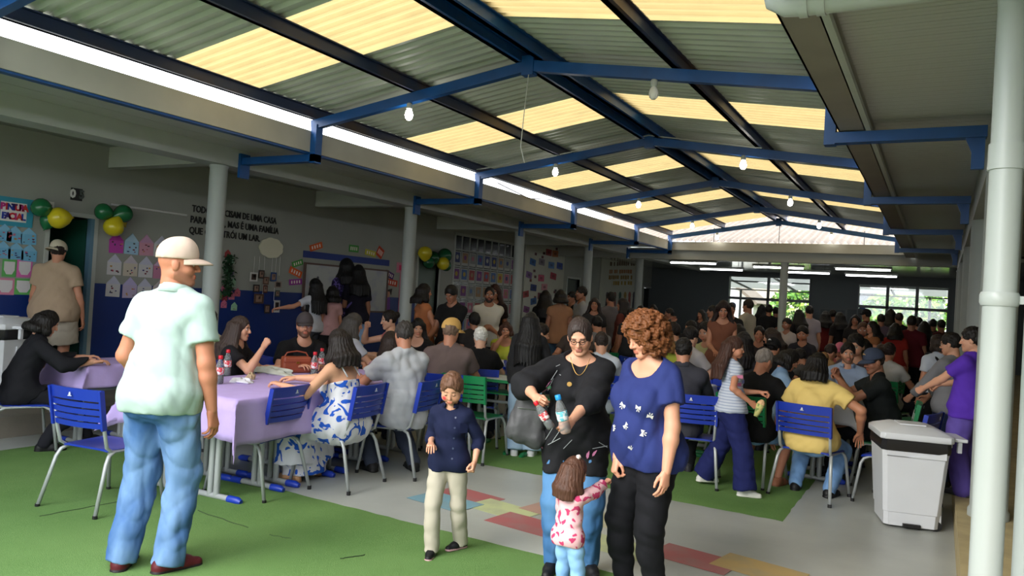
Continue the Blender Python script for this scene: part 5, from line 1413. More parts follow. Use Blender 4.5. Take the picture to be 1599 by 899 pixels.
    for i, (el, wr, e) in enumerate(hands):
        pose = (rpose, lpose)[i]; ds = (rdors, ldors)[i]
        if ds is None: ds = (e, 0, .0) if not (sit or (wr - el)[2] > -.1) else (0, 0, 1)
        Y = nrm(wr - el)
        if wristdir is not None and wristdir[i] is not None: Y = nrm(wristdir[i])
        Z = nrm(np.asarray(ds, float) - Y * (np.asarray(ds, float) @ Y)); X = np.cross(Y, Z)
        v, q = hand_mesh(pose, hn_h); v = v * (V(1, 1, 1) if e > 0 else V(-1, 1, 1)); q = q if e > 0 else q[:, ::-1]
        hs = s * (.97 if not fe else .9) * (1 + .12 * (hk - 1))
        chunks.append((wr + (v * hs) @ np.array([X, Y, Z]), q)); cols.append(np.tile(lin3(skin) * np.array([1.0, .95, .94]), (len(v), 1)))
    mesh_obj('body', chunks, M_skin, root, np.concatenate(cols))
    # --- trousers or skirt
    info_p = None
    if pants and legs:
        F = Field(lo, hi, res); g = (.010 + pants.get('loose', .006)) * gs
        for pr, k in torso(g - .002)[:3] + torso(g - .002)[-2:]: F.add(pr, k * s)
        for i in (0, 1):
            for pr, k in leg(i, pants.get('leg', 2.02), g, pants.get('flare', .0), pants.get('loose', .006) * gs): F.add(pr, k * s)
        wz = waist + u * pants.get('rise', -.01) * s; F.plane(wz, u)
        if not far: F.noise(pants.get('wr', .005), 55, seed)
        info_p = mesh_obj('trousers' if pants.get('leg', 2.02) > 1.3 else 'shorts', [F.mesh()], fab(pants['rgb'], pants.get('kind', 'plain'), pants.get('rgb2')), root)
    # --- shirt or dress
    g = (.013 + shirt.get('loose', .008) * .3) * gs
    F = Field(lo - .03, hi + .03, res)
    for pr, k in torso(g, shirt.get('loose', .008) * .7): F.add(pr, k * s)
    sl = shirt.get('sleeve', .55)
    if sl > 0:
        for i in (0, 1):
            for pr, k in arm(i, 0, sl, (.012 + shirt.get('loose', .008) * .5) * gs, shirt.get('flare', .008) * gs): F.add(pr, k * s)
    hem = shirt.get('hem', .09)
    if dress:
        if sit:
            for i in (0, 1):
                for pr, k in leg(i, dress.get('leg', 1.8), .05, dress.get('flare', .05), .02): F.add(pr, .09)
            a = (legj[0][0] + legj[1][0]) / 2; b = (legj[0][1] + legj[1][1]) / 2
            F.add(('c', a, b + V(0, 0, -.02), .13 * s, .17 * s, (1, 0, 0), 1.25, [((0, 0, .06), (0, 0, -1))]), .08)
        else:
            F.add(('c', P, P + V(0, 0, -dress.get('len', .5)), .15 * s * w, .24 * s * w, r, 1.2, [(P + V(0, 0, -dress.get('len', .5)), (0, 0, -1))]), .08)
    else:
        if pants and not shirt.get('tuck'):
            gg = (.010 + pants.get('loose', .006) * 2 + .005) * gs
            for i in (0, 1):
                kn = legj[i][0]; tt = .5
                F.add(('c', hipj[i], hipj[i] + (kn - hipj[i]) * tt, (.082 + .012 * hips) * (1 + .7 * (w - 1)) * s + gg, (.082 + .012 * hips - .016) * (1 + .7 * (w - 1)) * s + gg, None, 1, None), .05 * s)
            for pr, k in torso(gg - .004)[:2] + torso(gg - .004)[-2:]: F.add(pr, k * s)
        if sit:
            F.plane(P + (pel @ V(0, .0, -.10 * s)), -(pel @ V(0, 0, 1))); F.plane(P + (pel @ V(0, (.115 + .04 * belly) * w * s + .03, 0)), nrm(pel @ V(0, .6, -.8)))
        else:
            F.plane(P - (pel @ V(0, 0, 1)) * hem * s, -(pel @ V(0, 0, 1)))
    if not far: F.noise(shirt.get('wr', .0045), 52, seed + 50)
    nk = shirt.get('neck', 'crew'); nkc = nb + u * .045 * s + fwd * .035 * s
    if nk == 'crew': F.cut(('e', nkc, T, (.076 * s, .075 * s, .058 * s), None), .006)
    elif nk == 'scoop': F.cut(('e', nkc + fwd * .03 * s - u * .015 * s, T, (.105 * s * w, .09 * s * w, .105 * s), None), .006)
    elif nk == 'vee':
        F.cut(('e', nkc + fwd * .01 * s, T, (.115 * s, .09 * s, .066 * s), None), .006)
        F.cut(('c', nkc + fwd * .06 * s + u * .03 * s, chest + fwd * .18 * s * w + u * .035 * s, .105 * s, .02 * s, None, 1, None), .01)
    elif nk == 'strap':
        F.plane(chest + u * .035 * s, u)
    elif nk == 'tank': F.cut(('e', nkc, T, (.10 * s, .10 * s, .09 * s), None), .006)
    elif nk == 'collar': F.cut(('e', nkc + fwd * .02 * s + u * .01 * s, T, (.066 * s, .066 * s, .06 * s), None), .006)
    sm = mesh_obj('dress' if dress else 'shirt', [F.mesh()], fab(shirt['rgb'], shirt.get('kind', 'plain'), shirt.get('rgb2')), root)
    if nk == 'collar' and not far:
        g_ = MB(); n = 20; Rr = .072 * s
        cA = nb + u * .03 * s + fwd * .012 * s; pts = []
        for j in range(n + 1):
            t = math.radians(-60 + 300 * j / n) ; dx, dy = math.cos(t), -math.sin(t)
            base = cA + r * dx * Rr * 1.0 + fwd * (-dy) * -Rr * 1.0
            pts.append((cA + (r * math.cos(t) + fwd * -math.sin(t) * -1 * -1) * Rr, (r * math.cos(t) - fwd * math.sin(t))))
        vs = []
        for p0, d0 in pts:
            back = max(0, -(d0 @ fwd)); hgt = .030 + .012 * back
            vs += [p0 - u * .012 * s, p0 + u * hgt * s, p0 + u * (hgt - .004) * s + d0 * .012 * s, p0 - u * .008 * s + d0 * (.022) * s]
        fs = [(a * 4 + b, (a + 1) * 4 + b, (a + 1) * 4 + b + 1, a * 4 + b + 1) for a in range(n) for b in range(3)]
        o = g_.add(vs, fs).build('collar', fab(shirt['rgb'], shirt.get('kind', 'plain'), shirt.get('rgb2')), root, 'all'); so_ = o.modifiers.new('solid', 'SOLIDIFY'); so_.thickness = .004
    if nk == 'strap' and not far:
        for e in (-1, 1):
            q = sh[0 if e > 0 else 1]; a = nb + r * e * .085 * s
            MB().tube([chest + u * .09 * s + r * e * .075 * s + fwd * .115 * s * w, a + u * .012 * s + fwd * .03 * s + r * e * .0, a + u * .015 * s - fwd * .045 * s, chest + u * .06 * s + r * e * .085 * s - fwd * .115 * s * w], .006, 6).build('strap', fab(shirt['rgb'], 'plain'), root, 'all')
    # --- shoes
    if shoe is not None and legs:
        for i, (kn, an, fy) in enumerate(legj):
            v, q = shoe_mesh('sneaker', .006 if res < .012 else (.009 if not far else .014)); ss = s * 1.0
            c, s_ = math.cos(fy), math.sin(fy); R_ = np.array([[c, -s_, 0], [s_, c, 0], [0, 0, 1]])
            cc = np.tile(lin3(shoe), (len(v), 1)); cc[v[:, 2] < .022] = lin3(sole or tuple(int(t * .8) for t in shoe))
            mesh_obj('shoe', [(V(an[0], an[1], an[2] - .085 * s) + (v * ss) @ R_.T, q)], M_shoe, root, cc)
    # --- hair
    st = hair['style']; hm = hairmat(hair['rgb'])
    if st != 'none':
        Lh = hair.get('len', 0.0)
        hl = hc - .17 * ks / .25 * 1.0; hlo = hc - np.array([.26, .26, .24 + Lh + .08]) * max(s, .55); hhi = hc + np.array([.26, .26, .24]) * max(s, .55)
        hr = {True: .006, False: .009 if not far else .014}[res < .012]
        F = Field(hlo, hhi, hr); pts = []
        thick = hair.get('thick', 1.0)
        capped = cap is not None
        kid = hk > 1.1
        F.add(('e', hp((0, -.014, .036 if kid else .038)), HR, ((.0895 if kid else .0845) * ks * (1 if capped else thick), .107 * ks * (1 if capped else thick), .1085 * ks * (.93 if capped else thick)), None), .01)
        pn = HR @ nrm(V(0, .53, -.85))
        if st == 'short':
            F.plane(hp((0, .032, .004)), pn)
            for e in (-1, 1): F.cut(('e', hp((e * .086, .012, -.018)), HR, (.03 * ks, .028 * ks, .032 * ks), None), .006)
            F.cut(('e', hp((0, .112, -.012)), HR, (.074 * ks, .06 * ks, .09 * ks), None), .01)
            F.noise(.006 * s, 170, seed)
        else:
            fc = hp((0, .118, -.02)); back = hair.get('back', True)
            if st in ('long', 'bob'):
                n = 17
                for j in range(n):
                    th = math.radians(hair.get('wrap', 102) * (2 * j / (n - 1) - 1)); sx, cy_ = math.sin(th), math.cos(th)
                    p0 = hp((.076 * sx, -.014 - .094 * cy_, .03)); p1 = hp((.088 * sx, -.02 - .10 * cy_, -.06))
                    Lq = Lh * (1 - .10 * abs(math.sin(th * 2 + seed))) ; outw = HR @ V(sx, -cy_, 0)
                    # fall outside the shoulders and back
                    drop = max(.0, Lq)
                    p2 = p1 + V(0, 0, -drop * .5) + outw * (.012 + .05 * min(1, drop / .3)) * s + V(*(-(T @ V(0, .03 * s, 0)))) * (1 if cy_ > .2 else 0)
                    p3 = p1 + V(0, 0, -drop) + outw * (.02 + .06 * min(1, drop / .3)) * s + V(*(-(T @ V(0, .045 * s, 0)))) * (1 if cy_ > .2 else 0)
                    rr = .030 * ks * thick
                    F.add(('c', p0, p1, rr, rr, None, 1, None), .03 * s); F.add(('c', p1, p2, rr, rr * .95, None, 1, None), .03 * s); F.add(('c', p2, p3, rr * .95, rr * .4, None, 1, None), .026 * s)
            if st in ('pony', 'bun'):
                F.plane(hp((0, .04, -.02)), HR @ nrm(V(0, .60, -.80)))
                if st == 'bun': F.add(('e', hp((0, -.125, .06)), HR, (.045 * ks, .04 * ks, .045 * ks), None), .015)
                else:
                    a = hp((0, -.118, .035)); b = a + HR @ V(0, -.04 * ks, -.05 * ks); c_ = b + V(0, 0, -max(.1, Lh) * .6) - fwd * .01; d_ = c_ + V(0, 0, -max(.1, Lh) * .4)
                    F.add(('c', a, b, .028 * ks, .036 * ks, None, 1, None), .012); F.add(('c', b, c_, .036 * ks, .034 * ks, None, 1, None), .012); F.add(('c', c_, d_, .034 * ks, .008, None, 1, None), .012)
            if st == 'curly':
                rr_ = np.random.RandomState(seed); N = 900
                for j in range(N):
                    d = rr_.normal(size=3); d /= np.linalg.norm(d)
                    if d[2] < -.75: continue
                    if d[1] > .55 and d[2] < .45: continue
                    p = V(0, -.018, .028) + d * V(.108, .122, .118) * thick * rr_.uniform(.9, 1.08)
                    if d[2] < -.1 and d[1] < .35: p[2] -= rr_.uniform(0, .05)
                    F.add(('e', hp(p), I3, (.015 * ks * rr_.uniform(.6, 1.3),) * 3, None), .003)
                F.noise(.007 * s, 300, seed)
                F.cut(('e', hp((0, .122, -.045)), HR, (.062 * ks, .07 * ks, .095 * ks), None), .008)
            else:
                if st in ('bun', 'pony'): F.cut(('e', hp((0, .122, -.006)), HR, (.071 * ks, .078 * ks, .102 * ks), None), .014)
                F.cut(('e', fc, HR, (.066 * ks, .07 * ks, .092 * ks), None), .012)
                # streaks that run down the hair
                X, Y = F.ax[0][:, None, None] - np.float32(hc[0]), F.ax[1][None, :, None] - np.float32(hc[1]); an_ = np.arctan2(X, -Y); Z = F.ax[2][None, None, :]
                F.f = F.f + np.float32(.0026 * s) * np.sin(an_ * 34 + 2 * np.sin(Z * 17 + seed) + seed)
        if capped: F.cut(('e', hp((0, -.012, .11)), HR, (.14 * ks, .15 * ks, .052 * ks), None), .004)
        hm_ = F.mesh()
        if len(hm_[0]): mesh_obj('hair', [hm_], hm, root)
    # --- cap
    if cap:
        cm = fab(cap['rgb']); ro = rot((0, 0, 1), cap.get('turn', 0)); RC_ = HR @ ro @ rot((1, 0, 0), cap.get('tilt', 4)); cc = hp((0, -.010, .046))
        F = Field(cc - .2 * ks / .9 * 1.0, cc + .2 * ks / .9, .0065 if not far else .012)
        F.add(('e', cc, RC_, (.092 * ks, .112 * ks, .112 * ks), [(cc + RC_ @ V(0, 0, -.012 * ks), -(RC_ @ V(0, 0, 1)))]), .004)
        F.add(('e', cc + RC_ @ V(0, .035 * ks, .028 * ks), RC_, (.07 * ks, .072 * ks, .082 * ks), [(cc + RC_ @ V(0, 0, -.012 * ks), -(RC_ @ V(0, 0, 1)))]), .02)
        ho = mesh_obj('cap', [F.mesh()], cm, root)
        nu, nv = 14, 6; top = []
        for a in range(nu + 1):
            for b in range(nv + 1):
                t = a / nu * 2 - 1; v_ = b / nv; ang = t * 1.15
                rad = .100 + v_ * (.082 * math.cos(t * 1.25) ** .6 if abs(t) < 1 else 0)
                px_ = math.sin(ang) * .086 * (1 + .0 * v_); py_ = math.cos(ang) * .108 + v_ * .085 * max(0, 1 - t * t) ** .5
                top.append(cc + RC_ @ (V(px_, py_, -.006 - .028 * v_ * v_ - .012 * t * t) * ks))
        fs = [(a * (nv + 1) + b, (a + 1) * (nv + 1) + b, (a + 1) * (nv + 1) + b + 1, a * (nv + 1) + b + 1) for a in range(nu) for b in range(nv)]
        o = MB().add(top, fs).build('brim', fab(cap.get('brim', cap['rgb'])), ho, 'all'); sl_ = o.modifiers.new('solid', 'SOLIDIFY'); sl_.thickness = .005
        if 'badge' in cap:
            MB().lathe([(.024 * ks, 0), (.022 * ks, .004)], 12, Matrix([list(row) + [0] for row in (RC_ @ np.array([[1, 0, 0], [0, .35, .93], [0, -.93, .35]]).T @ np.eye(3))] + [[0, 0, 0, 1]])).build('badge', fab(cap['badge']), ho).location = tuple(cc + RC_ @ (V(0, .107, .042) * ks))
    # --- glasses
    if glasses:
        gl_ = MB()
        for e in (-1, 1):
            pts = [hp((e * .0315 + .021 * math.cos(t), .103 - abs(e * .0315 + .021 * math.cos(t)) * .12, .004 + .017 * math.sin(t))) for t in np.linspace(0, 2 * math.pi, 17)]
            gl_.tube(pts, .0022 * max(s, .8), 5, False)
            gl_.tube([hp((e * .053, .096, .010)), hp((e * .079, .05, .010)), hp((e * .083, -.01, .006))], .002, 5)
        gl_.tube([hp((-.011, .105, .008)), hp((0, .108, .010)), hp((.011, .105, .008))], .002, 5)
        gl_.build('glasses', mat('glasses_frame', glasses, .35), root, 'all')
    info = dict(root=root, hands=hands, head=hp, P=P, chest=chest, nb=nb, T=T, s=s, HR=HR, shirt=sm, pants=info_p, lo=lo, hi=hi, sh=sh, legj=legj, waist=waist)
    return info

def to_world(info, p):
    o = info['root']; M = Matrix.Translation(o.location) @ Matrix.Rotation(o.rotation_euler.z, 4, 'Z'); return M @ Vector(p)
def to_local(x, y, yaw, px, py, ax, val):
    """pixel on a world plane, expressed in the frame of a person standing at x, y with yaw"""
    p = on(px, py, ax, val); return loc_of(x, y, yaw, p)
def loc_of(x, y, yaw, p):
    a = math.radians(-yaw); dx, dy = p[0] - x, p[1] - y
    return (dx * math.cos(a) - dy * math.sin(a), dx * math.sin(a) + dy * math.cos(a), p[2])
def at_depth(px, py, d):
    """point on a pixel's sight line at depth d along the view axis"""
    v = ray(px, py); return CAMPOS + v / F_PX * d
# ================================================================== the people of the photograph
def rayyaw(px):
    d = ray(px, 500); return math.degrees(math.atan2(-d[0], d[1]))
def floor_at(px, py, z=0.0):
    p = on(px, py, 'Z', z); return p[0], p[1]
def decal(info, px, py, build, name, m, target='shirt'):
    """stick a small flat shape on the garment where the sight line of a pixel meets it"""
    o = info['root']; Mw = Matrix.Translation(o.location) @ Matrix.Rotation(o.rotation_euler.z, 4, 'Z'); Mi = Mw.inverted()
    bk = 'bvh' + target
    if bk not in info:
        from mathutils.bvhtree import BVHTree
        me = info[target].data; info[bk] = BVHTree.FromPolygons([v.co.copy() for v in me.vertices], [tuple(p.vertices) for p in me.polygons])
    d = Mi.to_3x3() @ Vector(ray(px, py)); c = Mi @ Vector(CAMPOS); h_ = info[bk].ray_cast(c, d.normalized())
    if h_[0] is None: return
    zz = h_[1].normalized(); up = Vector((0, 0, 1)); xx = up.cross(zz).normalized(); yy = zz.cross(xx)
    M = Matrix(((xx.x, yy.x, zz.x, h_[0].x), (xx.y, yy.y, zz.y, h_[0].y), (xx.z, yy.z, zz.z, h_[0].z), (0, 0, 0, 1)))
    g = MB(); build(g, M @ Matrix.Translation((0, 0, .001))); g.build(name, m, info[target])
def hand_target(x, y, yaw, px, py, d):
    return loc_of(x, y, yaw, at_depth(px, py, d))
SK = dict(a=(186, 130, 102), b=(200, 148, 120), c=(150, 102, 78), d=(112, 76, 58), e=(210, 162, 136))
BLK = (20, 17, 16)

# --- man in the mint polo
x, y = -3.70, 2.76; yw = 14
m1 = person('man in mint polo, blue jeans and pale cap standing in the left foreground', x, y, yw, H=1.80, hk=1.05, w=1.08, belly=.25, res=.0095, head=(-60, -2, 0), twist=2, lean=8,
    rh=hand_target(x, y, yw, 334, 668, 4.22), relbow=(.5, -.8, 0), lh=(-.24, .20, .98), feet=loc_feet if False else (loc_of(x, y, yw, tuple(floor_at(262, 893)) + (0,)), loc_of(x, y, yw, tuple(floor_at(190, 888)) + (0,))), footyaw=(-28, 24),
    shirt=dict(rgb=(164, 184, 176), neck='collar', sleeve=.62, hem=.10, loose=.010, flare=.010), pants=dict(rgb=(62, 98, 150), kind='denim', rgb2=(126, 158, 194), loose=.008, wr=.008, leg=2.1, flare=.016), shoe=(84, 18, 28), sole=(30, 26, 28),
    hair=dict(style='none', rgb=(52, 44, 40)), cap=dict(rgb=(196, 174, 158), tilt=0), face=dict(beard=.35, shave=True), skin=(184, 122, 94))
# --- boy in navy
x, y = -2.60, 3.98; yw = rayyaw(705) + 162
boy = person('small boy in navy shirt and beige trousers walking with bowed head', x, y, yw, H=1.13, hk=1.38, w=.86, res=.0085, head=(8, 24, 0), lean=2,
    rh=hand_target(x, y, yw, 673, 692, 4.66), lh=hand_target(x, y, yw, 741, 722, 4.66), lpose='fist', feet=(loc_of(x, y, yw, tuple(floor_at(673, 868)) + (0,)), loc_of(x, y, yw, tuple(floor_at(718, 858)) + (0,))), footyaw=(10, -32),
    shirt=dict(rgb=(22, 28, 56), neck='collar', sleeve=1.35, hem=.10, loose=.008, flare=.006), pants=dict(rgb=(176, 168, 152), loose=.007, wr=.0035, leg=2.08, flare=.006), shoe=(18, 18, 20), sole=(196, 150, 156), hair=dict(style='short', rgb=(92, 64, 48), thick=1.0), skin=(202, 150, 122), face=dict(eyes='down', blush=True))
for k in range(5): decal(boy, 711.5 - k * 1.4, 652 + k * 16, lambda g, M: g.lathe([(.006, 0), (.006, .002)], 8, M), 'button', mat('button_navy', (54, 62, 90), .4))
decal(boy, 724, 668, lambda g, M: g.box((-.028, -.03, 0), (.028, .03, .002), 0, M), 'pocket', fab((26, 32, 62)))
# --- woman in the black blouse
x, y = at_depth(899, 700, 4.55)[:2]; yw = rayyaw(893) + 176
w3 = person('woman with glasses in black floral blouse holding two bottles', x, y, yw, H=1.50, sex='f', w=1.18, belly=.7, bust=1.0, hips=.5, res=.0095, head=(-4, 20, 4), lean=3,
    rh=hand_target(x, y, yw, 836, 620, 4.22), relbow=(1, -.35, -.2), lh=hand_target(x, y, yw, 893, 656, 4.18), lelbow=(-1, -.4, -.5), rpose='grip', lpose='grip', rdors=(.6, .6, .3), ldors=(-.2, 1, .1), feet=((.1, .02, 0), (-.12, -.02, 0)), footyaw=(-6, 20),
    shirt=dict(rgb=(26, 26, 29), neck='vee', sleeve=1.02, hem=.24, loose=.024, flare=.03, wr=.006), pants=dict(rgb=(58, 100, 146), kind='denim', rgb2=(92, 136, 178)), shoe=(18, 18, 20), hair=dict(style='bun', rgb=(50, 40, 37), thick=1.09), glasses=(26, 20, 20), skin=(204, 150, 122), face=dict(eyes='down', lip=(160, 84, 80), brow=(50, 36, 32), round=1.1))
M_pinkp = fab((206, 130, 170)); M_greyp = fab((150, 154, 156))
def petal(a, L):
    def f(g, M):
        pts = [(0, 0), (L * .25, L * .16), (L * .6, L * .18), (L, 0), (L * .6, -.08 * L), (L * .25, -.1 * L)]
        ca, sa = math.cos(a), math.sin(a); g.prism([(p * ca - q * sa, p * sa + q * ca) for p, q in pts], .002, M)
    return f
def sprig(a, L):
    def f(g, M):
        ca, sa = math.cos(a), math.sin(a); n_ = (-sa * .0016, ca * .0016); g.prism([(n_[0], n_[1]), (-n_[0], -n_[1]), (L * ca - n_[0], L * sa - n_[1]), (L * ca + n_[0], L * sa + n_[1])], .002, M)
    return f
for px, py, a, L in [(852, 605, 1.0, .06), (846, 612, .7, .05), (842, 695, 1.4, .09), (848, 700, 2.6, .06), (905, 714, 2.8, .07), (917, 716, 1.4, .06), (925, 712, 1.1, .05)]: decal(w3, px, py, petal(a, L), 'petal_print', M_pinkp)
for px, py, a, L in [(870, 578, -2.2, .07), (864, 590, -1.9, .08), (876, 586, 2.9, .05), (858, 600, -1.6, .05), (868, 572, .4, .05), (850, 690, .8, .14), (856, 694, .5, .12), (862, 690, 1.0, .10), (880, 700, .9, .08), (925, 700, .2, .09), (935, 690, -.5, .07), (948, 640, -1.2, .08), (952, 650, -1.0, .07)]: decal(w3, px, py, sprig(a, L), 'sprig_print', M_greyp)
# necklace
T3 = w3['T']; nbp = w3['nb']; s3 = w3['s']; f3 = T3 @ V(0, 1, 0); r3 = T3 @ V(1, 0, 0); u3 = T3 @ V(0, 0, 1)
nk = MB(); pts = []
for t in np.linspace(-1, 1, 13):
    pts.append(nbp + r3 * .065 * s3 * t + f3 * (.075 + .05 * (1 - t * t)) * s3 - u3 * (.11 * (1 - t * t) - .03) * s3)
nk.tube(pts, .0018, 5).build('necklace', mat('gold', (212, 168, 96), .3, metal=.9), w3['root'], 'all')
decal(w3, 889, 600, lambda g, M: g.lathe([(.014, 0), (.014, .004)], 14, M), 'pendant', mat('gold', (212, 168, 96), .3, metal=.9))
# --- woman in the blue top
x, y = at_depth(1012, 700, 4.12)[:2]; yw = rayyaw(1012) + 133
w4 = person('woman with curly auburn hair in navy blue top and black jeans', x, y, yw, H=1.54, sex='f', w=1.22, belly=.8, bust=1.15, hips=.6, res=.0095, head=(-14, 20, 0), lean=4,
    rh=hand_target(x, y, yw, 962, 722, 4.12), relbow=(.4, -1, .1), lh=hand_target(x, y, yw, 1040, 752, 3.88), lelbow=(-.6, -.8, 0), rpose='grip', rdors=(.3, .9, .2), feet=((.1, .02, 0), (-.1, -.02, 0)),
    shirt=dict(rgb=(40, 50, 104), neck='scoop', sleeve=.55, hem=.10, loose=.010, flare=.02, wr=.006), pants=dict(rgb=(20, 20, 24), loose=.004), shoe=(24, 24, 26), hair=dict(style='curly', rgb=(104, 62, 34), thick=1.2), skin=(206, 150, 122), face=dict(eyes='down', brow=(90, 60, 40), round=1.07))
def bow(a):
    def f(g, M):
        R_ = M @ Matrix.Rotation(a, 4, 'Z')
        for e in (-1, 1): g.prism([(0, -.003), (e * .016, -.011), (e * .016, .011), (0, .003)][::e], .002, R_); g.prism([(0, 0), (e * .010, -.022), (e * .004, -.022)][::e], .002, R_)
    return f
for k, (px, py) in enumerate([(973, 632), (997, 636), (950, 637), (977, 664), (1003, 676), (959, 668), (985, 700), (1015, 650)]): decal(w4, px, py, bow(k * .5 - .6), 'bow_print', fab((206, 204, 200)))
# --- toddler
x, y = at_depth(890, 800, 3.95)[:2]; yw = rayyaw(884) - 48
tod = person('toddler in pink flowered cardigan holding the woman in blue by the hand', x, y, yw, H=.80, hk=1.55, w=.95, sex='f', res=.008, head=(-10, 12, 0), rh=hand_target(x, y, yw, 953, 748, 4.1), relbow=(1, .2, -.5), lh=(-.13, .10, .40), rpose='grip', feet=((.06, 0, 0), (-.06, 0, 0)),
    shirt=dict(rgb=(222, 176, 180), kind='flower_small', rgb2=(184, 60, 100), neck='crew', sleeve=1.85, hem=.10, loose=.014), pants=dict(rgb=(110, 146, 186), kind='denim', loose=.006), shoe=(220, 200, 206), hair=dict(style='bob', rgb=(74, 48, 36), len=.10), skin=(206, 152, 126))
p = tod['head']((.035, -.03, .14)); MB().lathe([(.004, -.012), (.012, -.006), (.012, .006), (.004, .012)], 8, Matrix.Translation(p) @ Matrix.Rotation(1.57, 4, 'X')).build('hair_clip', fab((214, 196, 190)), tod['root'])
# --- walking girl
x, y = floor_at(1134, 768); yw = rayyaw(1140) - 78
girl = person('girl with long brown hair in striped tee and navy trousers walking right', x, y, yw, H=1.37, hk=1.12, sex='f', w=.9, res=.011, head=(-24, 2, 0), twist=6,
    rh=hand_target(x, y, yw, 1172, 628, 6.55), lh=hand_target(x, y, yw, 1186, 612, 6.75), relbow=(.8, -.8, -.2), rpose='grip', lpose='grip', feet=(loc_of(x, y, yw, tuple(floor_at(1163, 777)) + (0,)), loc_of(x, y, yw, tuple(floor_at(1098, 757)) + (.03,))),
    shirt=dict(rgb=(186, 192, 204), kind='stripe', rgb2=(150, 160, 182), sleeve=.45, hem=.02, loose=.012), pants=dict(rgb=(28, 34, 84), loose=.02, flare=.03), shoe=(206, 206, 200), sole=(216, 214, 206), hair=dict(style='long', rgb=(58, 36, 28), len=.24, wrap=72), skin=(190, 132, 104))
for px, py, c in [(1155, 588, (196, 120, 150)), (1160, 596, (120, 130, 190)), (1153, 600, (200, 110, 150)), (1162, 606, (60, 70, 150)), (1156, 612, (110, 120, 180))]: decal(girl, px, py, lambda g, M: g.prism([(-.03, -.012), (.03, -.016), (.026, .016), (-.024, .012)], .002, M), 'tee_print', fab(c))
# --- woman in black at the far left table, tattooed man, man in the doorway
person('woman in black jacket leaning on the far left table, dark hair with clip', -7.02, 3.90, -20, H=1.62, sit=True, sex='f', w=1.05, res=.012, lean=22, head=(4, 16, 0), rh=(.26, .44, .80), lh=(-.2, .46, .80), feet=((.16, .12, 0), (-.1, .5, 0)),
    shirt=dict(rgb=(24, 24, 28), sleeve=1.9, hem=.1, loose=.014), pants=dict(rgb=(26, 26, 32)), shoe=(14, 14, 16), hair=dict(style='bob', rgb=BLK, len=.05), skin=SK['b'])
person('tattooed man in beige tee at the far left table, mostly hidden', -6.25, 5.15, 104, H=1.74, sit=True, res=.014, lean=14, head=(0, 10, 0), rh=(.0, .48, .80), lh=(-.32, .62, .80), shirt=dict(rgb=(186, 174, 152), sleeve=.6), pants=dict(rgb=(36, 38, 50)), shoe=(92, 62, 42), hair=dict(style='short', rgb=(40, 30, 26)), skin=SK['b'])
p = on(92, 378, 'X', -8.95)
person('man in beige tee, shorts and cream cap standing in the green doorway', -8.95, p[1], rayyaw(92) - 8, z=STEP, H=p[2] - STEP, res=.013, w=1.05, head=(-6, 6, 0), lh=(-.26, .16, .78), rh=(.3, .04, .80), shirt=dict(rgb=(168, 146, 122), sleeve=.6, hem=.12, loose=.02), pants=dict(rgb=(178, 168, 152), leg=.85, loose=.03, flare=.02), hair=dict(style='short', rgb=(40, 32, 28)), cap=dict(rgb=(190, 182, 160), turn=150), skin=SK['a'])
# --- far side of the front lilac table
person('woman in black tee with long straight hair gesturing at the lilac table', -5.68, 5.0, -62, H=1.66, sit=True, sex='f', res=.012, lean=14, head=(0, 0, 0), rh=(.16, .30, 1.02), relbow=(.5, .4, -1), lh=(-.26, .36, .80), rpose='fist', rdors=(1, 0, .2), shirt=dict(rgb=(28, 26, 30), sleeve=.55), pants=dict(rgb=(50, 80, 120), kind='denim'), hair=dict(style='long', rgb=(58, 46, 42), len=.26, thick=.97), skin=SK['b'])
person('bearded man in black tee and dark cap leaning on the lilac table', -5.62, 5.76, -118, H=1.76, sit=True, w=1.08, res=.012, lean=22, head=(-10, -6, 0), rh=(.16, .42, .82), lh=(-.05, .44, .82), shirt=dict(rgb=(20, 20, 22), sleeve=.6, loose=.015), pants=dict(rgb=(40, 44, 54)), hair=dict(style='short', rgb=(70, 44, 32)), cap=dict(rgb=(66, 60, 62), tilt=2), face=dict(beard=.85), skin=(186, 134, 108))
# --- near side
person('woman in white and blue flowered strap dress seated at the lilac table', -4.25, 4.82, 94, H=1.63, sit=True, sex='f', w=1.08, bust=.5, hips=.5, res=.010, lean=16, head=(-6, 8, 0), lh=(-.34, .30, .80), rh=(.0, .46, .82), feet=((.14, .32, 0), (-.16, .30, 0)), shirt=dict(rgb=(206, 206, 212), kind='floral', rgb2=(36, 86, 186), neck='strap', sleeve=0), dress=dict(leg=1.8), shoe=(196, 150, 110), hair=dict(style='long', rgb=(28, 22, 20), len=.16, thick=.98), skin=(208, 156, 124))
person('man in light grey tee seated with his back turned', -4.16, 5.52, 66, H=1.76, sit=True, w=1.02, res=.011, lean=12, head=(-12, 8, 0), lh=(-.22, .40, .80), rh=(.16, .44, .80), feet=((.16, -.02, 0), (-.2, .1, 0)), shirt=dict(rgb=(172, 174, 180), sleeve=.66, loose=.022, flare=.02, wr=.006), pants=dict(rgb=(56, 62, 78)), shoe=(24, 24, 26), hair=dict(style='short', rgb=(50, 46, 44), thick=.98), skin=(178, 122, 96))
person('broad man in brown tee and beige cap seated, seen from behind', -4.28, 6.44, 28, H=1.78, sit=True, w=1.12, res=.013, lean=8, head=(-14, 4, 0), shirt=dict(rgb=(96, 82, 80), sleeve=.62, loose=.016), pants=dict(rgb=(50, 60, 84), kind='denim'), hair=dict(style='short', rgb=(110, 90, 76)), cap=dict(rgb=(196, 156, 92), turn=-30, tilt=0), skin=(176, 122, 96))
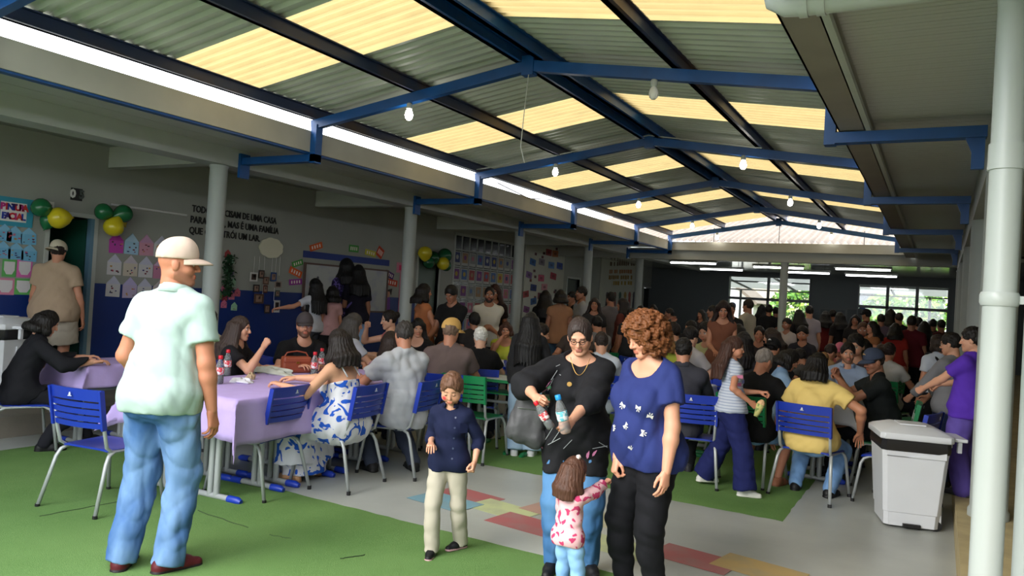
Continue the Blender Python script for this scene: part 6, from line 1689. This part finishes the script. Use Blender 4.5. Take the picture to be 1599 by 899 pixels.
# --- long haired woman with jeans
x, y = floor_at(816, 712)
person('girl with very long black hair and light jeans standing with back turned', x, y, rayyaw(825) - 6, H=1.46, sex='f', w=.98, res=.012, head=(-8, 6, 0), rh=(.2, .2, .85), shirt=dict(rgb=(30, 30, 32), sleeve=1.2, hem=.06), pants=dict(rgb=(132, 160, 190), kind='denim', rgb2=(176, 198, 218), loose=.02, flare=.02), shoe=(206, 206, 204), sole=(214, 214, 210), hair=dict(style='long', rgb=(22, 21, 22), len=.42, thick=1.0), skin=SK['b'])
# --- right table
person('woman in pale yellow shirt seated on blue chair with back turned', -.95, 7.38, -8, H=1.66, sit=True, sex='f', w=1.16, hips=.5, res=.0105, lean=12, head=(0, 14, 0), lh=(-.36, .04, .48), lelbow=(-1, -.3, .3), rh=(.36, .12, .60), relbow=(1, -.3, 0), feet=((.15, .05, 0), (-.15, .06, 0)), shirt=dict(rgb=(214, 186, 112), sleeve=.6, loose=.016, flare=.015), pants=dict(rgb=(104, 140, 184), kind='denim', rgb2=(134, 168, 204)), shoe=(16, 16, 18), hair=dict(style='long', rgb=(16, 14, 14), len=.12, thick=.93, wrap=62), skin=(178, 122, 92))
p = at_depth(1190, 546, 7.2)
person('man with short grey hair and black tee, seated with back turned', p[0] - .02, p[1], rayyaw(1190) - 22, H=1.66, sit=True, w=1.0, res=.013, lean=20, head=(-16, 14, 0), rh=(.32, .30, .70), lh=(-.1, .4, .78), feet=((.2, .1, 0), (-.16, .2, 0)), shirt=dict(rgb=(18, 18, 20), sleeve=.6), pants=dict(rgb=(96, 128, 160), leg=1.05, kind='denim'), shoe=(150, 96, 70), hair=dict(style='short', rgb=(120, 112, 106), thick=.97), skin=(172, 116, 90))
p = at_depth(1226, 543, 8.2)
person('woman in light blue denim shirt bowing over the right table', -1.5, p[1], -70, H=1.62, sit=True, sex='f', res=.014, lean=22, head=(0, 24, 0), shirt=dict(rgb=(120, 152, 190), sleeve=1.0, kind='denim', rgb2=(160, 186, 214)), pants=dict(rgb=(40, 44, 60)), hair=dict(style='bob', rgb=BLK, len=.04), skin=SK['a'])
p = at_depth(1364, 557, 7.6)
person('man in black tee and dark cap seated at right with hands clasped', p[0] + .04, p[1], rayyaw(1364) + 100, H=1.72, sit=True, w=1.08, res=.011, lean=14, head=(22, 10, 0), rh=(.10, .34, 1.02), lh=(-.02, .34, .98), relbow=(.6, .3, -1), lelbow=(-.6, .3, -1), rpose='grip', lpose='grip', shirt=dict(rgb=(24, 28, 28), sleeve=.6, loose=.02), pants=dict(rgb=(22, 22, 26)), shoe=(30, 30, 32), hair=dict(style='short', rgb=(34, 26, 22)), cap=dict(rgb=(58, 66, 84), badge=(200, 160, 100), tilt=2), face=dict(beard=.3), skin=SK['c'])
p = at_depth(1325, 544, 8.8)
person('young man with dark hair and moustache in light blue shirt facing the camera', p[0], p[1], rayyaw(1325) + 184, H=1.70, sit=True, res=.012, lean=4, head=(2, 0, 0), shirt=dict(rgb=(136, 152, 178), sleeve=.7, neck='collar'), pants=dict(rgb=(40, 44, 54)), hair=dict(style='short', rgb=(22, 18, 17), thick=1.04), face=dict(beard=.55), skin=(190, 138, 110))
p = at_depth(1068, 527, 7.25)
person('man in dark grey shirt seated behind the woman in blue, back turned', p[0], p[1], rayyaw(1068) + 4, H=1.72, sit=True, w=1.05, res=.013, lean=8, head=(-6, 4, 0), shirt=dict(rgb=(56, 56, 64), sleeve=1.0, neck='collar', loose=.016), pants=dict(rgb=(28, 28, 32)), hair=dict(style='short', rgb=(22, 19, 18)), skin=SK['a'])
# --- right edge
p = at_depth(1508, 512, 6.3)
person('boy in purple shirt half hidden by the white downpipe', p[0] + .055, p[1], rayyaw(1508) + 62, z=.22, H=p[2] - .22, hk=1.1, w=.98, res=.011, head=(20, 4, 0), rh=(.14, .32, .86), lh=(-.1, .34, .82), lpose='fist', rpose='grip', shirt=dict(rgb=(84, 48, 166), sleeve=.6, hem=.12, loose=.02), pants=dict(rgb=(90, 74, 150), loose=.02), shoe=(60, 60, 70), hair=dict(style='short', rgb=(24, 20, 18), thick=1.04), skin=SK['b'])
p = at_depth(1491, 521, 7.6)
person('person with glasses in grey sweatshirt behind the boy in purple', p[0] - .02, p[1], rayyaw(1491) + 60, H=p[2], res=.013, w=1.0, hk=1.08, head=(14, 8, 0), glasses=(24, 20, 20), rh=(.12, .34, .78), lh=(-.16, .34, .80), lpose='fist', shirt=dict(rgb=(118, 118, 122), sleeve=1.8, hem=.1), pants=dict(rgb=(24, 34, 64), kind='denim'), shoe=(30, 30, 36), hair=dict(style='short', rgb=(26, 22, 20)), skin=SK['b'])
p = at_depth(1466, 523, 9.0)
wt = person('person in white tee with black shoulder strap by the right walkway', p[0], p[1], rayyaw(1466) + 30, H=p[2], sex='f', res=.014, hk=1.05, head=(20, 8, 0), shirt=dict(rgb=(188, 194, 204), sleeve=.6, hem=.0), pants=dict(rgb=(20, 20, 24), loose=.015), shoe=(40, 40, 44), hair=dict(style='bob', rgb=(40, 30, 26), len=.03), skin=SK['a'])
T_ = wt['T']; MB().tube([wt['sh'][1] + V(.03, .08, .06), wt['sh'][1] + V(.04, -.0, .085), wt['chest'] + V(0, -.155, .05), wt['P'] + V(.17, -.10, .08)], .016, 6).build('shoulder_strap', fab((20, 20, 22)), wt['root'], 'all')

# --- the crowd: seated (pixel x, pixel y of head top, depth, turn against the sight line, ...)
def free_depth(px, py, d, yw, sit):
    """nearest depth on the sight line where the person does not run into a neighbour"""
    best = (1e9, d)
    for k in sorted(range(-9, 14), key=abs):
        dd = d * (1 + .03 * k); p = at_depth(px, py, dd)
        if sit and not 1.0 < p[2] < 1.45: continue
        bad = 0.0
        for (ax_, ay_, ar) in footprint(p[0], p[1], yw, sit):
            for (bx, by, br) in DISCS:
                o_ = ar + br - math.hypot(ax_ - bx, ay_ - by)
                if o_ > .0: bad += o_
        cost = bad * 10 + abs(k) * .04
        if cost < best[0]: best = (cost, dd)
    return best[1]
for _dx, _dy in [(-2.45, 8.2), (-2.45, 8.6), (-1.0, 8.3), (-1.0, 8.9), (-4.95, 8.0), (-4.95, 8.6)]: DISCS.append((_dx, _dy, .2))
DISCS.append((-3.32, 19.18, .1))
for _y in COLY: DISCS.append((XC, _y, .12))
def crowd_sit(px, py, d, rel, label, **kw):
    kw.setdefault('lean', 10); yw = rayyaw(px) + rel; d = free_depth(px, py, d, yw, True)
    p = at_depth(px, py, d); s_ = (p[2] - .432) / .86; H_ = min(1.86, max(1.2, 1.7 * s_)); kw.setdefault('res', .014 if d < 9 else (.017 if d < 11.5 else .022)); kw.setdefault('head', (0, 8, 0))
    kw.setdefault('pants', dict(rgb=(36, 40, 54))); a = math.radians(yw)
    off = .10 * math.sin(math.radians(kw['lean'])) * 4
    if d < 12.5:
        kd = 'g' if int(px) % 3 == 0 else 'b'
        chair(p[0] + off * math.sin(a), p[1] - off * math.cos(a), yw, ('green' if kd == 'g' else 'blue') + ' school chair under the ' + ' '.join(label.split()[:11]), kd)
    return person(label, p[0] + off * math.sin(a) , p[1] - off * math.cos(a), yw, H=H_, sit=True, **kw)
def crowd_stand(px, py, d, rel, label, z=0.0, **kw):
    yw = rayyaw(px) + rel; d = free_depth(px, py, d, yw, False)
    p = at_depth(px, py, d); kw.setdefault('res', .014 if d < 9 else (.017 if d < 12.5 else .023)); kw.setdefault('pants', dict(rgb=(34, 38, 52)))
    if p[0] < XC - .22: z = STEP
    return person(label, p[0], p[1], yw, H=min(1.9, max(.8, p[2] - z)), z=z, **kw)
Hs = lambda c=BLK, **k: dict(style='short', rgb=c, **k)
Hl = lambda c=BLK, L=.24, **k: dict(style='long', rgb=c, len=L, **k)
Hb = lambda c=BLK, L=.05: dict(style='bob', rgb=c, len=L)
Hp = lambda c=BLK, L=.2: dict(style='pony', rgb=c, len=L)
SH = lambda c, sl=.58, **k: dict(rgb=c, sleeve=sl, **k)
crowd_sit(562, 491, 8.7, -70, 'woman with long greying hair and white top behind the capped man', sex='f', hair=Hl((66, 62, 60), .2), shirt=SH((176, 178, 190)), skin=SK['b'])
crowd_sit(600, 486, 9.8, 105, 'woman with tied dark hair drinking from a dark cup, facing left', sex='f', hair=dict(style='bun', rgb=(26, 20, 18)), shirt=SH((206, 120, 122), 0, neck='tank'), skin=SK['e'], rh=(.06, .24, 1.12), lean=6, rpose='grip')
crowd_sit(607, 522, 8.0, 20, 'small girl with dark hair between the dress and the grey tee', sex='f', hk=1.3, hair=Hl((40, 30, 26), .14), shirt=SH((150, 110, 120)), skin=SK['a'])
crowd_sit(650, 498, 9.2, 165, 'smiling woman with long black hair in low black top', sex='f', bust=.6, hair=Hl(BLK, .26), shirt=SH((24, 22, 24), .2, neck='scoop'), skin=SK['b'], head=(20, 12, 0))
crowd_sit(752, 512, 9.0, -4, 'white haired person in black tee seated with back turned', hair=Hs((206, 202, 192), thick=1.02), shirt=SH((20, 20, 22)), skin=SK['e'])
crowd_sit(790, 504, 10.2, 176, 'woman in bright yellow green top resting chin on her hand', sex='f', w=1.1, bust=.6, hair=Hb((70, 46, 38), .0), shirt=SH((186, 194, 70), .3, neck='scoop'), skin=SK['a'], rh=(.02, .24, 1.06), relbow=(.6, .3, -1), rpose='fist')
crowd_sit(853, 505, 9.3, -78, 'bearded man in dark shirt resting his chin on his arms', hair=Hs((30, 24, 22)), face=dict(beard=.8), shirt=SH((44, 46, 50)), skin=SK['b'], lean=20)
crowd_sit(900, 492, 11.4, 160, 'brown haired man behind the woman with glasses', hair=Hs((60, 46, 38)), shirt=SH((70, 60, 56)), skin=SK['a'])
crowd_sit(938, 520, 8.6, 10, 'person in white shirt showing between the two women', hair=Hs((44, 36, 32)), shirt=SH((190, 196, 206), 1.0), skin=SK['b'])
crowd_sit(930, 488, 12.4, 30, 'dark haired person with pale collar far behind the two women', hair=Hs(), shirt=SH((120, 120, 124)), skin=SK['a'])
crowd_sit(1018, 494, 11.5, -60, 'man with dark short hair beside the curly hair', hair=Hs((26, 22, 20)), face=dict(beard=.5), shirt=SH((60, 62, 64)), skin=SK['b'])
crowd_sit(1043, 500, 11.0, 85, 'bearded man in profile facing left behind the lime top', hair=Hs((30, 24, 22), thick=1.05), face=dict(beard=.85), shirt=SH((104, 104, 96)), skin=SK['b'])
crowd_sit(1036, 514, 9.2, 10, 'woman with wavy blonde hair and lime green top, back turned', sex='f', hair=Hl((128, 92, 52), .12, thick=1.05), shirt=SH((158, 164, 62)), skin=SK['b'])
crowd_sit(1085, 512, 9.6, -40, 'person in white tee with dark cap of hair behind the grey shirt', hair=Hs((24, 20, 20)), shirt=SH((168, 164, 166)), skin=SK['e'])
crowd_sit(1100, 505, 11.8, 150, 'child with pale shirt behind the white tee', hk=1.25, hair=Hs(), shirt=SH((176, 178, 130)), skin=SK['b'])
crowd_sit(1075, 490, 13.5, 120, 'dark haired person with raised hand deep in the crowd', hair=Hs(), shirt=SH((40, 40, 44)), skin=SK['a'], rh=(.2, .25, 1.35))
crowd_sit(1127, 508, 11.4, 6, 'woman with bobbed brown hair and magenta top, back turned', sex='f', hair=Hb((84, 50, 36), .06), shirt=SH((128, 26, 74)), skin=SK['a'])
crowd_sit(1152, 500, 12.2, 20, 'woman with long black hair seated right of the magenta top', sex='f', hair=Hl(BLK, .25), shirt=SH((40, 36, 40)), skin=SK['b'])
crowd_sit(1165, 520, 8.8, -20, 'woman with loose black hair behind the walking girl', sex='f', hair=Hl((24, 20, 20), .25), shirt=SH((36, 34, 38)), skin=SK['b'])
crowd_sit(1186, 505, 12.6, 178, 'woman facing the camera with dark hair tied back, mid crowd', sex='f', hair=dict(style='bun', rgb=BLK), shirt=SH((52, 46, 50)), skin=SK['a'])
crowd_sit(1198, 511, 11.5, 70, 'woman with brown hair and white top in profile', sex='f', hair=Hl((44, 34, 30), .18), shirt=SH((190, 184, 178), 1.0), skin=SK['b'])
crowd_sit(1213, 529, 9.6, -30, 'person in black cap with white mark leaning over a table', hair=Hs(), cap=dict(rgb=(22, 22, 24), badge=(206, 206, 206), turn=170), shirt=SH((30, 30, 34)), skin=SK['a'], lean=18)
crowd_sit(1242, 540, 9.8, 60, 'person in grey sweatshirt bending over the table', hair=Hs((28, 24, 22)), shirt=SH((84, 82, 82), 1.8), skin=SK['a'], lean=30)
crowd_sit(1253, 505, 14.0, 170, 'dark haired child in the middle of the far crowd', hk=1.2, hair=Hs(), shirt=SH((40, 40, 48)), skin=SK['a'])
crowd_sit(1302, 527, 11.5, -50, 'man in tan shirt bent far forward over a table', hair=Hs((40, 30, 26)), shirt=SH((150, 122, 86)), skin=SK['a'], lean=45)
crowd_sit(1288, 552, 9.2, -10, 'person in woven tan hat behind the yellow shirt', hair=Hs((60, 44, 36)), cap=dict(rgb=(140, 106, 70)), shirt=SH((66, 70, 70)), skin=SK['a'])
crowd_sit(1311, 539, 10.4, 170, 'child in pink and white cap beside the tan hat', hk=1.25, hair=Hs(), cap=dict(rgb=(200, 110, 130)), shirt=SH((160, 90, 90)), skin=SK['a'])
crowd_sit(1335, 522, 11.2, 165, 'dark haired child peering over the light blue shirt', hk=1.2, hair=Hs(), shirt=SH((70, 60, 66)), skin=SK['b'])
crowd_sit(1350, 530, 10.6, 0, 'person with long dark hair behind the capped man', sex='f', hair=Hl(BLK, .2), shirt=SH((50, 46, 56)), skin=SK['a'])
crowd_sit(1374, 538, 9.6, 20, 'person in brown and cream flowered top at right', sex='f', hair=dict(style='bun', rgb=(50, 36, 30)), shirt=dict(rgb=(96, 66, 48), kind='camo', rgb2=(170, 150, 116), sleeve=.8), skin=SK['a'])
crowd_sit(1392, 537, 10.4, -20, 'person in white top seated near the right aisle', sex='f', hair=Hs((40, 30, 28)), shirt=SH((178, 176, 172)), skin=SK['a'])

# --- standing by the left wall
pw = on(541, 402, 'X', -8.35)
person('woman with big black curly hair writing at the whiteboard', -8.35, pw[1], 78, z=STEP, H=pw[2] - STEP - .05, sex='f', res=.016, w=1.1, hair=dict(style='long', rgb=(12, 11, 12), len=.2, thick=1.25), shirt=dict(rgb=(34, 28, 60), kind='flower_small', rgb2=(90, 76, 140), sleeve=.7, hem=.15), pants=dict(rgb=(16, 16, 20)), skin=SK['c'], rh=(.25, .35, 1.35))
pw = on(560, 412, 'X', -8.15)
person('woman with black hair, black top and pale jeans at the whiteboard', -8.15, pw[1], 60, z=STEP, H=pw[2] - STEP - .04, sex='f', res=.016, hair=Hl((12, 11, 12), .3, thick=1.15), shirt=dict(rgb=(22, 20, 34), kind='sparse', rgb2=(96, 84, 150), sleeve=.7, hem=.1), pants=dict(rgb=(120, 146, 180), kind='denim'), skin=SK['c'])
pw = on(492, 436, 'X', -8.1)
person('girl with long black hair and white tee pointing at the whiteboard', -8.1, pw[1], 96, z=STEP, H=pw[2] - STEP, sex='f', hk=1.08, res=.016, hair=Hl((12, 11, 12), .36, thick=1.05), shirt=SH((180, 182, 190)), pants=dict(rgb=(60, 62, 70)), skin=SK['a'], lh=(-.4, .3, 1.05), lpose='point')
pw = on(519, 447, 'X', -8.0)
person('child with dark hair and pale pink top by the whiteboard', -8.0, pw[1], 70, z=STEP, H=pw[2] - STEP, sex='f', hk=1.12, res=.016, hair=Hb((14, 12, 12), .08), shirt=SH((170, 130, 130)), pants=dict(rgb=(24, 24, 26)), skin=SK['a'])
pw = on(660, 443, 'X', -7.6)
crowd_stand(664, 444, 10.8, -70, 'woman in tan top with dark hair standing by the second column', sex='f', hair=Hl((18, 15, 14), .1), shirt=SH((168, 104, 66), 0, neck='tank'), pants=dict(rgb=(24, 26, 40)), skin=SK['a'], bust=.5, lh=(-.1, .3, .95), rh=(.18, .3, .9))
crowd_stand(708, 446, 10.9, 150, 'person in black tee with white print looking down', hair=Hs((16, 14, 14), thick=1.08), shirt=SH((22, 22, 24)), skin=SK['c'], head=(0, 24, 0), lh=(-.1, .32, .95), rh=(.16, .3, 1.0))
crowd_stand(765, 449, 10.6, 182, 'bearded man in white tee standing with folded arms', hair=dict(style='bun', rgb=BLK), face=dict(beard=.95), shirt=SH((186, 182, 170), .62), skin=SK['c'], rh=(-.12, .26, 1.08), lh=(.12, .26, 1.05), w=1.05)
crowd_stand(773, 446, 12.0, 170, 'dark figure with reddish hair behind the man in white', sex='f', hair=Hl((44, 20, 16), .25, thick=1.15), shirt=SH((36, 24, 24)), skin=SK['c'])
crowd_stand(741, 490, 9.4, 20, 'child with round dark hair in front of the man in white', hair=Hs((14, 12, 12), thick=1.15), shirt=SH((40, 36, 36)), skin=SK['c'], hk=1.1)
for px, py, d, rel, lab, kw in [
    (852, 454, 13.6, 10, 'woman with long dark hair in black by the white panel', dict(sex='f', hair=Hl(BLK, .34), shirt=SH((22, 22, 24)))),
    (876, 453, 13.4, 8, 'woman in bare back tan top and jeans by the white panel', dict(sex='f', hair=Hb(BLK, .02), shirt=SH((148, 106, 78), .3), pants=dict(rgb=(50, 70, 90), kind='denim'))),
    (893, 456, 15.0, 120, 'dark figure in the third doorway', dict(hair=Hs(), shirt=SH((30, 30, 32)))),
    (908, 448, 14.0, 110, 'person in white shirt beside the fourth column', dict(hair=Hs(), shirt=SH((150, 152, 158), 1.0))),
    (929, 466, 13.2, 176, 'woman facing the camera right of the fourth column', dict(sex='f', hair=Hl((30, 22, 20), .2), shirt=SH((40, 40, 42)))),
    (954, 457, 14.4, 30, 'tall person in dim grey tee before the lettered panel', dict(hair=Hs(), shirt=SH((96, 92, 96), .7))),
    (972, 466, 13.8, 80, 'woman in dark red top before the lettered panel', dict(sex='f', hair=Hl((24, 18, 18), .2), shirt=SH((84, 40, 34)))),
    (1130, 470, 12.2, 182, 'young woman in tan top looking down at her phone', dict(sex='f', hair=Hl((34, 22, 20), .32, thick=1.05), shirt=SH((120, 76, 58), 0, neck='tank'), skin=SK['a'], head=(0, 18, 0), rh=(.1, .28, 1.05), lh=(-.1, .28, 1.05))),
    (1142, 474, 13.6, 190, 'dark haired person right behind the woman with the phone', dict(hair=Hs(), shirt=SH((24, 24, 26)))),
    (1112, 478, 15.0, 90, 'person in dim white shirt left of the woman with the phone', dict(hair=Hs(), shirt=SH((130, 130, 132)))),
    (1168, 468, 14.2, 60, 'man in pale tee standing with hand on hip in the far crowd', dict(hair=Hs((30, 22, 20)), shirt=SH((164, 158, 142), .62), pants=dict(rgb=(110, 96, 84)), skin=SK['c'], lh=(-.34, .0, .98), lelbow=(-1, -.3, 0))),
    (1190, 476, 19.8, 4, 'silhouette with long hair left of the lone column', dict(sex='f', hair=Hl(BLK, .2), shirt=SH((28, 28, 32)))),
    (1201, 477, 19.6, 10, 'silhouette with round head left of the lone column', dict(hair=Hs(BLK, thick=1.1), shirt=SH((24, 24, 28)))),
    (1212, 480, 19.4, -10, 'silhouette closest to the lone column', dict(hair=Hs(), shirt=SH((26, 26, 30)))),
    (1229, 497, 14.6, 150, 'small child in white right of the lone column', dict(hair=Hs(), shirt=SH((170, 160, 156)), hk=1.2)),
    (1247, 484, 15.4, 40, 'woman in dark clothes beside the man in the pale lilac tee', dict(sex='f', hair=Hl(BLK, .26), shirt=SH((26, 24, 28)))),
    (1264, 478, 15.0, 20, 'man in pale lilac tee standing with back turned', dict(hair=Hs(), shirt=SH((164, 156, 166), .62), skin=SK['b'])),
    (1289, 486, 17.0, 20, 'person in dark red, leftmost of the red group', dict(sex='f', hair=Hl(BLK, .2), shirt=SH((96, 26, 28)))),
    (1301, 484, 17.4, -20, 'person in dark red, middle of the red group', dict(hair=Hs(), shirt=SH((84, 22, 26)))),
    (1311, 488, 16.6, 40, 'person in black, right of the red group', dict(sex='f', hair=Hl(BLK, .2), shirt=SH((26, 22, 24)))),
    (1336, 492, 16.0, 170, 'dark haired woman facing the camera before the far notice boards', dict(sex='f', hair=Hl((24, 18, 18), .22), shirt=SH((30, 28, 30)))),
    (1353, 484, 17.6, 60, 'person in dark cap and maroon shirt under the right window', dict(hair=Hs(), cap=dict(rgb=(20, 20, 24)), shirt=SH((70, 26, 26)))),
    (1348, 504, 13.2, 176, 'small child in red held in arms', dict(hair=Hs((70, 46, 34)), shirt=SH((170, 34, 50)), hk=1.3)),
    (1362, 502, 12.6, 120, 'woman in tan top holding the child in red', dict(sex='f', hair=Hl((22, 18, 16), .16), shirt=SH((140, 92, 60), .3), skin=SK['a'], rh=(.06, .28, 1.0), lh=(-.1, .28, 1.05))),
    (1376, 491, 16.2, 10, 'person in grey and violet striped shirt under the right window', dict(hair=Hs(), shirt=dict(rgb=(110, 96, 110), kind='stripe', rgb2=(56, 46, 66), sleeve=.6))),
    (1391, 485, 17.0, 5, 'large dark haired silhouette under the right window', dict(sex='f', hair=Hl(BLK, .3, thick=1.2), shirt=SH((22, 20, 24)))),
    (1404, 489, 16.4, 20, 'silhouette with short hair right under the right window', dict(hair=Hs((40, 30, 24)), shirt=SH((28, 26, 30)))),
    (1399, 505, 12.9, -6, 'person in red print top standing in the right aisle', dict(sex='f', hair=Hl(BLK, .12), shirt=dict(rgb=(146, 40, 34), kind='sparse', rgb2=(190, 120, 110), sleeve=.5))),
    (1424, 494, 13.2, 4, 'person in maroon jersey and black trousers in the right aisle', dict(hair=Hs(), shirt=SH((84, 20, 32)), pants=dict(rgb=(14, 14, 16), loose=.03), w=1.1)),
    (1434, 497, 15.2, 10, 'dark figure behind the maroon jersey', dict(hair=Hs(BLK, thick=1.1), shirt=SH((26, 24, 26)))),
    (1444, 502, 14.2, -4, 'dark clothed person right of the maroon jersey', dict(sex='f', hair=Hl(BLK, .15), shirt=SH((34, 30, 34)))),
    (1457, 499, 16.4, 10, 'dark figure near the right columns', dict(hair=Hs(), shirt=SH((30, 26, 30)))),
    (1470, 500, 15.2, 20, 'dark figure in reddish top beside the right columns', dict(hair=Hs(), shirt=SH((70, 30, 34)))),
    (1000, 478, 16.2, 120, 'dark figure beside the last verandah column', dict(hair=Hs(), shirt=SH((28, 28, 30)))),
    (1020, 476, 17.6, 160, 'dim figure in the far left corner doorway', dict(sex='f', hair=Hl(BLK, .2), shirt=SH((34, 32, 36)))),
    (1045, 482, 15.8, 100, 'dim figure in dark shirt deep in the left of the crowd', dict(hair=Hs(), shirt=SH((40, 38, 40)))),
    (1095, 484, 16.8, 140, 'dim person in dark clothes before the left dark wall', dict(sex='f', hair=Hl(BLK, .2), shirt=SH((44, 40, 44)))),
    (985, 482, 12.8, 30, 'dark haired man standing behind the curly hair', dict(hair=Hs(), shirt=SH((40, 42, 46))))]:
    kw.setdefault('skin', SK['c']); crowd_stand(px, py, d, rel, lab, z=.0, **kw)

# ================================================================== things in hands and beside people
def frame_from(a, up):
    """matrix whose z axis points along up, origin a"""
    zz = Vector(up).normalized(); xx = zz.orthogonal().normalized(); yy = zz.cross(xx)
    return Matrix(((xx.x, yy.x, zz.x, a[0]), (xx.y, yy.y, zz.y, a[1]), (xx.z, yy.z, zz.z, a[2]), (0, 0, 0, 1)))
R_, U_, D_ = Vector(_rt @ np.eye(3)) if False else None, None, None
cr_ = Vector((math.cos(math.radians(29)), math.sin(math.radians(29)), 0))
a = at_depth(861, 668, 4.12); b = at_depth(842, 637, 4.12)
bottle(0, 0, 0, 'soda bottle with red cap held by the woman in black', fill=(70, 40, 36), M=frame_from(a, Vector(b) - Vector(a)) @ Matrix.Diagonal((.8, .8, .8, 1)))
a = at_depth(884, 676, 4.08); b = at_depth(872, 622, 4.08)
bottle(0, 0, 0, 'water bottle with blue cap held by the woman in black', cap=(30, 140, 206), lab=(96, 176, 190), M=frame_from(a, Vector(b) - Vector(a)) @ Matrix.Diagonal((1, 1, 1, 1)))
# bag on the arm
p = at_depth(824, 648, 4.5)
hb2 = empty('handbag', tuple(p)); hb2.rotation_euler = (0, .12, math.radians(20)); tag(hb2, 'dark grey leather bag hanging from the arm of the woman in black', 'handbag')
M_dl = mat('dark_leather', (58, 58, 60), .6, var=.1, vscale=8, bump=.25, bscale=18)
F = Field((-.14, -.1, -.24), (.15, .1, .16), .008)
F.add(('c', (-.02, 0, .08), (.05, 0, .07), .045, .045, (0, 1, 0), .8, None), .03); F.add(('c', (-.03, 0, .0), (.06, 0, -.01), .062, .062, (0, 1, 0), .75, None), .05); F.add(('c', (-.04, 0, -.10), (.06, 0, -.12), .07, .065, (0, 1, 0), .8, None), .06); F.noise(.006, 55, 3)
mesh_obj('bag_body', [F.mesh()], M_dl, hb2)
MB().tube([(-.05, 0, .08), (-.02, 0, .2), (.05, .0, .24), (.08, 0, .08)], .009, 8).build('strap', M_dl, hb2, 'all')
MB().tube([(-.06, -.05, .04), (.08, -.05, .05)], .003, 6).build('zip', mat('zip_metal', (150, 150, 150), .3, metal=1), hb2)
# corn cup of the girl
hw_ = to_world(girl, girl['hands'][0][1]); 
a = at_depth(1180, 650, 6.52); b = at_depth(1192, 622, 6.52)
cp = empty('snack_cup'); cp.matrix_world = frame_from(a, Vector(b) - Vector(a)); tag(cp, 'yellow paper snack cone held by the walking girl', 'snack')
MB().lathe([(.018, 0), (.034, .10), (.036, .11)], 14).build('paper_cone', mat('snack_paper', (196, 190, 120), .7, rgb2=(120, 140, 80), vscale=30, lo=.5, hi=.6), cp, 'all')
MB().lathe([(.034, .105), (.03, .13), (.015, .15), (.002, .155)], 12).build('popcorn', mat('popcorn', (216, 176, 130), .8, bump=.8, bscale=60), cp, 'all')
